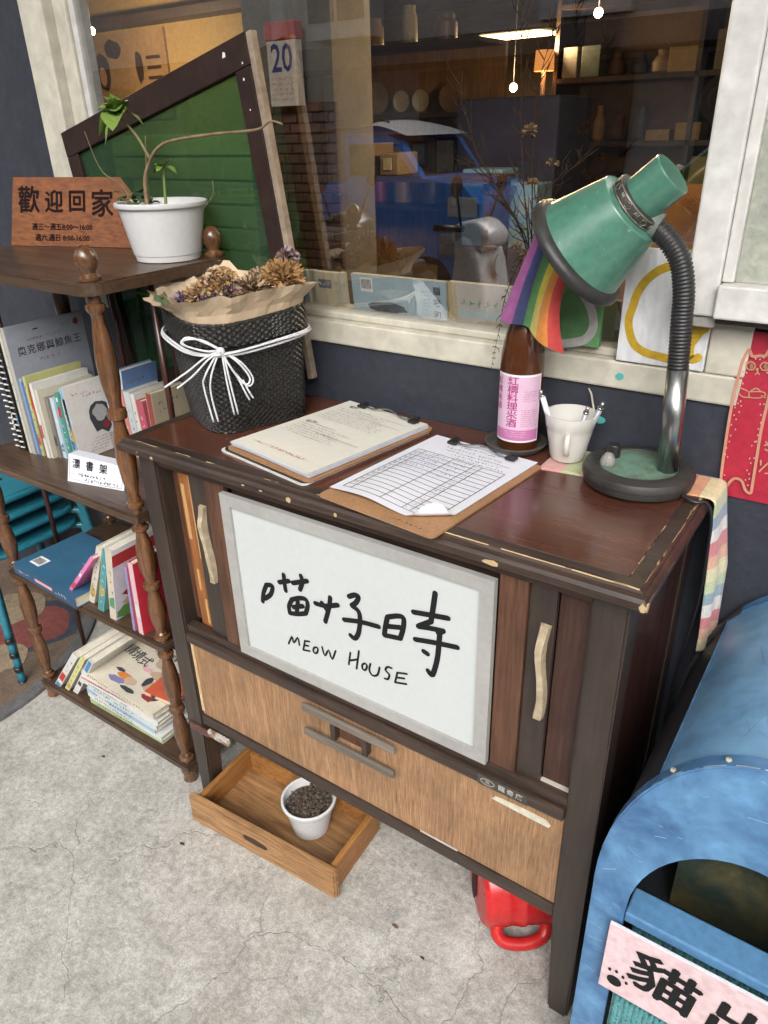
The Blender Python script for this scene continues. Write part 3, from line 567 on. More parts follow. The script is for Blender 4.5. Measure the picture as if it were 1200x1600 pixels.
clip_parts(c1, Mc @ T(.012, .136, .0165), .15)
# --- right clipboard: form with a curled corner
c2 = thing('clipboard', 'brown clipboard with a white handwritten sign-up form curling at one corner', 'clipboard', (.614, .15, H), 'clipboards on the cabinet')
Mc = fr((.614, .146, H + .0004), (math.cos(R(-6)), math.sin(R(-6)), 0), (math.sin(R(4.5)), math.cos(R(4.5)), 0))
MB().prism(rrect(.224, .305, .010), 0, .003, Mc).build('board', MASON, c2)
PW, PH = .21, .285
def form_z(x, y):
    u = x / PW + .5; v = y / PH + .5
    z = .0042 + .0045 * math.exp(-((u + v * .2 - .35) / .25) ** 2) * (1 - v) + .002 * (1.05 + math.sin(u * 6)) * (1 - v)
    c_ = max(0, (u - .62) + (.22 - v) * 1.2)
    return z + .0 * c_
def form(u, v):
    x, y = (u - .5) * PW - .006, (v - .5) * PH + .016
    # the lower right corner rolls over on itself along a slanted line
    d = (u - .86) * PW * .62 + (.085 - v) * PH * .78
    z = form_z(x, y)
    if d > 0:
        r = .009; a = min(d / r, 3.6); dx, dy = .62, -.78
        s_ = r * math.sin(a); rest = max(0, d - 3.6 * r)
        x += dx * (s_ - d) + dx * rest * math.cos(3.6); y += dy * (s_ - d) + dy * rest * math.cos(3.6)
        z += r * (1 - math.cos(a)) + rest * .2
    return (x, y, z)
MB().surf(form, 40, 50, Mc).build('sheet', PAPER, c2)
gr = MB(); wr = MB()
def P3(x, y): return V((x - .006, y + .016, form_z(x - .006, y + .016) + .0008))
def line3(mb, a, b, wd, n_=8):
    pts = [P3(a[0] + (b[0] - a[0]) * t / n_, a[1] + (b[1] - a[1]) * t / n_) for t in range(n_ + 1)]
    d = V((b[0] - a[0], b[1] - a[1], 0)).normalized(); nn = V((-d.y, d.x, 0)) * wd / 2
    vs = []
    for p_ in pts: vs += [p_ + nn, p_ - nn]
    mb.add(vs, [(2 * i, 2 * i + 1, 2 * i + 3, 2 * i + 2) for i in range(n_)], Mc)
gx = [-.088, -.072, -.052, -.012, .012, .03, .045, .065, .088]
gy0, gy1, rows = .066, -.128, 14
def okp(x, y): return ((x / PW + .5) - .86) * PW * .62 + (.085 - (y / PH + .5)) * PH * .78 < -.002
for i in range(rows + 1):
    y = gy0 + (gy1 - gy0) * i / rows
    xe = .088
    while not okp(xe, y): xe -= .004
    line3(gr, (-.088, y), (xe, y), .0013)
for x in gx:
    ye = gy1
    while not okp(x, ye): ye += .004
    if x in (-.088, -.072, -.012, .03, .045, .088): line3(gr, (x, gy0), (x, ye), .0014)
gr.build('print', GREYINK, c2)
tt = MB()
for k, (x, L, y, hh) in enumerate(((-.035, .075, .118, .0085), (-.055, .11, .104, .006), (-.05, .13, .092, .006), (-.03, .09, .081, .006), (-.08, .16, .0715, .0055))): scribble(tt, x, y, L, hh, Mc @ T(-.006, .016, .0052), .0009)
for i in range(rows):
    y = gy0 + (gy1 - gy0) * (i + .5) / rows
    if i < 13: tt.text(str(i + 1), .008, Mc @ T(-.086, y + .016, form_z(-.08, y + .016) + .0012))
    if okp(.04, y): scribble(tt, .033, y, .010, .006, Mc @ T(-.006, .016, form_z(.03, y + .016) + .0008), .0006)
tt.build('handwriting', GREYINK, c2)
for i in range(6):
    y = gy0 + (gy1 - gy0) * (i + .5) / rows; zz = form_z(-.03, y + .016) + .0012
    for xx, L in ((-.069, .05), (-.010, .036)): scribble(wr, xx, y, L, .0065, Mc @ T(-.006, .016, zz), .0005, 1.3)
wr.build('handwriting', BLUEINK, c2)
scr = MB(); scribble(scr, .03, -.141, .055, .007, Mc @ T(.0, 0, .0034), .0008); scr.build('handwriting', INK, c2)
clip_parts(c2, Mc @ T(.0, .140, .006), .135)

# --- basket of dried flowers
BK = V((.118, .232, 0))
WOVEN = pm('black_woven_fibre', (.022, .02, .018), (.012, .011, .010), scale=60, rough=.38, rv=.1, bump=.25, bscale=300)
bas = thing('flower_basket', 'black woven flower basket tied with white ribbon on the cabinet top', 'basket', (BK.x, BK.y, H))
def sq(a, r, e): # rounded square
    c, s_ = math.cos(a), math.sin(a); q = (abs(c) ** e + abs(s_) ** e) ** (-1 / e); return (r * q * c, r * q * s_)
RB = R(-20)
def bpt(a, t, off=0):
    r = .098 + .018 * t + .004 * math.sin(3 * a + 2 * t) * (1 - t) + off
    e = 4.6 - 1.6 * t
    x, y = sq(a - RB, r, e); ca, sa = math.cos(RB), math.sin(RB)
    return (BK.x + x * ca - y * sa, BK.y + x * sa + y * ca, H + .001 + .212 * t + .004 * math.sin(2 * a + 1) * t)
NA, NT = 200, 78
vs = []; fs = []
for j in range(NT + 1):
    for i in range(NA):
        o_ = .0012 * (1 if ((i // 2 + j // 2) % 2) else -1) if 0 < j < NT else 0
        vs.append(bpt(2 * math.pi * i / NA, j / NT, o_))
for j in range(NT):
    for i in range(NA): i2 = (i + 1) % NA; fs.append((j * NA + i, j * NA + i2, (j + 1) * NA + i2, (j + 1) * NA + i))
mb = MB().add(vs, fs, None, 0, False)
mb.add([bpt(2 * math.pi * i / NA, .02) for i in range(NA)], [tuple(range(NA))[::-1]])
mb.build('basket_body', WOVEN, bas)
vs = []; fs = []; NJ = 16
for j in range(NJ + 1):
    for i in range(NA):
        o_ = .007 + .0011 * (1 if (i // 2 + j // 2) % 2 else -1) - (.006 if j in (0,) else 0) - (.004 if j == NJ else 0)
        vs.append(bpt(2 * math.pi * i / NA, .80 + .215 * j / NJ + .012 * math.sin(i * .063) * (1 if j < NJ else 1), o_))
for j in range(NJ):
    for i in range(NA): i2 = (i + 1) % NA; fs.append((j * NA + i, j * NA + i2, (j + 1) * NA + i2, (j + 1) * NA + i))
MB().add(vs, fs).build('folded_cuff', WOVEN, bas)
RIB = pm('white_ribbon', (.66, .66, .69), (.58, .58, .61), scale=40, rough=.6, bump=.2, grain=.2)
rb = MB()
for k, dz in enumerate((0, .008, .004)):
    rb.tube([bpt(a_, .755 + .02 * math.sin(a_ * 2 + k * .7) + dz * 3, .011 + .002 * k) for a_ in [2 * math.pi * q / 60 for q in range(61)]], .0023, 6, cap=False)
band = rb.build('ribbon_band', RIB, bas)
nv = V((.72, -.69, 0)) * .018; K0 = V((.183, .126, 1.111)) + nv
def rib(pts, r=.002): return MB().tube(smooth_path([V(q) + nv * (.75 + .25 * ((i % 2))) for i, q in enumerate(pts)], 6), r, 6)
rib([(.183, .126, 1.111), (.166, .108, 1.128), (.146, .088, 1.138), (.138, .079, 1.130), (.146, .088, 1.121), (.166, .108, 1.113), (.183, .126, 1.111)]).build('ribbon_loop', RIB, bas)
rib([(.183, .126, 1.113), (.162, .104, 1.133), (.143, .083, 1.134), (.143, .084, 1.125), (.168, .110, 1.110), (.183, .126, 1.109)], .0017).build('ribbon_loop', RIB, bas)
rib([(.183, .126, 1.111), (.201, .145, 1.090), (.214, .158, 1.060), (.212, .155, 1.048), (.203, .147, 1.052), (.192, .135, 1.083), (.183, .126, 1.111)]).build('ribbon_loop', RIB, bas)
rib([(.183, .126, 1.111), (.206, .15, 1.088), (.218, .163, 1.056), (.211, .155, 1.044), (.196, .139, 1.072), (.183, .126, 1.109)], .0017).build('ribbon_loop', RIB, bas)
for pts in ([(.183, .126, 1.111), (.163, .105, 1.101), (.140, .082, 1.078), (.110, .050, 1.054)], [(.183, .126, 1.110), (.166, .109, 1.097), (.146, .088, 1.07), (.124, .066, 1.050)],
            [(.178, .121, 1.107), (.160, .102, 1.068), (.157, .099, 1.045), (.163, .105, .981)], [(.180, .123, 1.107), (.168, .111, 1.070), (.164, .107, 1.035), (.169, .111, .981)],
            [(.184, .127, 1.107), (.186, .129, 1.05), (.190, .133, .990)], [(.186, .129, 1.107), (.190, .133, 1.05), (.195, .138, .991)],
            [(.200, .143, 1.060), (.206, .15, 1.035), (.211, .155, 1.016)], [(.206, .149, 1.055), (.211, .155, 1.035), (.216, .16, 1.019)]):
    rib(pts, .0018).build('ribbon_tail', RIB, bas)
MB().lathe([(.001, -.006), (.006, -.004), (.0075, 0), (.006, .004), (.001, .006)], 10, fr(K0, (.7, .7, 0), (0, 0, 1)) , cap0=False, cap1=False).build('ribbon_knot', RIB, bas)
# bouquet: kraft paper collar, dried blooms, leaves
bq = thing('dried_bouquet', 'bouquet of dried brown flowers in crumpled kraft paper inside the basket', 'flowers', (BK.x, BK.y, H + .18))
KRAFT = pm('kraft_paper', (.62, .49, .34), (.53, .4, .27), scale=8, rough=.8, bump=.2, bscale=30)
random.seed(5)
NP = 64; vs = []; fs = []
jit = [rn(-1, 1) for _ in range(NP * 5)]
for j in range(5):
    for i in range(NP):
        a_ = 2 * math.pi * i / NP; t = j / 4
        fold = (1 if i % 4 < 2 else -1) * .004 * t + .004 * jit[(i // 2) * 5 + j] * (t + .15)
        rr = .006 + .030 * t ** 1.3
        x, y, z = bpt(a_, 1.0, -.004 + rr + fold)
        up_ = .006 + .044 * t * (1 + .45 * math.sin(a_ * 2 + 2.6) + .25 * jit[(i // 4) * 5])
        if j == 0: up_ = -.002
        vs.append((x, y, z + up_ * (.8 if j else 1)))
for j in range(4):
    for i in range(NP): i2 = (i + 1) % NP; fs.append((j * NP + i, j * NP + i2, (j + 1) * NP + i2, (j + 1) * NP + i))
MB().add(vs, fs).build('paper_wrap', KRAFT, bq)
vs = []; NP2 = 40
for j in range(3):
    for i in range(NP2):
        a_ = 2 * math.pi * i / NP2; x, y, z = bpt(a_, 1.0, -.012 + .010 * j + .004 * rn(-1, 1)); vs.append((x, y, z + (-.004, .018, .032 + rn(-.01, .01))[j]))
MB().add(vs, [(j * NP2 + i, j * NP2 + (i + 1) % NP2, (j + 1) * NP2 + (i + 1) % NP2, (j + 1) * NP2 + i) for j in range(2) for i in range(NP2)]).build('paper_wrap', KRAFT, bq)
def petal(mb, c, d, L, wd, curl, mi=0, rollv=None):
    d = V(d).normalized(); s_ = d.cross(V((rn(-1, 1), rn(-1, 1), rn(-1, 1)))).normalized(); n_ = s_.cross(d)
    vs = []
    for i in range(4):
        t = i / 3; ww = wd * (math.sin(math.pi * (t * .8 + .12)) ** .8)
        q = V(c) + d * L * t + n_ * curl * L * t * t
        vs += [q - s_ * ww + n_ * wd * .3, q, q + s_ * ww + n_ * wd * .3]
    mb.add(vs, [(i * 3 + k, i * 3 + k + 1, i * 3 + k + 4, i * 3 + k + 3) for i in range(3) for k in range(2)], None, mi, True)
def bloom(c, r, np_, mats, L=.5, wd=.2, squash=.8, lo=-.3):
    mb = MB()
    for k in range(np_):
        z = rn(lo, 1); a_ = rn(0, 6.283); q = math.sqrt(max(0, 1 - z * z)); d = V((q * math.cos(a_), q * math.sin(a_), z * squash))
        petal(mb, V(c) + d * r * rn(.35, .62), d + V((rn(-.3, .3), rn(-.3, .3), rn(-.3, .3))), r * L, r * wd, rn(-.5, .6), k % len(mats))
    return mb
TAN = pm('dried_petal_tan', (.42, .25, .1), (.3, .16, .06), scale=60, rough=.85); TAN2 = pm('dried_petal_pale', (.5, .37, .24), (.36, .25, .15), scale=60, rough=.85)
BRN = pm('dried_petal_brown', (.16, .09, .045), (.1, .055, .03), scale=60, rough=.85); PUR = pm('dried_purple', (.11, .075, .15), (.07, .05, .1), scale=60, rough=.85); LIL = pm('pale_lilac', (.4, .32, .37), (.3, .22, .27), scale=60, rough=.85)
LEAFG = pm('preserved_leaf', (.14, .2, .11), (.09, .14, .08), scale=30, rough=.6)
ZT = H + .212
bloom((.118, .205, ZT + .040), .052, 1100, [TAN, TAN2], .2, .10, .9, -.6).build('bloom', [TAN, TAN2], bq)
bloom((.210, .275, ZT + .052), .034, 420, [TAN], .7, .11).build('bloom', [TAN, TAN2], bq)
bloom((.178, .228, ZT + .032), .034, 300, [BRN, TAN2], .6, .10).build('bloom', [BRN, TAN2], bq)
bloom((.165, .27, ZT + .045), .028, 220, [BRN, TAN2], .6, .11).build('bloom', [BRN, TAN2], bq)
bloom((.085, .185, ZT + .022), .030, 260, [TAN2, TAN], .6, .09).build('bloom', [TAN2, TAN], bq)
bloom((.205, .30, ZT + .085), .020, 130, [LIL, BRN], .6, .2).build('bloom', [LIL, BRN], bq)
for k, (x, y, z, r) in enumerate(((.055, .17, .012, .022), (.13, .17, .016, .022), (.10, .24, .03, .02), (.15, .20, .03, .02), (.045, .23, .01, .022), (.19, .20, .01, .018))): bloom((x, y, ZT + z), r, 130, [PUR, LIL, BRN], .7, .1).build('bloom', [PUR, PUR if k % 2 else LIL, BRN], bq)
for c_, d in (((.20, .22, ZT + .004), (.6, .1, .5)), ((.215, .25, ZT + .002), (.2, .1, .6)), ((.07, .15, ZT + .002), (.1, -.6, .4)), ((.215, .29, ZT + .01), (.1, .1, .8)), ((.16, .16, ZT), (.4, -.5, .5)), ((.03, .17, ZT), (-.5, -.4, .6))):
    lf = MB()
    for q in range(2): petal(lf, V(c_) + V((rn(-.01, .01), rn(-.01, .01), 0)), d, .036, .014, .25)
    lf.build('leaf', LEAFG, bq)
for k in range(7):
    a_ = rn(0, 6.28); MB().tube([(BK.x + .03 * math.cos(a_), BK.y + .03 * math.sin(a_), H + .04), (BK.x + .06 * math.cos(a_), BK.y + .06 * math.sin(a_), ZT + .03)], .002, 5).build('stem', BRN, bq)

# --- coaster dish, rice wine bottle, flag, dried twigs
BX, BY = .668, .342
dish = MB().lathe([(.04, 0), (.046, .002), (.0525, .011), (.0545, .0145), (.0515, .0155), (.0485, .011), (.044, .0065), (.001, .006)], 40, T(BX - .003, BY + .0, H + .0003), cap1=False)
tag(dish.build('saucer', pm('grey_plastic_saucer', (.085, .08, .07), (.055, .052, .046), rough=.5, bump=.1)), 'dark grey round plastic saucer under the wine bottle', 'saucer')
bot = thing('wine_bottle', 'brown glass rice wine bottle with a pink label on the saucer', 'bottle', (BX, BY, H + .0068))
bz = H + .0070
BG = bpy.data.materials.new('brown_bottle_glass'); BG.use_nodes = True
bb = BG.node_tree.nodes['Principled BSDF']; bb.inputs['Base Color'].default_value = (.09, .028, .010, 1); bb.inputs['Roughness'].default_value = .08; bb.inputs['Transmission Weight'].default_value = .25; bb.inputs['Coat Weight'].default_value = .3
nz = BG.node_tree.nodes.new('ShaderNodeTexNoise'); nz.inputs['Scale'].default_value = 40; mr_ = BG.node_tree.nodes.new('ShaderNodeMapRange'); mr_.inputs['To Min'].default_value = .05; mr_.inputs['To Max'].default_value = .25
BG.node_tree.links.new(nz.outputs['Fac'], mr_.inputs['Value']); BG.node_tree.links.new(mr_.outputs[0], bb.inputs['Roughness'])
BR = .0365
MB().lathe([(.001, .004), (.028, .002), (.034, 0), (BR, .004), (BR, .150), (.0355, .165), (.032, .185), (.0265, .205), (.020, .225), (.0155, .245), (.0138, .262), (.0135, .29), (.0155, .2905), (.0155, .302), (.0125, .303), (.011, .29)], 40, T(BX, BY, bz), cap0=False, cap1=False).build('glass_body', BG, bot)
def wrap(mb, r, a_mid, z0, sgn=1):
    out_ = []
    for x, y, z in mb.v:
        a_ = a_mid + x / BR; rr = r + z; out_.append((BX + rr * math.cos(a_), BY + rr * math.sin(a_), z0 + y))
    mb.v = out_; return mb
AM = R(-74)
def patch(x0, x1, y0, y1): return MB().surf(lambda u, v: (x0 + (x1 - x0) * u, y0 + (y1 - y0) * v, 0), 24, 2)
lab = wrap(patch(-.043, .043, .018, .136), BR + .0005, AM, bz).build('label', pm('label_white', (.75, .72, .74), (.7, .66, .69), rough=.6, grain=.1), bot)
wrap(patch(-.040, .040, .0215, .1325), BR + .0008, AM, bz).build('label_print', pm('label_pink', (.62, .43, .55), (.58, .38, .51), rough=.6, grain=.1), lab)
wrap(patch(-.040, .040, .0215, .0405), BR + .0011, AM, bz).build('label_band', pm('label_magenta', (.47, .16, .34), (.43, .14, .31), rough=.6, grain=.1), lab)
MAG = flat('label_ink', (.4, .06, .22))
lt = MB()
for i, c_ in enumerate('紅標料理米酒'): lt.text(c_, .0155, T(-.008, .1245 - i * .0146, 0), off=.0002, sx=1.25)
for i, c_ in enumerate('紅標米酒'): lt.text(c_, .012, T(-.034, .122 - i * .0146, 0), off=.0001)
for q in range(5): scribble(lt, .010, .108 - q * .004, .022, .002, None, .0004)
for q in range(9): scribble(lt, .008, .076 - q * .0035, .026, .0019, None, .0004)
wrap(lt, BR + .0015, AM, bz).build('lettering', MAG, lab)
lt = MB()
for q in range(3): scribble(lt, -.018, .037 - q * .004, .034, .0024, None, .0004)
wrap(lt, BR + .0015, AM, bz).build('lettering', flat('label_white_ink', (.7, .6, .66)), lab)
FC = [(.24, .06, .2), (.03, .04, .15), (.06, .19, .06), (.5, .4, .035), (.5, .17, .02), (.4, .03, .025)]
fm = [pm('flag_' + nme, c_, tuple(x * .8 for x in c_), scale=12, rough=.75, bump=.1, sheen=.3) for nme, c_ in zip(('purple', 'blue', 'green', 'yellow', 'orange', 'red'), FC)]
flag = thing('rainbow_flag', 'small rainbow pride flag hanging from the bottle neck beside the lamp', 'flag', (.70, .30, 1.26))
tl, tr_, bl, br_ = V((.690, .318, 1.318)), V((.752, .312, 1.268)), V((.646, .298, 1.186)), V((.751, .290, 1.139))
def flagf(u, v):
    p_ = (tl * (1 - u) + tr_ * u) * (1 - v) + (bl * (1 - u) + br_ * u) * v
    return p_ + V((.006 * math.sin(u * 7 + v) * v - .012 * math.sin(math.pi * v) * u, -.012 * math.sin(u * 8.5 + 1.2 * v) * (.3 + v) , -.004 * math.cos(u * 5) * v))
fl = MB().surf(flagf, 36, 20)
fl.mi = [min(5, int((k % 36) / 6)) for k in range(36 * 20)]
fl.build('cloth', fm, flag)
MB().tube([(BX + .003, BY, bz + .27), (.684, .330, 1.325)], .0016, 6).build('stick', TAN, flag)
tw = thing('dried_branches', 'tall thin dried twigs standing in the wine bottle before the glass', 'branches', (BX, BY, bz + .15))
TWG = pm('twig_bark', (.05, .03, .02), (.03, .018, .012), scale=40, rough=.9, spec=.1)
random.seed(21)
def stem(pts, r0, side, slen, dens=1.0):
    P_ = smooth_path(pts, 8); n_ = len(P_); mb = MB().tube(P_, [r0 * (1 - .8 * i / n_) for i in range(n_)], 5)
    for i in range(int(n_ * .3), n_ - 1):
        for q in range(side):
            if rn(0, 1) > .75 * dens: continue
            d = (P_[i + 1] - P_[i]).normalized(); L = slen * rn(.4, 1.2) * (1 - .4 * i / n_)
            sd_ = (V((rn(-1, 1), rn(-.35, .1), rn(-.2, .8)))).normalized(); e1 = P_[i] + (d * .5 + sd_ * .8) * L * .5; e2 = e1 + (d * .8 + sd_ * .35) * L * .5
            mb.tube([P_[i], e1, e2], [.0008, .0006, .0003], 4, cap=False)
            if rn(0, 1) < .5:
                e3 = e1 + (d * .3 + V((rn(-1, 1), rn(-.3, .1), rn(0, 1)))) * L * .3; mb.tube([e1, e3], [.0005, .0003], 4, cap=False)
    return mb.build('stem', TWG, tw)
N0 = (BX, BY, bz + .22)
stem([N0, (.668, .338, 1.28), (.655, .325, 1.40), (.640, .33, 1.56), (.637, .33, 1.62)], .0016, 2, .05)
stem([N0, (.664, .338, 1.28), (.62, .33, 1.36), (.575, .33, 1.42), (.541, .335, 1.512)], .0018, 2, .06)
stem([N0, (.667, .338, 1.28), (.640, .33, 1.33), (.585, .325, 1.395), (.56, .33, 1.40)], .0013, 2, .05)
stem([N0, (.672, .338, 1.28), (.668, .33, 1.42), (.67, .33, 1.50), (.69, .33, 1.57)], .0014, 2, .05)
stem([N0, (.675, .338, 1.28), (.69, .335, 1.36), (.72, .34, 1.39), (.745, .35, 1.41)], .0012, 2, .05)
stem([N0, (.668, .334, 1.275), (.648, .310, 1.22), (.64, .305, 1.16), (.628, .305, 1.09)], .0010, 3, .018)
FLW = pm('dried_bud', (.2, .13, .06), (.13, .08, .04), scale=60, rough=.9)
for x, y, z in ((.662, .325, 1.44), (.672, .325, 1.375), (.655, .32, 1.285), (.672, .318, 1.275), (.666, .322, 1.445), (.70, .33, 1.40)):
    bloom((x, y, z), .008, 40, [FLW], .8, .2).build('dried_bud', [FLW], tw)

# --- mug and pens
MX, MY = .760, .342
CER = pm('white_ceramic', (.62, .605, .56), (.58, .565, .525), scale=3, rough=.18, rv=.05, bump=.0, coat=.4, grain=.08)
mug = thing('mug', 'white ceramic mug used as pen holder between bottle and lamp', 'mug', (MX, MY, H + .003))
mz = H + .0032
MB().lathe([(.022, 0), (.0275, .001), (.0295, .006), (.0325, .025), (.0375, .05), (.0392, .058), (.0402, .0595), (.0425, .078), (.0425, .080), (.0400, .080), (.0385, .062), (.034, .04), (.029, .012), (.001, .008)], 40, T(MX, MY, mz), cap1=False).build('cup', CER, mug)
ha = V((.30, -.95, 0)).normalized()
hp = [V((MX, MY, mz)) + ha * r_ + V((0, 0, z_)) for r_, z_ in ((.036, .052), (.046, .054), (.0535, .047), (.053, .034), (.046, .024), (.034, .02))]
MB().tube(smooth_path(hp, 6), .0048, 10, flat=.75).build('handle', CER, mug)
PENG = pm('grey_pen_plastic', (.33, .33, .34), (.28, .28, .29), rough=.25, bump=0); PENW = pm('white_pen_plastic', (.7, .72, .74), (.66, .68, .7), rough=.25, bump=0)
for k, (b0, t0, mt_, lb) in enumerate((((.748, .332, .962), (.707, .333, 1.062), PENW, 'white ballpoint pen leaning left in the mug'), ((.772, .334, .962), (.792, .327, 1.049), PENG, 'grey ballpoint pen leaning right, nearer the mug rim front'), ((.778, .345, .962), (.812, .338, 1.056), PENG, 'grey ballpoint pen leaning furthest right in the mug'))):
    pen = thing('pen', lb, 'pen', b0, 'pens in the mug'); b0, t0 = V(b0), V(t0); d = (t0 - b0).normalized(); L = (t0 - b0).length
    MB().tube([b0, b0 + d * (L - .012)], .0046, 12).build('barrel', mt_, pen)
    MB().tube([b0 + d * (L - .012), b0 + d * (L - .009)], .0051, 12).build('ring', STEEL, pen)
    MB().tube([b0 + d * (L - .009), t0], [.0034, .0030], 10).build('button', STEEL, pen)
    s_ = d.cross(V((.4, -.9, 0))).normalized(); c_ = d.cross(s_)
    Mp = Matrix((s_, c_, d)).transposed().to_4x4(); Mp.translation = b0
    MB().box(-.0016, .0016, .0052, .0066, L - .045, L - .010, .0005, Mp).box(-.0016, .0016, .003, .0066, L - .012, L - .0092, .0004, Mp).build('pocket_clip', mt_, pen)
    if k == 0:
        tx = MB(); scribble(tx, L - .045, 0, .028, .003, Mp @ Matrix.Rotation(R(-90), 4, 'Y') @ T(0, 0, .0049), .0006); tx.build('print', GREYINK, pen)

# --- striped cloth runner
STR = [(.55, .28, .25), (.42, .45, .25), (.6, .45, .3), (.5, .07, .08), (.62, .3, .16), (.65, .56, .33), (.45, .55, .35), (.22, .32, .42), (.66, .64, .62), (.58, .2, .22), (.62, .36, .25), (.62, .57, .38), (.46, .54, .34), (.25, .34, .42), (.66, .64, .63), (.56, .19, .22), (.6, .36, .26), (.6, .5, .35)]
smt = [pm('cloth_stripe_%s' % nm, c_, tuple(x * .88 for x in c_), scale=25, rough=.9, bump=.3, bscale=260, sheen=.2) for nm, c_ in zip('abcdefghijklmnopqr', STR)]
def run_pos(s):   # distance along the runner from the left end -> (x, z)
    e = .262
    if s < e: return (.735 + s, H + .0013)
    a = (s - e) / .012
    if a < math.pi / 2: return (.735 + e + .012 * math.sin(a), H + .0013 - .012 * (1 - math.cos(a)))
    q = s - e - .012 * math.pi / 2
    return (.735 + e + .012 + .012 * min(1, q / .25), H - .0107 - q)
LEN = .262 + .019 + .285
def clothf(u, v):
    s = u * LEN; x, z = run_pos(s); hang = max(0, (s - .28) / (LEN - .28))
    y0, y1 = .278 + .03 * min(1, s / .25) , .389
    if hang > 0: y0 = .308 + .028 * hang; y1 = .389 - .008 * hang
    y = y0 + (y1 - y0) * v
    x += (.020 * v + .005 * math.sin(v * 6)) * min(1, hang * 2.2)
    return (x, y, z - .006 * v * hang)
bnd = [0, .035, .065, .205, .228, .248, .275]
k = .275
while k < LEN: k += .024; bnd.append(k)
NU = 150; cm = MB().surf(clothf, NU, 10)
cm.mi = [min(len(smt) - 1, max(i for i, b_ in enumerate(bnd) if b_ <= (q % NU) / NU * LEN)) for q in range(NU * 10)]
cl = cm.build('cloth_runner', smt); sol = cl.modifiers.new('t', 'SOLIDIFY'); sol.thickness = .0015
tag(cl, 'pastel striped cloth runner under the lamp, hanging down the cabinet side', 'cloth')

# --- desk lamp
LB = V((.888, .310, H + .0035))
lamp = thing('desk_lamp', 'green gooseneck desk lamp with black round base on the cabinet', 'lamp', LB)
BLK = pm('black_lamp_plastic', (.022, .021, .02), (.04, .037, .033), scale=12, rough=.45, bump=.15)
GRN = pm('green_enamel', (.075, .205, .145), (.06, .175, .125), scale=5, rough=.3, rv=.08, bump=.06, coat=.25, spots=(110, .665, (.28, .4, .34)))
GRNR = pm('rusty_green_plate', (.13, .23, .175), (.09, .1, .06), scale=16, rough=.5, lo=.45, hi=.66)
MB().lathe([(.001, 0), (.076, 0), (.082, .003), (.0835, .009), (.0835, .013), (.085, .0145), (.085, .020), (.082, .026), (.074, .0285), (.0605, .029), (.059, .0275)], 64, T(*LB), cap0=False, cap1=False).build('base', BLK, lamp)
MB().lathe([(.0595, .0272), (.001, .0282)], 48, T(*LB), cap0=False, cap1=False).build('base_plate', GRNR, lamp)
MB().lathe([(.011, 0), (.0105, .018), (.0095, .020), (.001, .0203)], 16, T(LB.x - .045, LB.y + .012, LB.z + .0281), cap1=False).build('switch_stub', BLACKM, lamp)
MB().lathe([(.012, 0), (.0118, .004), (.0095, .012), (.006, .017), (.001, .0185)], 9, T(LB.x - .042, LB.y - .022, LB.z + .0279), cap1=False, sm=False).build('knob', pm('worn_grey_knob', (.28, .27, .25), (.17, .16, .15), scale=60, rough=.6), lamp)
CHR = pm('chrome_pole', (.42, .43, .42), (.3, .31, .3), scale=3, rough=.3, rv=.06, metal=1., bump=.02, stretch=(30, 30, .3))
pb, ptp = V((.931, .312, LB.z + .0276)), V((.922, .314, 1.134))
MB().tube([pb, ptp], .0155, 32).build('pole', CHR, lamp)
gp = smooth_path([ptp - V((0, 0, .004)), (.917, .312, 1.20), (.9135, .310, 1.245), (.903, .308, 1.283), (.884, .306, 1.309), (.860, .304, 1.327), (.842, .302, 1.336)], 14)
gp2 = []; gr_ = []
tot = [0]
for i in range(1, len(gp)): tot.append(tot[-1] + (gp[i] - gp[i - 1]).length)
NR = 46
def at_len(s):
    for i in range(1, len(gp)):
        if tot[i] >= s: t = (s - tot[i - 1]) / max(1e-9, tot[i] - tot[i - 1]); return gp[i - 1].lerp(gp[i], t)
    return gp[-1]
for k in range(NR * 4 + 1):
    gp2.append(at_len(tot[-1] * k / (NR * 4))); gr_.append((.0128, .0148, .0152, .0148)[k % 4])
MB().tube(gp2, gr_, 20).build('gooseneck', pm('black_rubber_hose', (.025, .025, .026), (.018, .018, .019), rough=.38, bump=.05), lamp)
# head: axis from the cap down to the rim
rimc, capc = V((.7625, .300, 1.2875)), V((.870, .300, 1.3825))
ax = (capc - rimc).normalized(); Mh = fr(rimc, ax.cross(V((0, 1, 0))), V((0, 1, 0))); 
if (Mh.to_3x3() @ V((0, 0, 1))).dot(ax) < 0: Mh = fr(rimc, -ax.cross(V((0, 1, 0))), V((0, 1, 0)))
HL = (capc - rimc).length
MB().lathe([(.0805, .006), (.0795, .0062), (.0788, .008), (.070, .037), (.061, .067), (.0545, .0885), (.0538, .0905), (.0525, .0915), (.051, .0918), (.040, .0935)], 56, Mh, cap0=False, cap1=False).build('shade', GRN, lamp)
MB().lathe([(.0772, .0085), (.0685, .037), (.0595, .067), (.0525, .0885), (.03, .0905)], 40, Mh, cap0=False, cap1=True).build('shade_lining', pm('white_lining', (.6, .6, .57), (.55, .55, .52), rough=.4), lamp)
MB().lathe([(.079, .0095), (.0815, .0085), (.0865, .0062), (.090, .001), (.0905, -.004), (.088, -.008), (.0835, -.008), (.0795, -.002), (.0785, .006)], 64, Mh, cap0=False, cap1=False).build('rim', pm('black_rubber_rim', (.02, .02, .02), (.032, .031, .03), scale=10, rough=.45), lamp)
bandp = MB().lathe([(.0395, .0936), (.041, .0945), (.0405, .107), (.0395, .1085), (.032, .1087)], 48, Mh, cap0=False, cap1=False).build('band', BLK, lamp)
SILV = pm('tarnished_silver', (.5, .47, .38), (.2, .18, .14), scale=60, rough=.4, metal=.8)
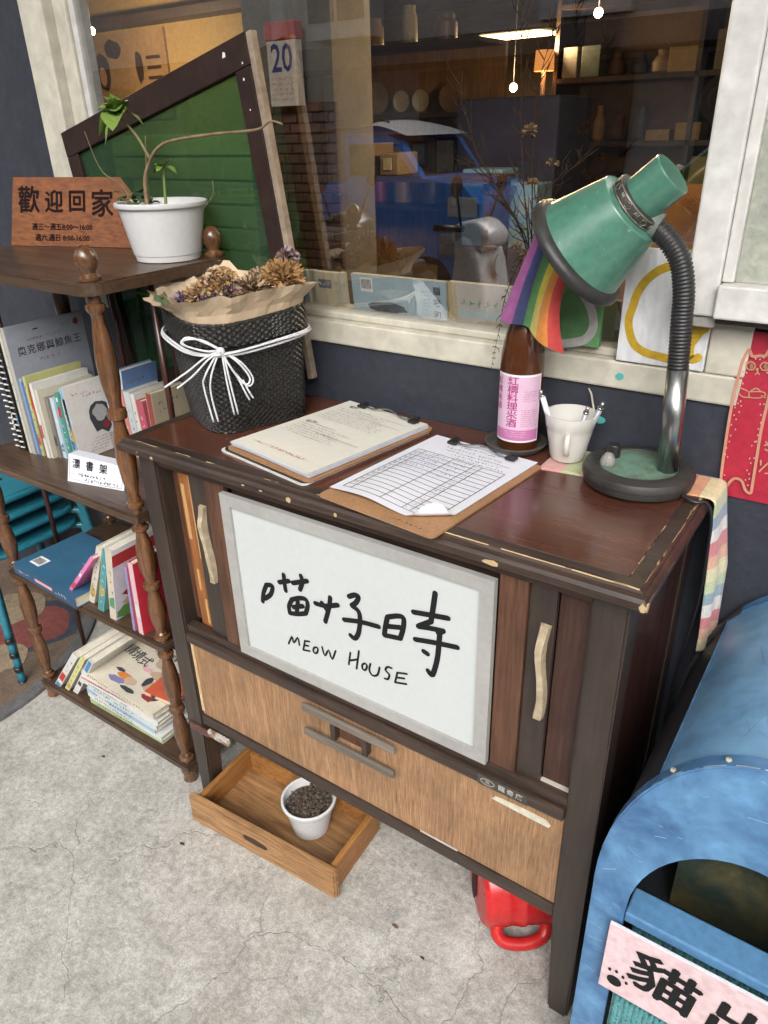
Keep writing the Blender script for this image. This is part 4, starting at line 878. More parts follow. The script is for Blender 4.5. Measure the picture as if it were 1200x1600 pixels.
MB().lathe([(.0402, .0943), (.0415, .0948), (.0412, .0962), (.0405, .0962)], 48, Mh, cap0=False, cap1=False).lathe([(.0402, .1062), (.0411, .1064), (.0408, .1078), (.040, .1078)], 48, Mh, cap0=False, cap1=False).build('band_ring', SILV, bandp)
em = MB()
for k in range(16):
    a0 = 2 * math.pi * k / 16
    def onb(x, y): a_ = a0 + x / .0405; return Mh @ V((.0414 * math.cos(a_), .0414 * math.sin(a_), .1012 + y))
    if k % 2 == 0:
        pts = [onb(.0042 * math.cos(t) * (1 + .22 * math.cos(5 * t)), .0042 * math.sin(t) * (1 + .22 * math.cos(5 * t))) for t in [q * .314 for q in range(21)]]
        em.tube(pts, .0005, 4, cap=False)
    else:
        for x in (-.0025, 0, .0025): em.tube([onb(x, -.004), onb(x + .0008, .004)], .0005, 4)
        em.tube([onb(-.0035, 0), onb(.0035, .001)], .0005, 4)
em.build('band_ornament', SILV, bandp)
MB().lathe([(.0318, .1085), (.0318, .110), (.0312, .152), (.0311, .1550), (.0306, .1562), (.0295, .1567), (.028, .1562), (.024, .1560), (.001, .1560)], 40, Mh @ T(.0, 0, 0), cap0=False, cap1=False).build('socket_cap', GRN, lamp)
e0, e1 = gp[-1] + (gp[-1] - gp[-4]).normalized() * -.014, None
jd = (gp[-1] - gp[-6]).normalized()
MB().tube([gp[-1] - jd * .030, gp[-1] - jd * .0295, gp[-1] + jd * .014], [.0165, .0190, .0184], 24).build('neck_joint', pm('grey_green_joint', (.17, .21, .185), (.13, .16, .14), rough=.4), lamp)
cp = smooth_path([(.965, .275, H + .012), (.985, .270, H + .008), (1.000, .280, H + .006), (1.010, .285, H - .02), (1.012, .30, .85), (1.010, .325, .75), (.998, .345, .62), (.992, .352, .50), (.994, .36, .3), (.99, .365, .02)], 10)
MB().tube(cp, .0026, 8).build('cord', BLACKM, lamp)
# a pale cable end behind the mug
tag(MB().tube(smooth_path([(.766, .397, 1.056), (.772, .396, 1.047), (.778, .390, 1.035), (.785, .384, 1.020)], 6), [.0012] * 4 + [.0018] * 15, 6).build('cable', pm('beige_cable', (.45, .42, .33), (.4, .37, .28), rough=.5)), 'thin beige cable on the wall behind the mug', 'cable')

# --- canvases on the sill
GC = thing('canvas_painting', 'small green canvas with a grey white curve behind the rainbow flag', 'painting', (.73, .41, SZ), 'canvases on the window sill')
gm = pm('green_canvas', (.11, .27, .11), (.08, .2, .08), scale=14, rough=.7, bump=.8, bscale=45)
MB().box(.66, .776, .394, .404, 1.1255, 1.262, .0015).build('canvas', gm, GC)
gs = MB()
for s_ in GRN_D: gs.strip(smooth_path([(a, b, 0) for a, b in s_], 4), .0145, front(.3932))
gs.build('brush_stroke', pm('thick_grey_paint', (.42, .42, .4), (.36, .36, .34), rough=.7, bump=.5, bscale=80), GC)
WC = thing('canvas_painting', 'white canvas with a thick yellow letter behind the lamp stem', 'painting', (.875, .41, SZ), 'canvases on the window sill')
wm = pm('white_impasto', (.68, .69, .7), (.6, .61, .63), scale=14, rough=.7, bump=1., bscale=38, stretch=(1.6, 1, .6))
MB().box(.808, .9415, .388, .3985, 1.1125, 1.285, .0015).build('canvas', wm, WC)
ys = MB()
for k, s_ in enumerate(YEL_A): ys.strip(smooth_path([(a, b, 0) for a, b in s_], 4), .0125, front(.3874), z=.0004 * k)
ys.build('brush_stroke', pm('thick_yellow_paint', (.52, .34, .02), (.45, .28, .015), rough=.6, bump=.5, bscale=80), WC)

# --- red cat banner on the wall
rp_ = thing('cat_poster', 'red poster with a long cat drawn in gold line on the dark wall', 'poster', (1.1, WY, .92))
MB().surf(lambda u, v: (.981 + .019 * (1 - v) + u * .30, WY - .004 - .004 * math.sin(v * 3.1), .918 + .262 * v), 4, 10).build('sheet', pm('red_poster_paper', (.42, .02, .045), (.37, .016, .04), scale=5, rough=.55, bump=.08), rp_)
GOLD = flat('gold_pink_ink', (.55, .27, .18), .45)
PMf = front(WY - .0092)
pc = MB()
for k, s_ in enumerate(CAT_BODY): pc.strip(smooth_path([(a, b, 0) for a, b in s_], 4), .0042, PMf, z=.0002 * k)
pc.build('drawing', GOLD, rp_); pc = MB()
for k, s_ in enumerate(CAT_FACE): pc.strip(smooth_path([(a, b, 0) for a, b in s_], 3), .0019, PMf, z=.0001 * (k % 3))
for k, s_ in enumerate(CAT_MISC): pc.strip([(a, b) for a, b in s_], .0025, PMf, z=.0001 * (k % 3))
pc.build('drawing', GOLD, rp_); pc = MB()
for s_ in CAT_EYE: pc.prism([(a, b) for a, b in s_[:-1]], 0, .0002, PMf)
pc.build('drawing', flat('gold_dark_ink', (.3, .19, .1), .5), rp_); pc = MB()
for a, b in CAT_DOTS: pc.prism([(a + .0011 * math.cos(t * 1.047), b + .0016 * math.sin(t * 1.047)) for t in range(6)], 0, .0002, PMf)
pc.build('drawing', flat('pale_pink_ink', (.6, .36, .34), .5), rp_)['kind'] = 'stuff'
# ================================================================ things on and behind the bookshelf
PAGES = pm('book_pages', (.62, .58, .48), (.52, .48, .38), scale=6, rough=.85, bump=.4, bscale=400, stretch=(1, 1, 1))
CV = {}
def cover_mat(c):
    k = tuple(round(x, 3) for x in c)
    if k not in CV: CV[k] = pm('book_cover_%d' % len(CV), k, tuple(x * .86 for x in k), scale=9, rough=.4, rv=.1, bump=.03, grain=.18)
    return CV[k]
def book(label, t, d, h, M, col, spine=None, pages=PAGES, extras=(), grp='books on the bookshelf'):
    """local frame: x thickness, y depth away from the spine, z height"""
    b = thing('book', label, 'book', M.to_translation(), grp)
    e = .0014
    mb = MB().box(0, e, 0, d, 0, h, 0, M).box(t - e, t, 0, d, 0, h, 0, M).box(e, t - e, 0, e, 0, h, 0, M, mi=1)
    mb.build('cover', [cover_mat(col), cover_mat(spine or col)], b)
    MB().box(e + .0002, t - e - .0002, e + .0002, d - .003, .003, h - .003, 0, M).build('pages', pages, b)
    rb_ = random.Random(label)
    if not any(x[0] == 'spine_label' for x in extras) and t > .009 and h < .29:
        a_ = rb_.uniform(.08, .3) * h; pc_ = [(.5, .06, .05), (.6, .58, .52), (.06, .2, .35), (.45, .3, .08), (.1, .25, .12), (.05, .05, .06)][rb_.randrange(6)]
        q = MB(); q.add([(t * .1, -.0003, a_), (t * .9, -.0003, a_), (t * .9, -.0003, a_ + h * rb_.uniform(.08, .2)), (t * .1, -.0003, a_ + h * rb_.uniform(.08, .2))], [(0, 1, 2, 3)], M); q.build('spine_label', cover_mat(pc_), b)
    if not any(x[0] == 'title' for x in extras) and not any(x[0] == 'print' for x in extras):
        q = MB(); F_ = M @ fr((t + .0003, 0, 0), (0, 1, 0), (0, 0, 1)); sv = random.getstate(); random.seed(label)
        for k in range(2): scribble(q, d * .15, h * (.86 - .1 * k), d * rn(.4, .7), h * .05, F_, .0014)
        for k in range(4): scribble(q, d * .2, h * (.5 - .07 * k), d * rn(.3, .6), h * .03, F_, .0009)
        random.setstate(sv); q.build('print', cover_mat((.12, .1, .1)), b)['kind'] = 'stuff'
    for nm, fn, mt in extras:
        q = MB(); fn(q, M); q.build(nm, mt, b)
    return b
def up(x, y, z, lean=0., yawd=0.):   # standing book: lean > 0 tips the top to the left
    return T(x, y, z) @ Matrix.Rotation(R(yawd), 4, 'Z') @ Matrix.Rotation(R(-lean), 4, 'Y')
def lie(x, y, z, yawd=0.):           # lying book: spine towards the street, front cover up; x is the left end
    return T(x, y, z) @ Matrix.Rotation(R(yawd), 4, 'Z') @ Matrix(((0, 0, 1, 0), (0, 1, 0, 0), (1, 0, 0, 0), (0, 0, 0, 1)))
def rightface(t): return lambda M: M @ fr((t + .0004, 0, 0), (0, 1, 0), (0, 0, 1))     # local x = depth, y = height
def spineface(M): return M @ fr((0, -.0004, 0), (1, 0, 0), (0, 0, 1))
def spine_marks(t, h, n_=5, a=.15, b=.85):
    def f(q, M):
        F = spineface(M)
        for k in range(n_):
            y = h * (a + (b - a) * k / n_); scribble(q, t * .25, y + h * .02, t * .5, min(t * .6, h * .07), F, .0014)
    return f
def vtext(body, size, x, y, dx=0, dy=0, face=None, off=.0003):
    def f(q, M):
        for i, c_ in enumerate(body): q.text(c_, size, face(M) @ T(x + dx * i, y + dy * i, 0), off=off)
    return f
def rect(face, x0, x1, y0, y1, z=.0001):
    return lambda q, M: q.add([(x0, y0, z), (x1, y0, z), (x1, y1, z), (x0, y1, z)], [(0, 1, 2, 3)], face(M))
def blob(face, cx, cy, rx, ry, z=.0002, n_=14, seed=1):
    def f(q, M):
        rr = random.Random(seed); q.add([(cx + rx * math.cos(6.283 * i / n_) * rr.uniform(.75, 1.1), cy + ry * math.sin(6.283 * i / n_) * rr.uniform(.75, 1.1), z) for i in range(n_)], [tuple(range(n_))], face(M))
    return f
C_ = flat
RED = C_('print_red', (.42, .04, .04)); MAROON = C_('print_maroon', (.22, .03, .035)); DKGREY = C_('print_dark', (.05, .05, .055)); WHT = C_('print_white', (.74, .74, .74)); CYAN = C_('print_blue', (.06, .22, .42)); ORG = C_('print_orange', (.55, .19, .04)); PGRN = C_('print_green', (.1, .25, .06)); PNK = C_('print_pink', (.62, .33, .38)); SKIN = C_('print_tan', (.45, .33, .24))
random.seed(31)
Y0 = .105
# --- second tier, left to right
for k, x in enumerate((-.560, -.538)):
    def rings(q, M, x=x):
        for i in range(17): q.tube([(x - .002, Y0 - .002, Z2 + .012 + i * .0145), (x + .004, Y0 - .0075, Z2 + .014 + i * .0145), (x + .011, Y0 - .002, Z2 + .012 + i * .0145)], .0022, 5)
    book(('black notebook with white wire binding at the far left of the second shelf', 'black notebook with white wire binding touching the grey picture book')[k], .010, .19, .262, up(x, Y0, Z2 + .0005), (.02, .02, .022), extras=(('wire_binding', rings, C_('binding_white', (.6, .6, .58))),))
book('thin cream book left of the grey picture book', .010, .2, .295, up(-.516, Y0, Z2 + .0005), (.55, .52, .42), extras=(('lettering', spine_marks(.010, .295), CYAN),))
gf = rightface(.014)
book('tall grey picture book with black Chinese title, tallest on the second shelf', .014, .205, .307, up(-.503, Y0, Z2 + .0005), (.30, .32, .37), (.42, .41, .36), extras=(
    ('title', vtext('奧克娜與鯨魚王', .0225, .030, .247, .0245, .0, gf, .0002), DKGREY),
    ('subtitle', lambda q, M: (scribble(q, .048, .272, .085, .007, gf(M), .0009), scribble(q, .07, .222, .05, .007, gf(M), .0009), scribble(q, .14, .288, .02, .006, gf(M), .0009)), MAROON),
    ('emblem', blob(gf, .182, .289, .0085, .0085, seed=4), MAROON), ('emblem', blob(gf, .075, .292, .008, .002, seed=2), DKGREY)))
book('slim light blue book right of the grey picture book', .007, .15, .19, up(-.4885, Y0 + .006, Z2 + .0005), (.28, .42, .55))
book('slim dark blue book on the second shelf', .009, .15, .184, up(-.4810, Y0 + .004, Z2 + .0005), (.09, .16, .34))
yf = rightface(.010)
book('yellow green booklet with orange lower band standing on the second shelf', .010, .15, .198, up(-.4715, Y0 + .005, Z2 + .0005), (.46, .46, .2), extras=(
    ('band', rect(yf, 0, .15, .12, .168), ORG), ('title', lambda q, M: scribble(q, .02, .178, .11, .010, yf(M), .0012), MAROON), ('lettering', spine_marks(.010, .198, 9, .05, .95), DKGREY)))
book('brown paperback with a red spine label behind the white folder', .012, .14, .182, up(-.4610, Y0 + .008, Z2 + .0005), (.17, .1, .065), (.15, .08, .055), extras=(('spine_label', rect(spineface, .001, .011, .10, .14), RED),))
book('white paper folder standing behind the cream pamphlet', .010, .15, .186, up(-.4480, Y0 + .004, Z2 + .0005), (.64, .63, .6))
book('cream pamphlet with dog-eared top standing on the second shelf', .008, .15, .170, up(-.4370, Y0 + .008, Z2 + .0005), (.55, .52, .42), extras=(('title', lambda q, M: scribble(q, .09, .158, .03, .006, rightface(.008)(M), .0009), DKGREY),))
book('grey brown book with dark spine beside the cream pamphlet', .013, .14, .150, up(-.4280, Y0 + .02, Z2 + .0005), (.2, .17, .15))
book('white and pale blue flecked paperback left of the teal spined book', .014, .13, .150, up(-.4140, Y0 + .025, Z2 + .0005), (.5, .6, .66), (.48, .6, .66), extras=(('lettering', spine_marks(.014, .150, 6), WHT),))
book('teal spined paperback with a red spine label on the second shelf', .014, .13, .163, up(-.3990, Y0 + .03, Z2 + .0005), (.1, .3, .27), (.05, .25, .22), extras=(('spine_label', rect(spineface, .002, .012, .105, .13), RED), ('lettering', spine_marks(.014, .163, 5, .05, .6), WHT), ('emblem', rect(spineface, .004, .010, .143, .153), WHT)))
book('white flecked book with grey green speckled spine', .014, .13, .150, up(-.3840, Y0 + .035, Z2 + .0005), (.52, .54, .5), (.42, .45, .38), extras=(('lettering', spine_marks(.014, .15, 7), DKGREY),))
bf = rightface(.012)
book('white book with a dark motorcycle photo on its cover', .012, .135, .178, up(-.3690, Y0 + .035, Z2 + .0005, 4), (.64, .62, .58), (.2, .36, .55), extras=(
    ('title', lambda q, M: (scribble(q, .018, .155, .04, .008, bf(M), .0011), scribble(q, .045, .146, .045, .008, bf(M), .0011)), RED),
    ('photo', blob(bf, .082, .088, .042, .042, seed=8), DKGREY), ('photo', blob(bf, .080, .098, .022, .022, .0004, seed=9), C_('print_grey', (.35, .34, .33))), ('photo', blob(bf, .09, .064, .012, .010, .0005, seed=5), MAROON), ('photo', rect(bf, .09, .13, .0, .04), C_('print_grey2', (.4, .38, .36))),
    ('lettering', lambda q, M: [scribble(q, .03 + i * .004, .012 + i * .007, .05, .004, bf(M), .0007) for i in range(5)], MAROON)))
book('light blue booklet standing just left of the turned post', .006, .09, .165, up(-.345, Y0 + .13, Z2 + .0005, 3), (.32, .47, .62))
# small pocket books in the back corner of the second shelf
PBK = 'pocket books behind the turned post'
book('blue picture book standing at the back behind the turned post', .02, .10, .215, up(-.300, .225, Z2 + .0005, -6), (.13, .22, .42), (.55, .6, .66), grp=PBK)
for k, (c_, hh, lb, tt) in enumerate((((.55, .2, .17), .168, 'coral red pocket book left in the back corner group', .016), ((.5, .52, .53), .165, 'pale grey pocket book with blue lettering in the back corner', .022), ((.62, .6, .54), .163, 'white pocket book in the middle of the back corner group', .014), ((.45, .09, .13), .15, 'crimson pocket book in the back corner', .024))):
    book(lb, tt, .10, hh, up(-.272 + (0, .018, .042, .058)[k], .222, Z2 + .0005, 3), c_, extras=(('lettering', spine_marks(tt, hh, 5), (WHT, CYAN, DKGREY, WHT)[k]),), grp=PBK)
of = rightface(.02)
book('cream pocket book with orange lower cover beside the basket', .02, .105, .175, up(-.180, .220, Z2 + .0005, 0), (.5, .43, .3), (.28, .06, .05), extras=(('band', rect(of, 0, .105, .0, .095), ORG),), grp=PBK)
# --- handwritten card standing on the second shelf edge
cd_ = thing('shelf_card', 'white handwritten card with three large Chinese characters on the second shelf', 'card', (-.2, .06, Z2))
Mcard = fr((-.286, .052, Z2 + .0008), (.150, .032, .0), (-.004, .02, .058))
MB().add([(0, 0, 0), (.158, .0, 0), (.162, .052, .002), (.150, .053, 0), (.0, .062, 0), (.0, .0, 0)], [(0, 1, 2, 3, 4)], Mcard).build('card', PAPER, cd_)
MB().add([(0, .062, 0), (.15, .053, 0), (.15, .06, -.03), (0, .069, -.03)], [(0, 1, 2, 3)], Mcard).build('card_fold', PAPER, cd_)
tx = MB()
for i, c_ in enumerate('漂書架'): tx.bold(c_, .0225, Mcard @ T(.024 + i * .038, .041 - i * .0012, .0012), .0004)
scribble(tx, .015, .019, .09, .0075, Mcard @ T(0, 0, .0010), .0013); scribble(tx, .05, .009, .085, .0075, Mcard @ T(0, 0, .0010), .0013)
tx.strip([(.004, .057), (.006, .008), (.06, .003)], .0008, Mcard @ T(0, 0, .0008)); tx.strip([(.09, .003), (.152, .004), (.154, .046)], .0008, Mcard @ T(0, 0, .0008))
tx.build('handwriting', INK, cd_)
# --- third tier
LB_ = 'books on the third shelf'
M3 = lie(-.592, .022, Z3 + .0005, -3)
def blue_top(M): return M @ fr((.0304, 0, 0), (0, 0, 1), (0, 1, 0))
bb3 = book('large blue hardback lying flat with a barcode on its cover', .030, .205, .285, M3, (.035, .115, .2), (.03, .09, .17), extras=(
    ('barcode_label', rect(blue_top, .030, .075, .030, .065, .0002), WHT), ('print', rect(blue_top, .155, .20, .105, .107, .0002), SKIN), ('print', blob(blue_top, .195, .085, .012, .010, seed=3), SKIN),
    ('barcode', lambda q, M: [rect(blue_top, .034 + i * .003, .0355 + i * .003, .036, .058, -.0003)(q, M) for i in range(12)], DKGREY),
    ('spine_label', lambda q, M: q.add([(.012, -.0006, .105), (.022, -.0006, .105), (.022, -.0006, .185), (.012, -.0006, .185)], [(0, 1, 2, 3)], M), PNK),
    ('lettering', lambda q, M: (scribble(q, .02, 0, .05, .008, M @ fr((.016, -.0006, 0), (0, 0, 1), (1, 0, 0)), .0012), scribble(q, .195, 0, .045, .012, M @ fr((.016, -.0006, 0), (0, 0, 1), (1, 0, 0)), .0016)), WHT)), grp=LB_)
book('hot pink thin book leaning steeply on the cream paperback', .010, .15, .185, up(-.352, .026, Z3 + .033, -44), (.62, .16, .36), (.66, .2, .42), extras=(('emblem', blob(spineface, .005, .09, .0035, .008, seed=6), WHT),), grp=LB_)
book('cream paperback with dark spine lettering leaning right', .020, .15, .205, up(-.312, .045, Z3 + .0005, -26), (.55, .51, .42), (.58, .54, .45), extras=(('lettering', spine_marks(.020, .205, 7), DKGREY),), grp=LB_)
book('sage green paperback leaning right beside the cream one', .010, .16, .205, up(-.281, .05, Z3 + .0005, -24), (.3, .36, .22), (.5, .5, .4), grp=LB_)
book('teal green spined paperback leaning right on the third shelf', .020, .17, .21, up(-.262, .035, Z3 + .0005, -22), (.2, .42, .36), (.07, .27, .29), extras=(('lettering', spine_marks(.020, .21, 6), WHT),), grp=LB_)
tf = rightface(.022)
book('paperback with drawn red lips and green leaf on a pale cover', .022, .15, .212, up(-.206, .028, Z3 + .0005, -12), (.6, .58, .64), (.56, .49, .38), extras=(
    ('print', rect(tf, 0, .15, .165, .198), RED), ('print', rect(tf, 0, .15, .198, .212), WHT), ('print', blob(tf, .09, .06, .04, .05, seed=12), PNK), ('print', blob(tf, .05, .075, .03, .012, .0004, seed=13), MAROON), ('print', blob(tf, .05, .05, .03, .014, .0005, seed=14), SKIN), ('print', blob(tf, .03, .022, .03, .018, .0006, seed=15), PGRN),
    ('title', lambda q, M: vtext('生活散記', .009, .012, .15, 0, -.012, tf)(q, M) if 0 else scribble(q, .008, .14, .006, .05, tf(M), .0012), DKGREY), ('lettering', spine_marks(.022, .212, 3, .4, .8), DKGREY)), grp=LB_)
book('thin blue and pink spined book against the red one', .008, .13, .180, up(-.120, .026, Z3 + .0005, -6), (.5, .16, .26), (.16, .25, .5), grp=LB_)
book('bright red paperback upright at the right end of the third shelf', .018, .15, .195, up(-.100, .026, Z3 + .0005, -4), (.5, .03, .05), (.6, .42, .46), grp=LB_)
# --- bottom tier: leaning books, then a lying stack
LB_ = 'books on the bottom shelf'
wf = lambda M: M @ fr((-.0004, .2, 0), (0, -1, 0), (0, 0, 1))
book('white paperback with dark photo and blue spine foot leaning at the far left', .020, .19, .225, up(-.573, .030, Z4 + .0005, -40), (.62, .6, .55), (.6, .6, .58), extras=(('spine_label', rect(spineface, .002, .018, 0, .028), CYAN), ('spine_label', rect(spineface, .002, .018, .05, .095), RED), ('lettering', spine_marks(.02, .225, 3, .5, .9), DKGREY), ('photo', blob(wf, .13, .17, .035, .028, seed=20), DKGREY), ('photo', rect(wf, .12, .14, .06, .10), PGRN)), grp=LB_)
book('yellow spined paperback leaning on the bottom shelf', .016, .19, .22, up(-.532, .034, Z4 + .0005, -38), (.6, .58, .5), (.56, .55, .22), extras=(('lettering', spine_marks(.016, .22, 5), PGRN),), grp=LB_)
book('white paperback with black spine patch leaning against the magazine stack', .018, .19, .215, up(-.500, .038, Z4 + .0005, -37), (.62, .6, .56), (.62, .61, .58), extras=(('spine_label', rect(spineface, .003, .015, .06, .08), DKGREY), ('emblem', rect(spineface, .003, .015, .15, .21), CYAN)), grp=LB_)
zz = Z4 + .0006
stk = [('pale green magazine at the very bottom of the lying stack', .012, (.5, .58, .45), (.36, .46, .24)), ('white magazine with coloured page edges low in the lying stack', .011, (.62, .62, .6), (.6, .62, .6)), ('white magazine with a blue streaked spine in the lying stack', .013, (.55, .6, .64), (.3, .42, .55)), ('white magazine with teal spine end in the lying stack', .014, (.62, .62, .6), (.5, .58, .58)), ('thin white magazine under the big illustrated book', .010, (.62, .61, .58), (.6, .6, .58)), ('white and red spined magazine beneath the illustrated book', .008, (.6, .55, .5), (.5, .25, .25))]
for k, (lb, t_, c_, sp_) in enumerate(stk):
    t_ *= 1.3
    book(lb, t_, .19 + rn(-.006, .006), .30 + rn(-.012, .012), lie(-.424 + rn(-.006, .008), .037 + rn(-.003, .004), zz, rn(-1.5, 1.0)), c_, sp_, extras=(('lettering', lambda q, M, t_=t_: scribble(q, .03, 0, .16, t_ * .6, M @ fr((t_ / 2, -.0006, 0), (0, 0, 1), (1, 0, 0)), .0016), DKGREY),), grp=LB_); zz += t_ + .0008
def magf(M): return M @ fr((.0184, 0, 0), (0, 0, 1), (0, 1, 0))
ex = [('title', vtext('情境式', .040, .05, .130, .038, -.006, magf, .0006), DKGREY), ('subtitle', lambda q, M: vtext('英語圖解', .022, .12, .172, .025, 0, magf)(q, M), DKGREY), ('lettering', lambda q, M: [scribble(q, .06, .085 - i * .008, .08, .004, magf(M), .0007) for i in range(4)], SKIN)]
for i, (cx, cy, rx, ry, mt_) in enumerate(((.13, .05, .03, .012, ORG), (.16, .045, .025, .014, SKIN), (.12, .03, .035, .012, C_('print_violet', (.2, .18, .35))), (.22, .06, .03, .018, SKIN), (.25, .03, .025, .012, MAROON), (.21, .1, .035, .016, SKIN), (.25, .13, .03, .012, MAROON), (.18, .02, .03, .008, DKGREY), (.235, .085, .02, .01, CYAN), (.27, .05, .015, .02, DKGREY), (.18, .14, .03, .018, SKIN), (.29, .10, .014, .03, ORG), (.20, .07, .012, .02, DKGREY), (.16, .10, .02, .008, PNK), (.27, .15, .022, .012, SKIN), (.10, .06, .02, .006, DKGREY))):
    ex.append(('print', blob(magf, cx, cy, rx, ry, .0001 - .0001 * i, seed=40 + i), mt_))
ex.append(('lettering', lambda q, M: [scribble(q, .03 + .05 * i, 0, .04, .009, M @ fr((.009, -.0006, 0), (0, 0, 1), (1, 0, 0)), .0014) for i in range(5)], DKGREY))
book('thick cream illustrated language book on top of the lying stack', .018, .20, .31, lie(-.432, .040, zz, -2), (.6, .55, .45), (.58, .53, .42), extras=tuple(ex), grp=LB_)
zz += .0188
book('small orange red booklet lying on the illustrated book', .012, .09, .10, lie(-.195, .065, zz, 6), (.52, .1, .05), (.55, .5, .35), grp=LB_)

# ================================================================ top of the bookshelf
ws = thing('welcome_board', 'orange brown wooden board with painted Chinese opening hours', 'sign', (-.45, .3, Z1))
bdir = V((.318, .100, 0)).normalized(); bn = V((bdir.y, -bdir.x, 0))
Mb = fr(V((-.618, .247, Z1 + .001)), bdir, (-bn * .30 + V((0, 0, 1))))
BW, BH = .335, .150
MB().prism([(0, 0), (BW, 0), (BW - .004, BH), (.012, BH + .002)], -.010, 0, Mb).build('board', wood('orange_board', (.22, .072, .013), (.16, .046, .009), 'x', .6, .0), ws)
DKRED = flat('dark_brown_paint', (.014, .005, .005), .9)
tx = MB(); F0 = Mb @ T(0, 0, .0006)
for c_, x, y, s_ in (('歡', .055, .098, .062), ('迎', .125, .095, .052), ('回', .188, .096, .050), ('家', .255, .090, .062)): tx.bold(c_, s_, F0 @ T(x, y, 0), .0013)
tx.build('lettering', DKRED, ws)
tx = MB(); tx.bold('週三～週五8:00～16:00', .0165, F0 @ T(.145, .042, 0), .0004, 1.02); tx.bold('週六.週日 8:00-16:00', .0165, F0 @ T(.145, .018, 0), .0004, 1.04); tx.build('lettering', DKRED, ws)

PCX, PCY = -.098, .278
pp = thing('potted_plant', 'leggy green plant in a large white plastic pot on the bookshelf', 'plant', (PCX, PCY, Z1))
WPL = pm('white_plastic_pot', (.62, .62, .62), (.56, .56, .555), scale=6, rough=.4, bump=.12, spots=(18, .74, (.5, .48, .44)), grain=.12)
MB().lathe([(.062, 0), (.064, .001), (.066, .012), (.0675, .0125), (.0835, .098), (.085, .0985), (.0865, .1), (.0895, .1005), (.091, .103), (.0905, .1085), (.088, .11), (.084, .1085), (.082, .098), (.08, .09)], 48, T(PCX, PCY, Z1 + .0006), cap1=False).build('pot', WPL, pp)
SOIL = pm('potting_soil', (.055, .038, .025), (.025, .018, .013), scale=60, rough=.95, bump=1., bscale=120)
MB().surf(lambda u, v: (PCX + .081 * v * math.cos(6.283 * u), PCY + .081 * v * math.sin(6.283 * u), Z1 + .094 + .006 * math.sin(u * 25 + v * 9) * v), 36, 8).build('soil', SOIL, pp)
STM = pm('green_brown_stem', (.2, .17, .07), (.13, .1, .045), scale=25, rough=.6); STMG = pm('green_stem', (.22, .28, .08), (.15, .2, .06), scale=25, rough=.6); STMB = pm('woody_stem', (.25, .17, .1), (.16, .1, .06), scale=25, rough=.7)
LEAF = pm('fresh_leaf', (.20, .29, .06), (.12, .2, .04), scale=30, rough=.4, rv=.1, bump=.15, sss=.1); LEAFD = pm('dark_leaf', (.07, .12, .035), (.045, .08, .025), scale=30, rough=.5)
zt = Z1 + .098
def tb(pts, r, mt_, nm='stem'): P_ = smooth_path(pts, 6); n_ = len(P_); return MB().tube(P_, [r * (1 - .55 * i / n_) for i in range(n_)], 8).build(nm, mt_, pp)
tb([(-.128, .268, zt), (-.127, .272, 1.375), (-.106, .275, 1.410)], .0050, STMB)
tb([(-.106, .275, 1.409), (-.133, .275, 1.448), (-.169, .274, 1.480), (-.178, .272, 1.492)], .0032, STM)
tb([(-.106, .275, 1.409), (-.085, .275, 1.426), (-.044, .275, 1.440), (.069, .275, 1.450), (.179, .274, 1.455), (.215, .273, 1.467), (.242, .272, 1.462)], .0035, STMB)
tb([(-.066, .262, zt), (-.060, .262, 1.372), (-.055, .262, 1.396)], .0034, STMG)
tb([(-.150, .29, zt), (-.142, .29, 1.38), (-.135, .292, 1.43), (-.13, .292, 1.45)], .0022, STM)
tb([(-.19, .29, zt - .004), (-.24, .30, 1.36), (-.285, .29, 1.39), (-.309, .285, 1.462)], .0014, STM)
tb([(.0, .30, zt), (.028, .30, 1.348), (.032, .30, 1.372)], .0012, STMB)
def leaf(c, d, L, wd, droop=.35, mt_=LEAF, rollv=0., fold=.3):
    d = V(d).normalized(); s_ = d.cross(V((0, 0, 1))); s_ = s_.normalized() if s_.length > .05 else V((1, 0, 0)); n_ = s_.cross(d)
    if rollv: q = Matrix.Rotation(rollv, 3, d); s_ = q @ s_; n_ = q @ n_
    vs = []; N_ = 9
    for i in range(N_):
        t = i / (N_ - 1); ww = wd * (math.sin(math.pi * t ** .75) ** .85) * (1 - .15 * t)
        p_ = V(c) + d * L * t + V((0, 0, -1)) * droop * L * t * t
        for k in (-1, -.5, 0, .5, 1): vs.append(p_ + s_ * ww * k + n_ * (fold * ww * abs(k) + .0012 * math.sin(i * 2.1 + k * 3)))
    return MB().add(vs, [(i * 5 + k, i * 5 + k + 1, i * 5 + k + 6, i * 5 + k + 5) for i in range(N_ - 1) for k in range(4)], None, 0, True).build('leaf', mt_, pp)
c0 = (-.178, .272, 1.493)
for d, L, wd, dr, ro in (((.35, -.45, -.1), .050, .021, .55, .2), ((-.3, -.1, .5), .040, .015, .3, 0), ((-.6, -.2, -.1), .045, .014, .8, .5), ((.6, .1, .1), .055, .014, .7, -.4), ((-.1, -.5, .4), .035, .016, .4, 0), ((.35, -.1, .4), .045, .016, .5, -.3), ((-.4, .2, .6), .04, .015, .3, .3), ((.1, .1, .9), .03, .013, .1, 0), ((-.2, -.4, -.5), .045, .014, .5, 0), ((.5, -.4, .2), .042, .016, .4, .3), ((-.5, -.4, .3), .042, .016, .4, -.3), ((.0, -.2, .8), .034, .015, .2, 0), ((.5, .1, .5), .04, .015, .4, .2)):
    leaf(c0, d, L * 1.12, wd * 1.3, dr * .8, LEAF, ro)
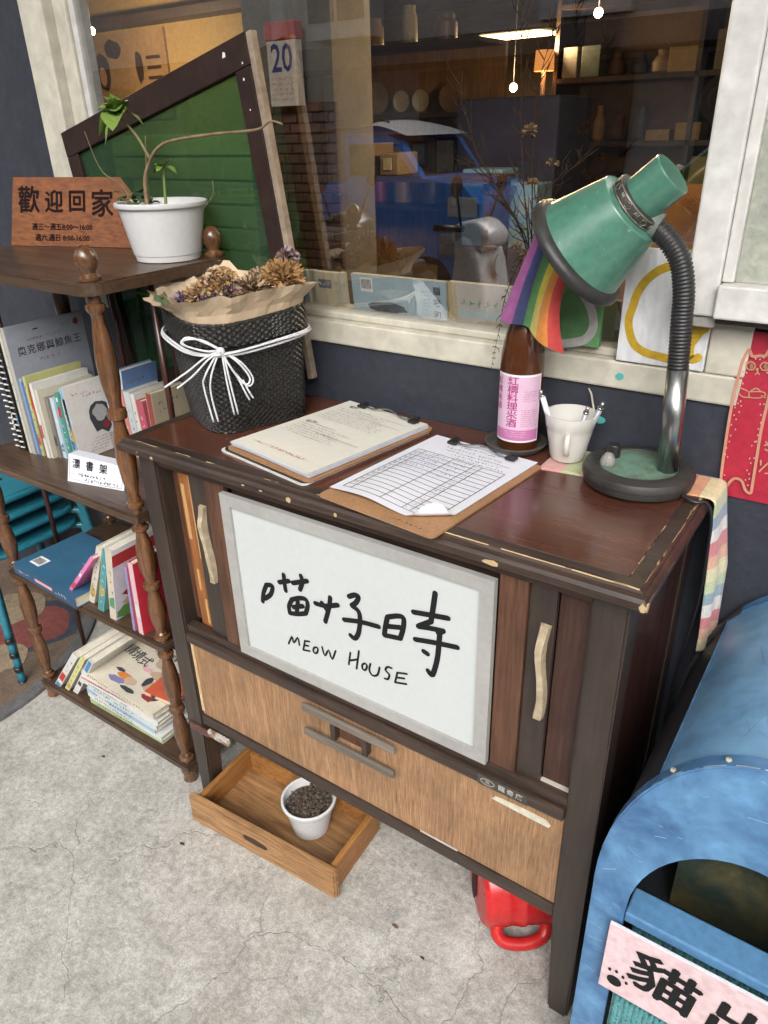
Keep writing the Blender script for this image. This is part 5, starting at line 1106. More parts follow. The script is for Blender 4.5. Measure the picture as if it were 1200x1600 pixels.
for d, L, wd, dr in (((.8, 0, .2), .034, .010, .5), ((-.8, 0, .2), .032, .010, .5), ((.2, -.6, .3), .030, .011, .6), ((-.2, -.5, .5), .028, .011, .5), ((.3, .3, .6), .028, .010, .3)): leaf((-.055, .262, 1.395), d, L, wd, dr, LEAF)
random.seed(17)
for k in range(16):
    a_ = rn(0, 6.28); c_ = (-.165 + rn(-.035, .03), .27 + rn(-.03, .03), zt + rn(.0, .028)); leaf(c_, (math.cos(a_), math.sin(a_), rn(0, .8)), rn(.018, .03), rn(.006, .010), rn(.3, .9), LEAFD, rn(-.5, .5))
for k in range(8): a_ = rn(2.5, 4.5); tb([(-.165, .27, zt - .004), (-.165 + .02 * math.cos(a_) + rn(-.02, .02), .27 + .03 * math.sin(a_), zt + .012), (-.175 + rn(-.04, .02), .27 + rn(-.03, .02), zt + rn(.015, .03))], .0014, STM)

# ================================================================ old window sash with green glass, leaning on the wall
sa = thing('window_sash', 'dark brown wooden window sash with green glass leaning tilted against the window', 'window', (-.18, .378, 1.25))
ang = R(11.5); Ms = front(.379, -.515, 1.460) @ Matrix(((math.cos(R(14.2)), -math.sin(R(7.9)), 0, 0), (math.sin(R(14.2)), math.cos(R(7.9)), 0, 0), (0, 0, 1, 0), (0, 0, 0, 1)))     # local x right along the top rail, y up
SWd, SHt, st_ = .618, .612, .041
OLDP = pm('peeling_brown_paint', (.035, .02, .016), (.022, .013, .011), scale=10, rough=.55, bump=.4, bscale=40, spots=(30, .75, (.4, .34, .28)), spec=.2)
MB().box(0, SWd, -.052, 0, -.009, .010, .002, Ms).build('top_rail', OLDP, sa)
MB().box(SWd - st_, SWd, -SHt, -.0525, -.009, .010, .002, Ms).build('stile', OLDP, sa)
MB().box(0, st_, -SHt, -.0525, -.009, .010, .002, Ms).build('stile', OLDP, sa)
MB().box(st_ + .0005, SWd - st_ - .0005, -SHt, -SHt + .05, -.009, .010, .002, Ms).build('bottom_rail', OLDP, sa)
MB().box(SWd + .0003, SWd + .014, -SHt - .02, -.002, -.008, .009, .002, Ms).build('bare_edge_strip', pm('bare_weathered_edge', (.33, .26, .19), (.2, .15, .11), scale=20, rough=.8, bump=.4), sa)
GG = bpy.data.materials.new('green_glass'); GG.use_nodes = True
n, l = GG.node_tree.nodes, GG.node_tree.links; n.clear()
out = n.new('ShaderNodeOutputMaterial'); mx = n.new('ShaderNodeMixShader'); fz = n.new('ShaderNodeFresnel'); fz.inputs[0].default_value = 1.5
mx2 = n.new('ShaderNodeMixShader'); mx2.inputs[0].default_value = .26
tr = n.new('ShaderNodeBsdfTransparent'); tr.inputs[0].default_value = (.11, .25, .11, 1); gl = n.new('ShaderNodeBsdfGlossy'); gl.inputs['Roughness'].default_value = .03
df = n.new('ShaderNodeBsdfDiffuse'); df.inputs[0].default_value = (.075, .17, .085, 1)  # diffuse share puts a pale haze into the glass colour
l.new(tr.outputs[0], mx2.inputs[1]); l.new(df.outputs[0], mx2.inputs[2])
two_sided(n, l, fz, 1.5); l.new(fz.outputs[0], mx.inputs[0]); l.new(mx2.outputs[0], mx.inputs[1]); l.new(gl.outputs[0], mx.inputs[2]); l.new(mx.outputs[0], out.inputs[0])
MB().add([(st_ - .004, -SHt + .046, 0), (SWd - st_ + .004, -SHt + .046, 0), (SWd - st_ + .004, -.048, 0), (st_ - .004, -.048, 0)], [(0, 1, 2, 3)], Ms).build('pane', GG, sa)
for x, y, s_ in ((SWd - st_ - .02, -.02, .006), (SWd - .022, -.07, .003), (SWd - .018, -.045, .0025), (SWd - .02, -.12, .002)): MB().prism([(x - s_ * .7, y - s_ * .4), (x + s_ * .6, y - s_ * .5), (x + s_ * .8, y + s_ * .6), (x - s_ * .1, y + s_ * 1.1)], .0102, .0106, Ms).build('paint_fleck', WHT, sa)

# ================================================================ teal stools and doormat at the far left
TEAL = pm('teal_enamel', (.025, .2, .27), (.02, .16, .22), scale=7, rough=.3, rv=.08, bump=.05, coat=.2)
def make_stool(z, label):
    s_ = thing('stool', label, 'stool', (-.915, .19, z), 'stacked teal stools')
    MB().prism(rrect(.30, .30, .06, 6), .398, .410, T(-.915, .19, z)).build('seat', TEAL, s_)
    mb = MB(); pts = [(x, y, .398) for x, y in rrect(.302, .302, .06, 6)]; pts.append(pts[0]); mb.tube(pts, .010, 8, T(-.915, .19, z), cap=False).build('seat_rim', TEAL, s_)
    MB().prism(rrect(.07, .018, .008), .4102, .4106, T(-.915, .19, z)).build('hand_hole', INK, s_)
    for sx in (-1, 1):
        for sy in (-1, 1):
            p_ = smooth_path([(sx * .10, sy * .10, .388), (sx * .142, sy * .142, .383), (sx * .156, sy * .153, .36), (sx * .172, sy * .165, .18), (sx * .188, sy * .178, .012)], 5)
            MB().tube([V(q) for q in p_], .0105, 12, T(-.915, .19, z)).build('leg', TEAL, s_)
            MB().lathe([(.0125, 0), (.0125, .014), (.0105, .016)], 12, T(-.915 + sx * .189, .19 + sy * .179, z)).build('foot_cap', BLACKM, s_)
    return s_
for k, lb in enumerate(('lowest teal metal stool of the stack behind the bookshelf', 'second teal metal stool from the bottom of the stack', 'third teal metal stool from the bottom of the stack', 'topmost teal metal stool of the stack behind the bookshelf')): make_stool(.001 + k * .052, lb)
dm = thing('doormat', 'round worn brown doormat with red flower at the left edge', 'mat', (-1.25, -.1, 0))
MATB = pm('coir_mat', (.16, .11, .075), (.11, .078, .055), scale=25, rough=.95, bump=1., bscale=220); MATE = pm('mat_edge_grey', (.13, .13, .13), (.09, .09, .09), scale=30, rough=.95, bump=1., bscale=220); MATR = pm('mat_red', (.2, .05, .04), (.14, .04, .035), scale=40, rough=.95, bump=1., bscale=220); MATD = pm('mat_blue', (.04, .05, .075), (.03, .04, .06), scale=40, rough=.95, bump=1., bscale=220); MATY = pm('mat_straw', (.28, .22, .14), (.2, .15, .1), scale=40, rough=.95, bump=1., bscale=220)
MB().lathe([(.001, .012), (.575, .012)], 72, T(-1.25, -.1, 0), cap0=False, cap1=False).build('pile', MATB, dm)
MB().lathe([(.615, .0005), (.613, .011), (.605, .0135), (.575, .0138)], 72, T(-1.25, -.1, 0), cap0=False, cap1=False).build('border', MATE, dm)
for k, (cx, cy, rr, mt_) in enumerate(((-.955, .20, .17, MATD), (-.955, .19, .12, MATR), (-1.05, .05, .10, MATR), (-.88, .04, .075, MATY), (-1.1, .22, .1, MATY))):
    if math.hypot(cx + 1.25, cy + .1) + rr > .575: rr = .57 - math.hypot(cx + 1.25, cy + .1)
    MB().add([(cx + rr * math.cos(t * .3142) * (1 + .1 * math.sin(t * 1.57)), cy + rr * math.sin(t * .3142), .0128 + .0006 * k) for t in range(20)], [tuple(range(20))]).build('pattern', mt_, dm)
# ================================================================ on the floor: loose drawer, pot of soil, red watering can
dr = thing('drawer', 'loose worn wooden drawer lying on the floor under the cabinet', 'drawer', (.28, .05, 0))
dx = V((.411, .024, 0)).normalized(); dy = V((-dx.y, dx.x, 0)); Md = fr((.070, -.050, .0006), dx, dy); DW, DD, DH = .414, .20, .082
bm = bmesh.new(); bmesh.ops.create_cube(bm, size=1); bmesh.ops.scale(bm, vec=(DW, .018, DH), verts=bm.verts); bmesh.ops.translate(bm, vec=(DW / 2, .009, DH / 2), verts=bm.verts)
bmesh.ops.bevel(bm, geom=list(bm.edges), offset=.004, segments=2, affect='EDGES'); MB().bm(bm, Md).build('front', OLDOAK, dr)
OAKIN = wood('drawer_inside', (.42, .2, .06), (.26, .11, .03), 'y', .5, .1); OAKB = wood('drawer_bottom', (.34, .19, .08), (.2, .1, .04), 'x', .6)
MB().box(.012, .026, .0182, DD, .0, .072, .0015, Md).build('side', OAKIN, dr); MB().box(DW - .026, DW - .012, .0182, DD, .0, .072, .0015, Md).box(DW - .032, DW - .0262, .0182, DD, .03, .05, 0, Md).build('side', OAKIN, dr)
MB().box(.0262, DW - .0325, DD - .012, DD, .0, .06, .0015, Md).build('back', OAKIN, dr)
for x0, x1 in ((.0262, .150), (.1504, .275), (.2754, DW - .0325)): MB().box(x0, x1, .0184, DD - .0122, .004, .010, .0006, Md).build('bottom_board', OAKB, dr)
MB().prism([(-.036, .002), (-.028, .008), (.0, .010), (.028, .007), (.036, .0), (.03, -.006), (0, -.009), (-.03, -.006)], -.0004, .0006, Md @ fr((.198, 0, .045), (1, 0, 0), (0, 0, 1))).build('finger_slot', pm('slot_shadow_wood', (.05, .025, .012), (.03, .015, .008), rough=.8), dr)  # flat dark patch; the slot's shade is in its colour
wv = MB(); random.seed(4)
for k in range(26): x = .16 + rn(0, .24); y = .006 + rn(0, .07); wv.strip([(x, y), (x + rn(.02, .05), y + rn(-.004, .002))], rn(.0006, .0013), Md @ fr((0, -.0003, 0), (1, 0, 0), (0, 0, 1)))
wv.build('scratch', pm('pale_scratch', (.5, .36, .2), (.42, .28, .14), rough=.7), dr)
SPX, SPY = .325, .086
sp = thing('soil_pot', 'small white plastic pot filled with dry brown soil inside the drawer', 'pot', (SPX, SPY, .011))
MB().lathe([(.038, 0), (.041, .001), (.043, .010), (.0565, .083), (.058, .0835), (.062, .085), (.0635, .088), (.063, .094), (.060, .0955), (.0572, .094), (.0555, .084), (.053, .072)], 44, T(SPX, SPY, .0112), cap1=False).build('pot', WPL, sp)
random.seed(9)
def soilf(u, v): return (SPX + 0.055 * v * math.cos(6.283 * u), SPY + 0.055 * v * math.sin(6.283 * u), 0.0112 + .078 + (.004 * math.sin(u * 40 + v * 11) + .003 * math.sin(u * 19 - v * 23)) * min(1, 3 * (1 - v)) - .004 * v)
MB().surf(soilf, 40, 10).build('soil', pm('dry_soil', (.115, .085, .062), (.05, .036, .026), scale=70, rough=.95, bump=1., bscale=140), sp)
cr_ = MB()
for k in range(150):
    a_ = rn(0, 6.28); r_ = .051 * math.sqrt(rn(0, 1)); s_ = rn(.001, .006); q = bmesh.new(); bmesh.ops.create_icosphere(q, subdivisions=1, radius=s_)
    for v_ in q.verts: v_.co *= rn(.6, 1.25)
    cr_.bm(q, T(SPX + r_ * math.cos(a_), SPY + r_ * math.sin(a_), .0112 + .079 + rn(0, .005)))
cro = cr_.build('soil_crumbs', MATS['dry_soil'], sp); cro['kind'] = 'stuff'

REDP = pm('red_plastic', (.5, .02, .02), (.42, .015, .016), scale=8, rough=.35, rv=.1, bump=.08)
can = thing('watering_can', 'red plastic watering can lying on its side under the cabinet', 'watering can', (.82, .15, 0))
ca = V((.76, .65, 0)).normalized(); c0 = V((.742, .122, .0985))
Mcan = fr(c0, (-ca.y, ca.x, 0), (0, 0, 1))
if (Mcan.to_3x3() @ V((0, 0, 1))).dot(ca) < 0: Mcan = fr(c0, (ca.y, -ca.x, 0), (0, 0, 1))
Mcan = Mcan @ Matrix.Diagonal((1.2, 1.2, 1.1, 1))
MB().lathe([(.060, .0), (.066, -.004), (.072, .0), (.074, .006), (.075, .03), (.0765, .034), (.0765, .04), (.075, .044), (.078, .06), (.0795, .064), (.0795, .069), (.0775, .073), (.081, .14), (.0815, .175), (.078, .188), (.066, .193), (.001, .193)], 48, Mcan, cap0=False, cap1=False).build('body', REDP, can)
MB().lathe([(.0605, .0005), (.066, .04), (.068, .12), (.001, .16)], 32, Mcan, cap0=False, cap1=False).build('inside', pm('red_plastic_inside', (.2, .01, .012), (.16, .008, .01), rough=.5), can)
# red face plate; the mouth's inner shade is painted as a dark oval
MB().lathe([(.001, -.006), (.062, -.0055), (.069, -.004), (.073, .001)], 40, Mcan, cap0=False, cap1=False).build('hood', REDP, can)
MB().prism([(.004 + .014 * math.cos(t * .3927), -.012 + .040 * math.sin(t * .3927)) for t in range(16)], -.0085, -.0072, Mcan).build('mouth_opening', pm('mouth_shade', (.03, .006, .006), (.02, .004, .004), rough=.9), can)
side = V((.65, -.76, 0)); low = V((0, 0, -1))
hb = [c0 + ca * a + side * s_ + V((0, 0, z_)) for a, s_, z_ in ((.026, .062, -.045), (.020, .074, -.062), (.030, .086, -.077), (.058, .092, -.084), (.088, .092, -.084), (.112, .086, -.079), (.122, .074, -.064), (.120, .062, -.045))]
MB().tube(smooth_path(hb, 6), .0125, 14).build('handle', REDP, can)

# small debris on the floor
DEB = pm('dry_leaf_scrap', (.2, .13, .07), (.13, .08, .045), rough=.9); DEBD = pm('dark_scrap', (.05, .04, .03), (.03, .025, .02), rough=.9)
random.seed(12)
for k, (x, y, s_, mt_, lb) in enumerate(((.62, -.005, .010, DEB, 'curled tan leaf scrap on the floor beneath the cabinet front'), (.52, -.33, .011, DEB, 'tan paper scrap on the floor near the bottom edge'), (.70, -.03, .007, DEBD, 'small dark scrap on the floor left of the watering can'), (.10, -.11, .008, DEBD, 'small dark scrap on the floor in front of the drawer corner'), (-.28, -.04, .008, DEBD, 'small dark scrap on the floor in front of the bookshelf'))):
    pl = [(x + s_ * math.cos(t * .785) * rn(.5, 1.1), y + .5 * s_ * math.sin(t * .785) * rn(.5, 1.1)) for t in range(8)]
    tag(MB().add([(a, b, .001 + .003 * abs(math.sin(i))) for i, (a, b) in enumerate(pl)] + [(x, y, .0035)], [(i, (i + 1) % 8, 8) for i in range(8)]).build('floor_scrap', mt_), lb, 'scrap')

# ================================================================ blue arched metal box at the right
bx = thing('metal_box', 'blue painted arched metal cat box standing right of the cabinet', 'box', (1.19, .16, 0))
BLUE = pm('worn_blue_paint', (.12, .28, .48), (.035, .10, .24), scale=11, rough=.45, bump=.3, bscale=40, detail=10, lo=.34, hi=.66, spots=(30, .72, (.45, .55, .62)))
BLUEL = pm('light_blue_plate', (.19, .38, .57), (.12, .27, .45), scale=7, rough=.4, bump=.1, bscale=30, detail=7, spots=(26, .74, (.09, .17, .28)))
SHADE_GREY = pm('shade_grey_sheet', (.05, .055, .062), (.035, .038, .043), scale=4, rough=.45, bump=.1)  # the box side lies in shade; that shade is put into this grey
CX, HWd, ZS, ZA = 1.190, .186, .50, .30
def arch(hw, za, n_=28, zs=ZS): return [(CX - hw * math.cos(math.pi * i / n_), zs + za * math.sin(math.pi * i / n_)) for i in range(n_ + 1)]
YF, YB = -.050, .382
def shell(hw, za, y0, y1, th, a0=0, a1=None, feet=False, zs=ZS):
    o_ = arch(hw, za); i2 = arch(hw - th, za - th)
    o_ = o_[a0:a1]; i2 = i2[a0:a1]
    if feet: o_ = [(CX - hw, 0)] + o_ + [(CX + hw, 0)]; i2 = [(CX - hw + th, 0)] + i2 + [(CX + hw - th, 0)]
    k = len(o_); mb = MB()
    def skin(a, b, sm): mb.add(a + b, [(i, i + 1, k + i + 1, k + i) for i in range(k - 1)], None, 0, sm)
    skin([(x, y0, z) for x, z in o_], [(x, y1, z) for x, z in o_], True); skin([(x, y1, z) for x, z in i2], [(x, y0, z) for x, z in i2], True)
    skin([(x, y0, z) for x, z in i2], [(x, y0, z) for x, z in o_], False); skin([(x, y1, z) for x, z in o_], [(x, y1, z) for x, z in i2], False)
    for e in (0, -1): (xa, za_), (xb, zb_) = o_[e], i2[e]; mb.add([(xa, y0, za_), (xa, y1, za_), (xb, y1, zb_), (xb, y0, zb_)], [(0, 1, 2, 3)])
    return mb
shell(HWd - .003, ZA - .003, YF + .012, YB - .01, .003, feet=True).build('body_sheet', SHADE_GREY, bx)
# lid plate over the crown
shell(HWd + .0012, ZA + .0012, YF + .022, YB - .022, .003, 7, 22).build('lid_plate', BLUEL, bx)
shell(HWd + .004, ZA + .004, YF + .0205, YB - .0205, .0026, 7, 8).build('lid_seam', BLUEL, bx)
shell(HWd + .003, ZA + .003, YB - .021, YB, .006, 8, 22).build('rear_rim', BLUE, bx)
shell(HWd + .003, ZA + .003, YB - .021, YB, .006, 0, 9, feet=False).build('rear_rim', SHADE_GREY, bx)  # lower rear rim takes the same shade grey instead of blue
shell(HWd + .003, ZA + .003, YF + .001, YF + .0215, .006, feet=True).build('front_rim', BLUE, bx)
for k in range(5):
    i = 8 + k * 3; x, z = arch(HWd + .004, ZA + .004)[i]; MB().lathe([(.004, 0), (.0035, .002), (.001, .003)], 10, T(x, YF + .011, z - .0008), cap1=False).build('rivet', pm('rivet_metal', (.5, .46, .38), (.3, .26, .2), rough=.5), bx)
sw = MB(); random.seed(6); ar = arch(HWd + .0035, ZA + .0035, 120)
for q in range(46):
    i = random.randrange(18, 100); L_ = random.randrange(1, 4); wd_ = rn(.0006, .0022)
    for j in range(i, i + L_): (xa, za_), (xb, zb_) = ar[j], ar[j + 1]; sw.add([(xa, YF + .0005, za_), (xb, YF + .0005, zb_), (xb, YF + .0005 + wd_, zb_), (xa, YF + .0005 + wd_, za_)], [(0, 1, 2, 3)])
sw.build('edge_scratch', C_('bare_metal_scratch', (.6, .66, .7)), bx)['kind'] = 'stuff'
sf = MB(); random.seed(19)
def on_front(x, z):
    q = abs(x - CX) / HWd; zt_ = ZS + ZA * math.sqrt(max(0, 1 - q * q)); qi = abs(x - CX) / .145; zi_ = .455 + .195 * math.sqrt(max(0, 1 - qi * qi)) if qi < 1 else 0
    return z < zt_ - .012 and z > zi_ + .008
for q in range(150):
    x, z = rn(CX - HWd, CX + HWd), rn(.1, .79); a_ = rn(-.6, .6); L_ = rn(.003, .022)
    if on_front(x, z) and on_front(x + L_ * math.cos(a_), z + L_ * math.sin(a_)): sf.strip([(x, z), (x + L_ * math.cos(a_), z + L_ * math.sin(a_))], rn(.0004, .0011), front(YF - .0004))
sf.build('scratch', C_('pale_blue_scratch', (.3, .46, .6)), bx)['kind'] = 'stuff'
sf = MB(); al = arch(HWd + .0018, ZA + .0018, 200)
for q in range(34):
    i = random.randrange(54, 140); y = rn(YF + .03, YB - .05); L_ = rn(.004, .05); (xa, za_), (xb, zb_) = al[i], al[i + 1]; t_ = rn(.06, .22); di = random.choice((0, 1, -2, 3, -4, 5))
    (xc, zc_) = al[i + di]
    sf.add([(xa, y, za_), (xa + (xb - xa) * t_, y, za_ + (zb_ - za_) * t_), (xc + (xb - xa) * t_, y + L_, zc_ + (zb_ - za_) * t_), (xc, y + L_, zc_)], [(0, 1, 2, 3)])
sf.build('scratch', C_('dark_blue_scratch', (.08, .17, .3)), bx)['kind'] = 'stuff'
# front: arched face with an arched mouth and an open lower bay
o_ = [(CX - HWd, 0)] + arch(HWd, ZA) + [(CX + HWd, 0)]
SIL = .455; hw2, za2 = .140, .190
mouth = [(CX - hw2 * math.cos(math.pi * i / 28), SIL + za2 * math.sin(math.pi * i / 28)) for i in range(29)]
inn = [(CX - .150, 0)] + [(CX - .150, SIL)][:0] + mouth + [(CX + .150, 0)]
inn = [(CX - hw2, 0)] + mouth + [(CX + hw2, 0)]
def ringface(y, flip=False):
    k = len(o_); return [(x, y, z) for x, z in o_] + [(x, y, z) for x, z in inn]
k = len(o_); vs = ringface(YF) + ringface(YF + .012); fs = []
for i in range(k - 1):
    fs += [(i, k + i, k + i + 1, i + 1), (2 * k + i, 2 * k + i + 1, 3 * k + i + 1, 3 * k + i), (i, i + 1, 2 * k + i + 1, 2 * k + i), (k + i, 3 * k + i, 3 * k + i + 1, k + i + 1)]
MB().add(vs, fs).build('front_face', BLUE, bx)
MB().box(CX - hw2 + .0005, CX + hw2 - .0005, YF + .001, YF + .05, SIL - .02, SIL - .001, .003).build('mouth_ledge', pm('ledge_blue', (.1, .24, .42), (.08, .19, .35), scale=5, rough=.4), bx)
MB().box(CX - HWd + .008, CX + HWd - .008, YB - .022, YB - .018, 0, .60).build('back_plate', SHADE_GREY, bx)
MB().box(CX - HWd + .008, CX + HWd - .008, YF + .03, YB - .023, .245, .25).build('inner_floor', SHADE_GREY, bx)
# things inside: a small painting and a teal knitted mat
ip = thing('inner_painting', 'dark landscape painting standing inside the blue box', 'painting', (1.19, .12, .25))
MB().box(1.085, 1.33, .16, .17, .2505, .66).build('canvas', pm('dark_landscape', (.04, .06, .05), (.2, .16, .06), scale=9, rough=.5, lo=.4, hi=.72, spots=(12, .7, (.35, .1, .06))), ip)
YARN = pm('teal_yarn', (.06, .25, .26), (.04, .18, .19), scale=40, rough=.9, bump=.5, bscale=200, sheen=.3)
yn = thing('knitted_mat', 'chunky teal knitted mat draped out of the blue box', 'mat', (1.19, .0, .25))
random.seed(2)
def knit(q, o, ux, uy, un, nx, ny, sx, sy):
    for j in range(ny):
        for i in range(nx):
            for s_ in (-1, 1):
                c = V(o) + V(ux) * (sx * (i + .5 + .22 * s_)) + V(uy) * (sy * j)
                pts = [c + V(ux) * (-s_ * sx * .26) + V(uy) * (-sy * .55), c + V(un) * .003 + V(ux) * rn(-.001, .001), c + V(ux) * (s_ * sx * .10) + V(uy) * (sy * .6) - V(un) * .001]
                q.tube(smooth_path(pts, 2), [.0028, .0042, .0046, .0042, .0026], 5)
    return q
o1 = knit(MB(), (1.062, YF - .012, .06), (1, 0, 0), (0, 0, 1), (0, -1, 0), 17, 20, .0145, .0115).build('stitches', YARN, yn); o1['kind'] = 'stuff'
o1 = knit(MB(), (1.062, YF + .020, .40), (1, 0, 0), (0, 1, -.15), (0, .15, 1), 17, 7, .0145, .0115).build('stitches', YARN, yn); o1['kind'] = 'stuff'
MB().box(1.058, 1.322, YF - .010, YF - .006, .04, .30).build('backing', YARN, yn)
# pink card across the mouth
pk = thing('pink_card', 'pink cardboard sign with black brush characters on the blue box', 'sign', (1.2, YF, .3))
Mk = front(YF - .0135, 1.036, .296)
MB().prism([(0, -.002), (.295, .002), (.297, .150), (.001, .146)], 0, .003, Mk).build('card', pm('pink_card_paper', (.66, .5, .52), (.62, .45, .47), scale=3, rough=.8, bump=.1), pk)
MB().prism([(0.0015, .1455), (.297, .1495), (.297, .1525), (.0015, .1485)], .0002, .0034, Mk).build('card_edge', PAPER, pk)
Fk = Mk @ T(0, 0, .0036)
tx = MB(); tx.bold('貓', .092, Fk @ T(.084, .074, 0) @ Matrix.Rotation(R(-6), 4, 'Z'), .0022, 1.08); tx.build('lettering', INK, pk)
tx = MB(); tx.bold('出', .092, Fk @ T(.19, .066, 0) @ Matrix.Rotation(R(-6), 4, 'Z'), .0022, 1.08); tx.build('lettering', INK, pk)
tx = MB()
tx.prism([(.021 + .011 * math.cos(t * .524), .026 + .011 * math.sin(t * .524)) for t in range(12)], 0, .0003, Fk); tx.build('paw_print', INK, pk)
for x, y in ((.012, .047), (.022, .0495), (.032, .045), (.038, .036)):
    MB().prism([(x + .0024 * math.cos(t * .785), y + .0036 * math.sin(t * .785)) for t in range(8)], 0, .0003, Fk).build('paw_print', INK, pk)
# ================================================================ inside the shop, seen through the window
IW = pm('interior_wall', (.30, .22, .12), (.25, .18, .1), scale=3, rough=.8); ICE = pm('interior_ceiling', (.32, .28, .22), (.27, .23, .18), scale=2, rough=.8); IFL = wood('interior_floor', (.09, .05, .03), (.05, .028, .018), 'y', .4)
DBR = wood('interior_dark_wood', (.06, .034, .02), (.035, .02, .013), 'x', .5); TANW = wood('interior_tan_wood', (.33, .2, .09), (.24, .13, .055), 'z', .5)
RX0, RX1, RY1, RZ = -4.2, 2.2, 4.6, 2.12
struct('floor', MB().box(RX0, RX1, WY + .102, RY1, .003, .02), IFL)
struct('ceiling', MB().box(RX0, RX1, WY + .102, RY1, RZ, RZ + .1), ICE)
struct('wall', MB().box(RX0, RX1, RY1, RY1 + .1, 0.003, RZ + .1), IW); struct('wall', MB().box(RX0 - .1, RX0, WY + .102, RY1 + .1, 0.003, RZ + .1), IW); struct('wall', MB().box(RX1, RX1 + .1, WY + .102, RY1 + .1, 0.003, RZ + .1), IW)
for k, y in enumerate((1.9, 3.1)): tag(MB().box(RX0 + .002, RX1 - .002, y, y + .12, RZ - .13, RZ - .002).build('ceiling_beam', DBR), ('dark ceiling beam inside the shop nearest the glass', 'dark ceiling beam deeper inside the shop')[k], 'beam', 'ceiling beams in the shop')
# poster wall
pw = tag(MB().box(-3.2, -.62, 1.21, 1.27, .022, RZ - .002).build('partition_wall', pm('mustard_wall', (.4, .29, .12), (.34, .24, .1), scale=2, rough=.8)), 'mustard yellow inner partition wall behind the green sash', 'wall')
tag(MB().box(-3.2, -.62, 1.13, 1.2095, 1.775, 1.80).build('wall_shelf', DBR), 'narrow dark wall shelf above the posters inside', 'shelf')
po = thing('poster', 'brown toned poster with dark figures on the mustard partition', 'poster', (-1.3, 1.205, 1.6))
MB().box(-1.60, -1.06, 1.2, 1.2085, 1.50, 1.765).build('sheet', pm('sepia_poster', (.38, .26, .14), (.26, .16, .08), scale=7, rough=.6), po)
rr_ = random.Random(6)
for k, (x, z, a, b) in enumerate(((-1.50, 1.60, .04, .055), (-1.40, 1.65, .045, .06), (-1.33, 1.72, .05, .03), (-1.52, 1.73, .035, .018), (-1.20, 1.66, .02, .05))):
    MB().add([(x + a * math.cos(t * .449) * rr_.uniform(.8, 1.1), 1.1990 - .0004 * k, z + b * math.sin(t * .449) * rr_.uniform(.8, 1.1)) for t in range(14)], [tuple(range(14))]).build('print', C_('poster_dark', (.05, .028, .018)), po)
for k, (x, z) in enumerate(((-1.50, 1.592), (-1.40, 1.64))): MB().add([(x + .02 * math.cos(t * .524), 1.1966, z + .03 * math.sin(t * .524)) for t in range(12)], [tuple(range(12))]).build('print', C_('poster_skin', (.42, .25, .14)), po)
for i in range(5): MB().box(-1.16, -1.09, 1.1984, 1.1992, 1.56 + i * .03, 1.57 + i * .03).build('print', C_('poster_dark', (.05, .028, .018)), po)
for k in range(11): MB().box(-2.2, -.63, 1.178, 1.2095, .86 + k * .075, .927 + k * .075, .003).build('plank', pm('cream_planks', (.66, .62, .5), (.58, .54, .43), rough=.6, stretch=(.1, 1, 1)), pw) if .927 + k * .075 < 1.46 else None
# plastered pillar, brick below, calendar
pi = thing('brick_pillar', 'pillar of small red bricks with grey plaster above inside the window', 'pillar', (-.1, .75, 0))
PXa, PXb = -.245, .018
MB().box(PXa + .004, PXb - .004, .712, .86, .021, RZ - .003).build('core', pm('grey_plaster', (.13, .115, .095), (.1, .09, .075), scale=6, rough=.9), pi)
BRK = [pm('brick_%s' % nm, c, tuple(x * .7 for x in c), scale=14, rough=.85, bump=.5) for nm, c in (('red', (.10, .04, .024)), ('brown', (.08, .04, .025)), ('dark', (.055, .03, .02)))]
bmb = MB().box(0, .0425, 0, .012, 0, .0185, .0015, seg=1); base = bmb.build('brick', BRK[0], pi); base.data.transform(Matrix.Translation(pi.location)); bmes = [base.data]
for q in (1, 2):
    mm = base.data.copy(); mm.materials.clear(); mm.materials.append(BRK[q]); bmes.append(mm)
base.location = V((PXa, .70, 1.15)) - pi.location
rr_ = random.Random(3)
hb = MB().box(0, .0197, 0, .012, 0, .0185, .0015, seg=1).build('brick', BRK[1], pi); hb.data.transform(Matrix.Translation(pi.location)); hmes = hb.data; bpy.data.objects.remove(hb)
for j in range(17):
    row = [(PXa + i * .0455, bmes[rr_.randrange(3)]) for i in range(6)] if j % 2 == 0 else [(PXa, hmes)] + [(PXa + .0228 + i * .0455, bmes[rr_.randrange(3)]) for i in range(5)] + [(PXa + .0228 + 5 * .0455, hmes)]
    for i, (x, me_) in enumerate(row):
        if i == 0 and j == 0: continue
        b = bpy.data.objects.new('brick', me_); COL.objects.link(b); b.parent = pi
        b.location = V((x, .70 + rr_.uniform(-.0015, .0015), 1.15 + j * .0212)) - pi.location
ca_ = thing('calendar', 'tear-off wall calendar showing a large blue 20 inside the window', 'calendar', (-.085, .66, 1.5))
MB().box(-.133, -.051, .668, .69, 1.502, 1.628).build('pages', pm('calendar_paper', (.5, .44, .38), (.45, .39, .33), rough=.8), ca_)
MB().box(-.135, -.049, .664, .694, 1.6285, 1.662, .002).build('header', pm('calendar_red', (.35, .04, .03), (.28, .03, .025), rough=.6), ca_)
tx = MB().text('20', .075, front(.6675, -.092, 1.592), off=.0012, sx=.85); tx.build('lettering', C_('calendar_blue', (.03, .045, .16)), ca_)
tx = MB(); [scribble(tx, -.125, 1.555 - i * .010, .066, .006, front(.6673), .0009) for i in range(5)]; tx.build('print', C_('calendar_orange', (.4, .15, .08)), ca_)
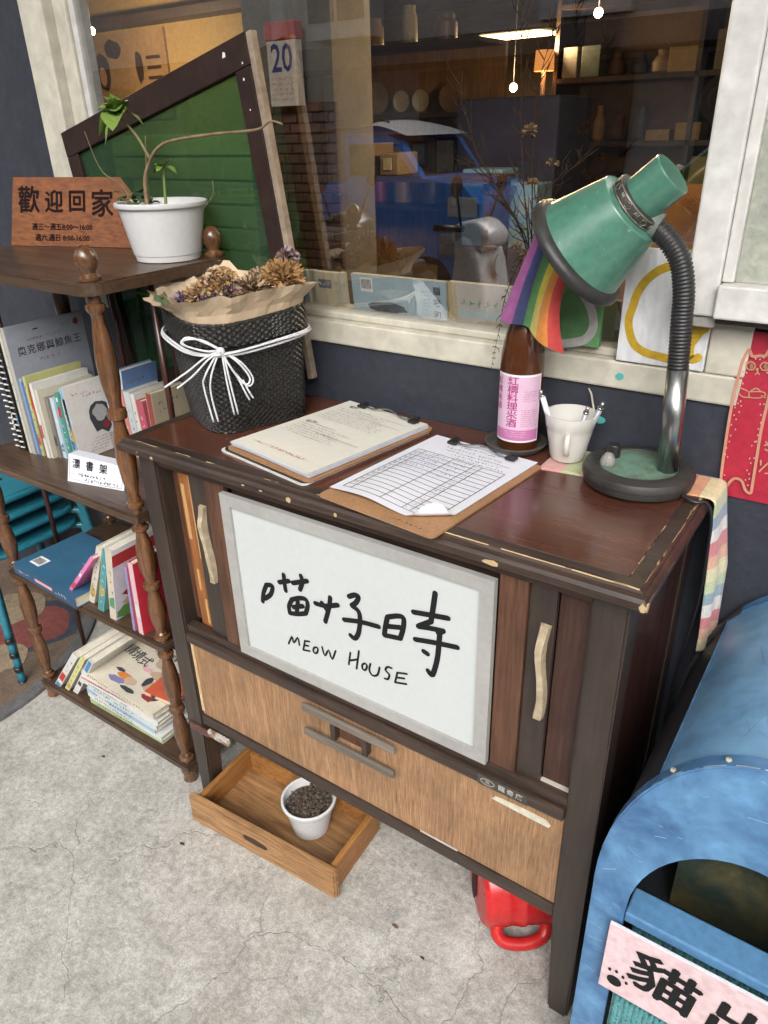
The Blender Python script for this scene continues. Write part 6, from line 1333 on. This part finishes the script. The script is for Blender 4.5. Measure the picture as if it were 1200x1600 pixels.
# tan curved plank
tag(MB().prism([(-.235, .9), (-.13, .9), (-.118, 1.21), (-.148, 1.30), (-.178, 1.39), (-.158, 1.49), (-.165, 1.64), (-.215, 1.64), (-.225, 1.46), (-.222, 1.35), (-.235, 1.25)], -.02, .02, front(1.0)).build('curved_plank', wood('dim_tan_wood', (.24, .15, .075), (.16, .09, .04), 'z', .5)), 'tall tan curved wooden plank standing behind the glass', 'plank')
tag(MB().box(-.8, .6, .95, 1.25, .022, .898, .01).build('display_cabinet', wood('mahogany_cabinet', (.10, .03, .018), (.06, .018, .012), 'x', .35, .2)), 'low mahogany display cabinet standing behind the window', 'cabinet')
# shelf with two little television sets
s1 = thing('inner_shelf', 'dark wooden shelf board carrying two small cream televisions', 'shelf', (-.28, 1.35, 1.31))
MB().box(-.44, .12, 1.27, 1.45, 1.305, 1.322).build('board', DBR, s1); MB().box(-.43, -.41, 1.3, 1.44, .9, 1.3045).build('bracket', DBR, s1); MB().box(.09, .11, 1.3, 1.44, .9, 1.3045).build('bracket', DBR, s1)
for k, (x0, x1, z1, lb) in enumerate(((-.385, -.285, 1.412, 'larger cream toy television on the inner shelf'), (-.262, -.195, 1.385, 'smaller cream toy television on the inner shelf'))):
    tv = thing('small_television', lb, 'television', ((x0 + x1) / 2, 1.34, 1.322), 'toy televisions'); MB().box(x0, x1, 1.285, 1.40, 1.3225, z1, .004).build('case', pm('tv_case', (.22, .17, .11), (.17, .12, .08), rough=.5), tv)
    MB().box(x0 + .015, x1 - .022, 1.281, 1.2845, 1.337, z1 - .014, .001).build('screen', pm('tv_screen', (.42, .36, .24), (.36, .3, .2), rough=.3), tv)
# plate rack deeper in
s2 = thing('plate_shelf', 'dark plate shelf with round dishes on the left inside', 'shelf', (-.65, 2.0, 1.49))
MB().box(-.92, -.30, 1.98, 2.2, 1.485, 1.50).build('board', DBR, s2); MB().box(-.92, -.30, 1.98, 2.2, 1.72, 1.735).build('board', DBR, s2); MB().box(-.92, -.30, 2.2, 2.22, .9, 1.735).build('back', TANW, s2); MB().box(-.92, -.30, 1.98, 2.2, 1.15, 1.165).build('board', DBR, s2)
for k, (x, z, r_, c, lb) in enumerate(((-.79, 1.56, .058, (.3, .24, .17), 'large beige plate at the left of the plate shelf'), (-.67, 1.545, .038, (.6, .55, .45), 'left of the two small shiny plates'), (-.58, 1.545, .038, (.6, .55, .45), 'right of the two small shiny plates'), (-.45, 1.55, .045, (.2, .12, .06), 'brown plate at the right of the plate shelf'))):
    tag(MB().lathe([(.001, 0), (r_ * .6, .002), (r_, .010), (r_, .013), (r_ * .6, .006), (.001, .005)], 28, front(2.05, x, max(z, 1.501 + r_)), cap0=False, cap1=False).build('plate', pm('plate_%d' % k, c, tuple(q * .8 for q in c), rough=.2, metal=.3 if k in (1, 2) else 0)), lb, 'plate', 'plates on the inner shelf')
for k, (x, z0, h_, w_, c, lb) in enumerate(((-.83, 1.7355, .10, .08, (.25, .16, .1), 'brown box on the upper plate shelf'), (-.66, 1.7355, .13, .06, (.4, .36, .3), 'pale jug on the upper plate shelf'), (-.5, 1.7355, .09, .09, (.12, .05, .04), 'dark red tin on the upper plate shelf'), (-.82, 1.166, .12, .06, (.35, .06, .04), 'red canister on the lower plate shelf'), (-.7, 1.166, .16, .08, (.3, .22, .12), 'tan canister on the lower plate shelf'), (-.55, 1.166, .11, .1, (.08, .07, .06), 'black tin on the lower plate shelf'), (-.42, 1.166, .15, .07, (.4, .2, .08), 'orange tin on the lower plate shelf'))):
    tag(MB().lathe([(w_ * .42, 0), (w_ * .5, .004), (w_ * .5, h_ * .7), (w_ * .38, h_ * .85), (w_ * .38, h_), (.001, h_)], 20, T(x, 2.09, z0), cap1=False).build('canister', pm('canister_%d' % k, c, tuple(q * .7 for q in c), rough=.4)), lb, 'canister')
# navy covered rack and pale blue boxes
tag(MB().box(-.205, .155, 1.66, 1.95, .022, 1.53, .01).build('covered_rack', pm('navy_cloth', (.008, .011, .045), (.006, .008, .03), scale=8, rough=.85, bump=.6, bscale=20)), 'tall rack under a navy blue cloth inside the shop', 'rack')
for k, (x0, x1, z0, z1, lb) in enumerate(((-.09, .05, 1.1, 1.33, 'left pale blue storage box before the navy rack'), (.055, .17, 1.1, 1.29, 'right pale blue storage box before the navy rack'))): tag(MB().box(x0, x1, 1.5, 1.62, z0, z1, .004).build('storage_box', pm('pale_blue_card', (.13, .24, .34), (.1, .19, .28), rough=.6)), lb, 'box', 'pale blue boxes')
tag(MB().box(-.15, .25, 1.45, 1.65, .022, 1.0985).build('side_table', DBR), 'dark side table under the pale blue boxes', 'table')
# bookcase with hats and books at the right rear
bc = thing('inner_bookcase', 'tall dark bookcase with books and hats at the right rear', 'bookcase', (.3, 2.75, 0))
for z in (.9, 1.15, 1.36, 1.60, 1.86): MB().box(-.26, .86, 2.62, 2.9, z, z + .018).build('shelf_board', DBR, bc)
for x in (-.28, .30, .86): MB().box(x, x + .018, 2.62, 2.9, .022, 1.95).build('upright', DBR, bc)
MB().box(-.262, .858, 2.9, 2.915, .022, 1.95).build('back', pm('bookcase_back', (.16, .1, .055), (.1, .06, .035), rough=.8), bc)
rr_ = random.Random(8); bcol = [(.3, .22, .13), (.12, .06, .04), (.36, .33, .27), (.05, .05, .06), (.25, .09, .05), (.1, .12, .1), (.4, .28, .12)]
bnm = ('tan', 'dark red', 'cream', 'black', 'rust', 'green', 'ochre'); bks = [pm('dim_item_%d' % i, c, tuple(q * .7 for q in c), scale=20, rough=.6) for i, c in enumerate(bcol)]
used_ = set(); snm = {1.168: 'lowest', 1.378: 'middle', 1.618: 'upper'}
for z in (1.168, 1.378, 1.618):
    x = -.25; side_ = 0
    while x < .26:
        ci = rr_.randrange(7); kind = rr_.random(); zb = z + .0008
        if kind < .3:
            w_ = rr_.uniform(.05, .09); h_ = rr_.uniform(.06, .14); mb = MB().lathe([(w_ * .3, 0), (w_ * .48, .01), (w_ * .5, h_ * .5), (w_ * .25, h_ * .8), (w_ * .28, h_), (.001, h_)], 16, T(x + w_ / 2, 2.72, zb), cap1=False); nm = 'jar'
        elif kind < .55:
            w_ = rr_.uniform(.06, .12); h_ = rr_.uniform(.04, .12); mb = MB().box(x, x + w_, 2.64, 2.78, zb, zb + h_, .003); nm = 'box'
        elif kind < .7:
            w_ = rr_.uniform(.08, .11); h_ = .02 * rr_.randrange(1, 4); mb = MB().box(x, x + w_, 2.65 + rr_.uniform(0, .03), 2.78, zb, zb + h_); nm = 'flat book'
        else:
            w_ = rr_.uniform(.016, .036); h_ = rr_.uniform(.10, .18); mb = MB().box(0, w_, 0, .12, 0, h_, 0, T(x, 2.65 + rr_.uniform(0, .03), zb) @ Matrix.Rotation(R(rr_.choice((0, 0, 0, 7))), 4, 'Y')); nm = 'upright book'
            if h_ * .12 + w_ > .03: w_ += .006
        lb_ = lambda i: '%s %s on the %s shelf of the rear bookcase' % (bnm[i], nm, snm[z])
        while lb_(ci) in used_: ci = (ci + 1) % 7
        used_.add(lb_(ci)); tag(mb.build(nm.replace(' ', '_'), bks[ci]), '%s %s on the %s shelf of the rear bookcase' % (bnm[ci], nm, snm[z]), nm.split()[-1], 'clutter in the rear bookcase'); x += w_ + rr_.uniform(.004, .03)
for k, (x, z, lb) in enumerate(((.42, 1.52, 'black felt hat hung left on the rear bookcase'), (.58, 1.53, 'dark grey hat hung in the middle of the rear bookcase'), (.74, 1.52, 'black cap hung right on the rear bookcase'))):
    ht = thing('hat', lb, 'hat', (x, 2.6, z), 'hats on the rear bookcase'); hm = pm('felt_hat', (.018, .017, .017), (.03, .028, .026), rough=.9)
    MB().lathe([(.085, 0), (.083, .004), (.05, .006)], 28, front(2.615, x, z), cap0=True, cap1=False).build('brim', hm, ht); MB().lathe([(.05, .006), (.047, .04), (.035, .055), (.001, .058)], 24, front(2.615, x, z), cap0=False, cap1=False).build('crown', hm, ht)
for k, (x0, x1, z0, z1, c, lb) in enumerate(((.33, .45, 1.1685, 1.32, (.32, .25, .14), 'tan box low in the rear bookcase'), (.5, .64, 1.1685, 1.30, (.1, .07, .05), 'dark box low in the rear bookcase'), (.68, .82, 1.1685, 1.33, (.35, .16, .05), 'orange box low in the rear bookcase'), (.36, .5, 1.6185, 1.75, (.25, .23, .2), 'grey box high in the rear bookcase'), (.6, .8, 1.6185, 1.72, (.2, .11, .06), 'brown case high in the rear bookcase'))): tag(MB().box(x0, x1, 2.64, 2.8, z0, z1, .003).build('carton', pm('carton_%d' % k, c, tuple(q * .8 for q in c), rough=.7)), lb, 'box')
ac = thing('armchair', 'orange brown armchair inside near the right window post', 'chair', (.62, 1.5, 0))
ORC = pm('orange_brown_cloth', (.19, .075, .02), (.12, .048, .015), scale=10, rough=.9, bump=.3)
MB().box(.42, .86, 1.40, 1.52, .42, 1.30, .05, seg=4).build('backrest', ORC, ac); MB().box(.42, .86, 1.0 + .26, 1.398, .30, .46, .03).build('seat', ORC, ac)
for x in (.44, .80):
    for y in (1.3, 1.48): MB().box(x, x + .035, y, y + .03, .021, .3).build('leg', DBR, ac)
# small goods on the display cabinet and little frames behind
goods = [('round brass clock', 'clock', -.62, .07, 'disc', (.5, .38, .16)), ('squat copper kettle', 'kettle', -.47, .09, 'jar', (.35, .15, .06)), ('tall green bottle', 'bottle', -.36, .05, 'tall', (.05, .12, .06)), ('white enamel pot', 'pot', -.08, .09, 'jar', (.55, .53, .48)), ('round steel clock', 'clock', .04, .065, 'disc', (.5, .5, .48)), ('red tin box', 'box', .14, .09, 'box', (.35, .05, .04)), ('brown glass jug', 'jug', .25, .07, 'tall', (.12, .05, .02)), ('yellow wooden block', 'block', .34, .06, 'box', (.45, .32, .1)), ('cream radio', 'radio', .46, .12, 'box', (.5, .45, .35)), ('small round mirror', 'mirror', .55, .06, 'disc', (.55, .55, .55))]
for nm_, ct_, x, w_, kd, c in goods:
    mt_ = pm('goods_' + nm_.replace(' ', '_'), c, tuple(q * .6 for q in c), scale=18, rough=.35, metal=.6 if kd == 'disc' else 0)
    if kd == 'disc': mb = MB().lathe([(.001, 0), (w_ * .42, 0), (w_ * .5, .006), (w_ * .5, .02), (w_ * .4, .024), (.001, .02)], 26, front(1.03, x, .901 + w_ * .5 + .02), cap0=False, cap1=False).box(x - .015, x + .015, 1.0, 1.04, .8985, .925)
    elif kd == 'jar': mb = MB().lathe([(w_ * .35, 0), (w_ * .5, .02), (w_ * .5, w_ * .6), (w_ * .3, w_ * .85), (w_ * .32, w_), (.012, w_), (.012, w_ + .02), (.001, w_ + .02)], 24, T(x, 1.06, .8985), cap1=False)
    elif kd == 'tall': mb = MB().lathe([(w_ * .45, 0), (w_ * .5, .01), (w_ * .5, .16), (w_ * .2, .21), (w_ * .2, .27), (w_ * .24, .275)], 22, T(x, 1.04, .8985))
    else: mb = MB().box(x - w_ / 2, x + w_ / 2, 1.0, 1.09, .8985, .8985 + w_ * .8, .004)
    tag(mb.build(nm_.replace(' ', '_'), mt_), nm_ + ' on the low display cabinet inside', ct_)
for k, (x, z, w_, h_, c, lb) in enumerate(((-.86, 1.26, .10, .13, (.4, .3, .2), 'tan picture in a dark frame, leftmost under the plates'), (-.72, 1.30, .08, .10, (.15, .2, .22), 'blue grey picture in a dark frame under the plates'), (-.60, 1.27, .10, .14, (.5, .46, .38), 'cream picture in a dark frame under the plates'), (-.47, 1.31, .07, .09, (.3, .1, .07), 'red picture in a dark frame under the plates'))):
    pf = thing('picture_frame', lb, 'picture', (x, 2.19, z), 'small pictures under the plate shelf'); MB().box(x, x + w_, 2.185, 2.199, z, z + h_, .003).build('frame', DBR, pf); MB().box(x + .01, x + w_ - .01, 2.182, 2.1845, z + .01, z + h_ - .01).build('picture', pm('pic_%d' % k, c, tuple(q * .5 for q in c), scale=25, rough=.5), pf)
# lamps that are lit
tl_ = thing('hanging_lamp', 'wide lit ceiling lamp glowing yellow inside the shop', 'lamp', (-.7, 3.2, 1.84))
MB().prism([(-.16, -.08), (.17, -.11), (.20, .06), (-.12, .09)], -.012, 0, T(-.74, 3.2, 1.85)).build('diffuser', pm('lamp_panel', (.8, .6, .3), (.8, .6, .3), rv=0, bump=0, emit=((1, .72, .34), 7.)), tl_)
MB().box(-.95, -.5, 3.05, 3.33, 1.8505, 1.872, .004).build('housing', DBR, tl_); MB().tube([(-.74, 3.2, 1.872), (-.74, 3.2, RZ)], .006, 6).build('rod', BLACKM, tl_)
fl_ = thing('floor_lamp', 'lamp with a glowing orange drum shade on a pale stand inside', 'lamp', (-.31, 2.55, 0))
MB().lathe([(.042, 0), (.038, .075)], 24, T(-.305, 2.58, 1.648), cap0=False, cap1=False).build('lamp_shade', pm('orange_shade', (.5, .24, .08), (.45, .2, .06), rv=0, bump=0, emit=((1, .38, .1), .55)), fl_); MB().tube([(-.305, 2.58, .021), (-.305, 2.58, 1.70)], .009, 10).build('stand', TANW, fl_); MB().lathe([(.09, 0), (.09, .015), (.01, .03)], 20, T(-.305, 2.58, .0205)).build('base', DBR, fl_)
MB().lathe([(.001, -.012), (.010, -.006), (.012, .003), (.006, .016), (.001, .02)], 12, T(-.305, 2.58, 1.69), cap0=False, cap1=False).build('bulb', pm('bulb_glow', (.9, .8, .5), (.9, .8, .5), rv=0, bump=0, emit=((1, .7, .35), 20.)), fl_)
for k, (x, y, z, lb) in enumerate(((.217, 1.2, 1.536, 'small round lit bulb above the navy rack'), (.461, 1.1, 1.666, 'bright spotlight bulb under the ceiling'), (-.98, .86, 1.725, 'small lit bulb hanging before the sepia poster'))):
    bl_ = thing('light_bulb', lb, 'light bulb', (x, y, z), 'bare lit bulbs'); q = bmesh.new(); bmesh.ops.create_uvsphere(q, u_segments=14, v_segments=10, radius=.010); MB().bm(q, T(x, y, z), sm=True).build('globe', MATS['bulb_glow'], bl_); MB().tube([(x, y, z + .012), (x, y, RZ - .001)], .0015, 6).build('cable', BLACKM, bl_)
pd = bpy.data.lights.new('lamp_glow', 'AREA'); pd.energy = 18; pd.color = (1, .72, .4); pd.shape = 'RECTANGLE'; pd.size = .3; pd.size_y = .2; po_ = bpy.data.objects.new('lamp_glow', pd); COL.objects.link(po_); po_.location = (-.74, 3.2, 1.83)
for x, y, z, e in ((-.305, 2.58, 1.74, 5), (.461, 1.08, 1.64, 7), (.217, 1.18, 1.51, 4), (-.98, .86, 1.70, 6)):
    pd = bpy.data.lights.new('bulb_light', 'POINT'); pd.energy = e; pd.color = (1, .7, .38); pd.shadow_soft_size = .02; q = bpy.data.objects.new('bulb_light', pd); COL.objects.link(q); q.location = (x, y, z)
# magazines on the inner sill, leaning on the glass
MAGL = 'magazines on the inner sill'
def mag(x0, x1, z1, y, c, sp_, label, ex=()):
    b = thing('magazine', label, 'magazine', (x0, y, SZ), MAGL); zb = SZ - .0065
    Mq = fr((x0, y, zb), (1, .0, 0), (0, -.12, 1)); w_ = x1 - x0; h_ = z1 - zb
    MB().box(0, w_, 0, h_, -.010, 0, 0, Mq).build('pages', PAGES, b); MB().add([(0, 0, .0006), (w_, 0, .0006), (w_, h_, .0006), (0, h_, .0006)], [(0, 1, 2, 3)], Mq).build('cover', cover_mat(c), b)
    for nm, fn, mt in ex: q = MB(); fn(q, Mq @ T(0, 0, .001)); q.build(nm, mt, b)
ID = lambda M: M
def rc(x0, x1, y0, y1, z=.0002): return lambda q, M: q.add([(x0, y0, z), (x1, y0, z), (x1, y1, z), (x0, y1, z)], [(0, 1, 2, 3)], M)
mag(.075, .118, 1.192, .462, (.3, .36, .38), None, 'grey blue magazine at the left end of the inner sill', (('lettering', vtext('貓咪和', .016, .022, .062, 0, -.022, ID), DKGREY),))
for k in range(3): mag(.120 + k * .004, .130 + k * .004, 1.192, .466, (.55, .5, .38), None, ('cream magazine edge first after the grey blue one', 'cream magazine edge second after the grey blue one', 'cream magazine edge third after the grey blue one')[k])
mag(.140, .200, 1.192, .462, (.48, .43, .31), None, 'beige magazine with a small dark photo on the inner sill', (('photo', rc(.008, .042, .048, .066), C_('print_slate', (.12, .13, .17))), ('lettering', lambda q, M: scribble(q, .01, .057, .03, .010, M @ T(0, 0, .0004), .001), WHT)))
mag(.202, .214, 1.193, .465, (.5, .47, .38), None, 'cream magazine edge beside the beige one'); 
mag(.235, .455, 1.195, .462, (.36, .48, .54), None, 'wide pale blue cat magazine with barcode on the inner sill', (('barcode', rc(.022, .052, .05, .078), WHT), ('barcode', lambda q, M: [rc(.025 + i * .003, .0265 + i * .003, .056, .075, .0004)(q, M) for i in range(8)], DKGREY), ('lettering', vtext('貓咪和', .017, .200, .064, 0, -.023, ID), DKGREY), ('print', lambda q, M: [scribble(q, .165, .062 - i * .007, .02, .005, M, .0008) for i in range(7)], CYAN), ('photo', blob(ID, .085, .022, .05, .012, seed=3), C_('print_cat_grey', (.1, .11, .13))), ('photo', blob(ID, .12, .05, .06, .012, .0001, seed=5), C_('print_mist', (.45, .55, .58)))))
mag(.458, .475, 1.196, .466, (.5, .42, .25), None, 'yellowed magazine edge right of the blue cat magazine')
mag(.478, .590, 1.197, .462, (.5, .45, .4), None, 'cream magazine with green title on the inner sill', (('title', lambda q, M: vtext('貓物語', .014, .02, .052, .022, -.001, ID)(q, M) if 0 else scribble(q, .01, .05, .07, .014, M, .0022), C_('print_teal', (.08, .3, .25))), ('print', rc(.005, .105, .022, .038), C_('print_pale_blue', (.4, .5, .52))), ('photo', blob(ID, .07, .012, .03, .010, seed=9), SKIN)))
mag(.595, .80, 1.19, .468, (.4, .36, .3), None, 'brownish magazine behind the rainbow flag on the inner sill')

# ================================================================ the street, seen mirrored in the glass
def pan(mb, M=None): return mb
FAC = pm('facade_grey', (.5, .48, .45), (.4, .385, .36), scale=1.2, rough=.85, bump=.3, bscale=12); FACD = pm('facade_dark', (.10, .095, .09), (.07, .067, .064), scale=2, rough=.8)
ob = thing('opposite_building', 'grey apartment building across the street, mirrored in the window', 'building', (0, -8.2, -.3))
MB().box(-16, 12, -9.2, -8.2, -.298, 4.9).build('wall', FAC, ob); MB().box(-16, 12, -8.198, -7.3, 2.15, 2.4).build('canopy', FACD, ob)
WINF = pm('white_window_frame', (.6, .6, .58), (.5, .5, .48), rough=.5); WGL = pm('dark_pane', (.03, .035, .04), (.02, .024, .028), rough=.1, bump=0)
for x in (-6.6, -3.2, .4, 4.0): 
    wq = MB().box(x, x + 1.1, -8.198, -7.85 if x == -6.6 else -8.1, 2.55, 3.9).build('window', WINF, ob)
    yy = (-7.85 if x == -6.6 else -8.1) + .003
    for q in range(2): MB().box(x + .08 + q * .5, x + .52 + q * .5, yy - .002, yy + .01, 2.75, 3.8).build('pane', WGL, wq)
for x in (-9.5, -4.9, -1.2, 2.6): 
    sq_ = MB().box(x, x + 2.9, -8.19, -8.12, -.297, 2.1).build('shutter_door', FACD, ob)
    for q in range(9): MB().box(x + .05, x + 2.85, -8.1195, -8.10, -.2 + q * .25, -.02 + q * .25).build('slat', FACD, sq_)
MB().tube(smooth_path([(-6.85, -7.6, 3.9), (-6.85, -7.6, 2.0), (-6.75, -7.4, 1.6), (-6.72, -7.3, .6), (-6.72, -7.3, -.29)], 4), .12, 10).build('downpipe', WINF, ob)
# blue pickup truck
tk = thing('pickup_truck', 'small blue pickup truck parked in the street, mirrored in the window', 'truck', (-3.4, -5.8, -.3))
TB = pm('truck_blue', (.05, .27, .78), (.045, .23, .7), scale=3, rough=.25, coat=.4, bump=0)
MB().prism([(-3.95, .0), (-2.36, .0), (-2.33, .35), (-2.38, .78), (-2.55, .93), (-3.02, 1.0), (-3.30, 1.34), (-3.42, 1.39), (-3.95, 1.39)], -.65, .65, front(-5.8)).build('cab', TB, tk)
MB().box(-6.3, -3.98, -6.5, -5.1, .35, .85, .02).build('cargo_bed', TB, tk); MB().box(-6.2, -4.0, -6.35, -5.25, .2, .349).build('chassis', BLACKM, tk)
MB().prism([(-3.9, 1.02), (-3.12, 1.02), (-3.36, 1.31), (-3.9, 1.31)], .652, .656, front(-5.8) @ Matrix.Scale(-1, 4, (0, 0, 1))).build('side_window', WGL, tk)
MB().add([(-3.03, -6.35, 1.02), (-3.03, -5.25, 1.02), (-3.295, -5.28, 1.335), (-3.295, -6.32, 1.335)], [(0, 1, 2, 3)], T(.008, 0, .006)).build('windscreen', WGL, tk)
MB().box(-2.72, -2.40, -5.155, -5.135, .66, .84, .01).build('headlight', pm('headlamp', (.7, .7, .68), (.55, .55, .52), rough=.15), tk); MB().box(-2.372, -2.345, -6.3, -6.0, .6, .78, .01).build('headlight', MATS['headlamp'], tk)
MB().box(-2.8, -2.27, -6.5, -5.1, .28, .5, .03).build('bumper', pm('bumper_grey', (.3, .3, .3), (.25, .25, .25), rough=.5), tk)
MB().surf(lambda u, v: (-4.05 + .85 * u, -6.4 + 1.25 * v, 1.41 + .13 * math.sin(math.pi * u) * (.6 + .4 * math.sin(3 * v)) - .03 * u), 14, 10).build('tarpaulin', pm('white_tarp', (.66, .66, .65), (.58, .58, .57), rough=.6), tk)
for x in (-2.95, -5.5):
    for y in (-5.12, -6.32): 
        wq = MB().lathe([(.16, 0), (.27, .0), (.285, .02), (.285, .14), (.27, .16), (.16, .16)], 28, fr((x, y, -.012), (1, 0, 0), (0, 0, 1)), cap0=False, cap1=False).build('wheel', pm('tyre', (.02, .02, .02), (.03, .03, .03), rough=.8), tk); MB().lathe([(.001, .12), (.15, .13), (.16, .15)], 20, fr((x, y, -.012), (1, 0, 0), (0, 0, 1)), cap0=False, cap1=False).lathe([(.001, .02), (.15, .02), (.16, .01)], 20, fr((x, y, -.012), (1, 0, 0), (0, 0, 1)), cap0=False, cap1=False).build('rim', STEEL, wq)
# white car
wc_ = thing('parked_car', 'white car parked in the street, mirrored in the right of the window', 'car', (0, -5.3, -.3))
CW = pm('car_white', (.6, .6, .6), (.54, .54, .54), rough=.2, coat=.4, bump=0)
MB().prism([(-1.75, -.1), (2.4, -.1), (2.4, .55), (1.9, .7), (-.95, .72), (-1.6, .6), (-1.78, .4)], -.75, .75, front(-5.3)).build('body', CW, wc_)
cbp = [(-1.0, .72), (-.62, 1.02), (-.25, 1.19), (.35, 1.235), (1.1, 1.20), (1.75, .72)]
MB().prism(cbp, -.66, .66, front(-5.3)).build('cabin', CW, wc_)
MB().prism([(-.84, .74), (-.52, 1.0), (-.18, 1.13), (.34, 1.165), (.34, .74)], .661, .666, front(-5.3) @ Matrix.Scale(-1, 4, (0, 0, 1))).build('side_window', WGL, wc_); MB().prism([(.40, .74), (.40, 1.165), (1.02, 1.14), (1.5, .74)], .661, .666, front(-5.3) @ Matrix.Scale(-1, 4, (0, 0, 1))).build('side_window', WGL, wc_)
for x in (-1.15, 1.5):
    for y in (-4.7, -6.05): MB().lathe([(.001, 0), (.27, .0), (.285, .02), (.285, .14), (.27, .16), (.001, .16)], 28, fr((x, y, -.012), (1, 0, 0), (0, 0, 1)), cap0=False, cap1=False).build('wheel', MATS['tyre'], wc_)
MB().box(-1.79, -1.6, -4.72, -4.56, .38, .52, .02).build('headlight', MATS['headlamp'], wc_)
# scooters on the pavement edge
def soft_prism(poly, z0, z1, M, bev=.045):
    bm = bmesh.new(); n_ = len(poly); a = [bm.verts.new((p[0], p[1], z0)) for p in poly]; b = [bm.verts.new((p[0], p[1], z1)) for p in poly]
    bm.faces.new(a[::-1]); bm.faces.new(b); [bm.faces.new((a[i], a[(i + 1) % n_], b[(i + 1) % n_], b[i])) for i in range(n_)]
    bmesh.ops.bevel(bm, geom=list(bm.edges), offset=bev, segments=4, affect='EDGES', profile=.5, clamp_overlap=True)
    return MB().bm(bm, M, sm=True)
def scooter(x, y, col, label, dark):
    s = thing('scooter', label, 'scooter', (x, y, 0), 'scooters parked at the pavement edge'); cm_ = pm('scooter_' + dark, col, tuple(q * .85 for q in col), rough=.25, coat=.4, bump=0)
    L = T(x, y, 0)
    soft_prism([(-.55, .42), (-.30, .38), (.10, .30), (.30, .28), (.42, .34), (.40, .42), (.12, .42), (-.05, .66), (-.45, .70), (-.66, .66)], -.13, .13, L @ front(0)).build('body', cm_, s)
    soft_prism([(.30, .30), (.42, .34), (.50, .62), (.44, .86), (.36, .96), (.28, .92), (.34, .70)], -.17, .17, L @ front(0)).build('front_shield', cm_, s)
    soft_prism([(.24, .90), (.46, .86), (.50, .95), (.40, 1.03), (.26, 1.0)], -.13, .13, L @ front(0)).build('handlebar_cowl', cm_, s)
    MB().box(-.68, -.02, -.12, .12, .70, .78, .03, L).build('seat', BLACKM, s)
    for sy in (-1, 1):
        MB().tube([(.33, sy * .12, .98), (.27, sy * .30, 1.0)], .018, 10, L).build('grip', BLACKM, s)
        MB().tube([(.34, sy * .16, 1.0), (.36, sy * .24, 1.15)], .006, 6, L).build('mirror_stalk', BLACKM, s); MB().lathe([(.001, -.01), (.05, -.006), (.055, .004), (.001, .006)], 16, L @ fr((.36, sy * .25, 1.19), (0, 1, 0), (0, 0, 1)), cap0=False, cap1=False).build('mirror', BLACKM, s)
    MB().lathe([(.001, 0), (.05, .005), (.06, .02), (.001, .022)], 16, L @ fr((.475, 0, .80), (0, 1, 0), (0, 0, 1)), cap0=False, cap1=False).build('headlight', MATS['headlamp'], s)
    for wx in (-.45, .50):
        wq = MB().lathe([(.12, -.04), (.20, -.045), (.225, -.02), (.225, .02), (.20, .045), (.12, .04)], 26, L @ fr((wx, 0, .226), (1, 0, 0), (0, 0, 1)), cap0=False, cap1=False).build('wheel', MATS['tyre'], s); MB().lathe([(.001, -.03), (.12, -.03), (.12, .03), (.001, .03)], 20, L @ fr((wx, 0, .226), (1, 0, 0), (0, 0, 1)), cap0=False, cap1=False).build('rim', STEEL, wq)
scooter(-1.12, -2.05, (.66, .66, .67), 'white scooter at the pavement edge, mirrored above the magazines', 'white')
scooter(-2.05, -2.15, (.05, .05, .055), 'black scooter left of the white one, mirrored in the window', 'black')
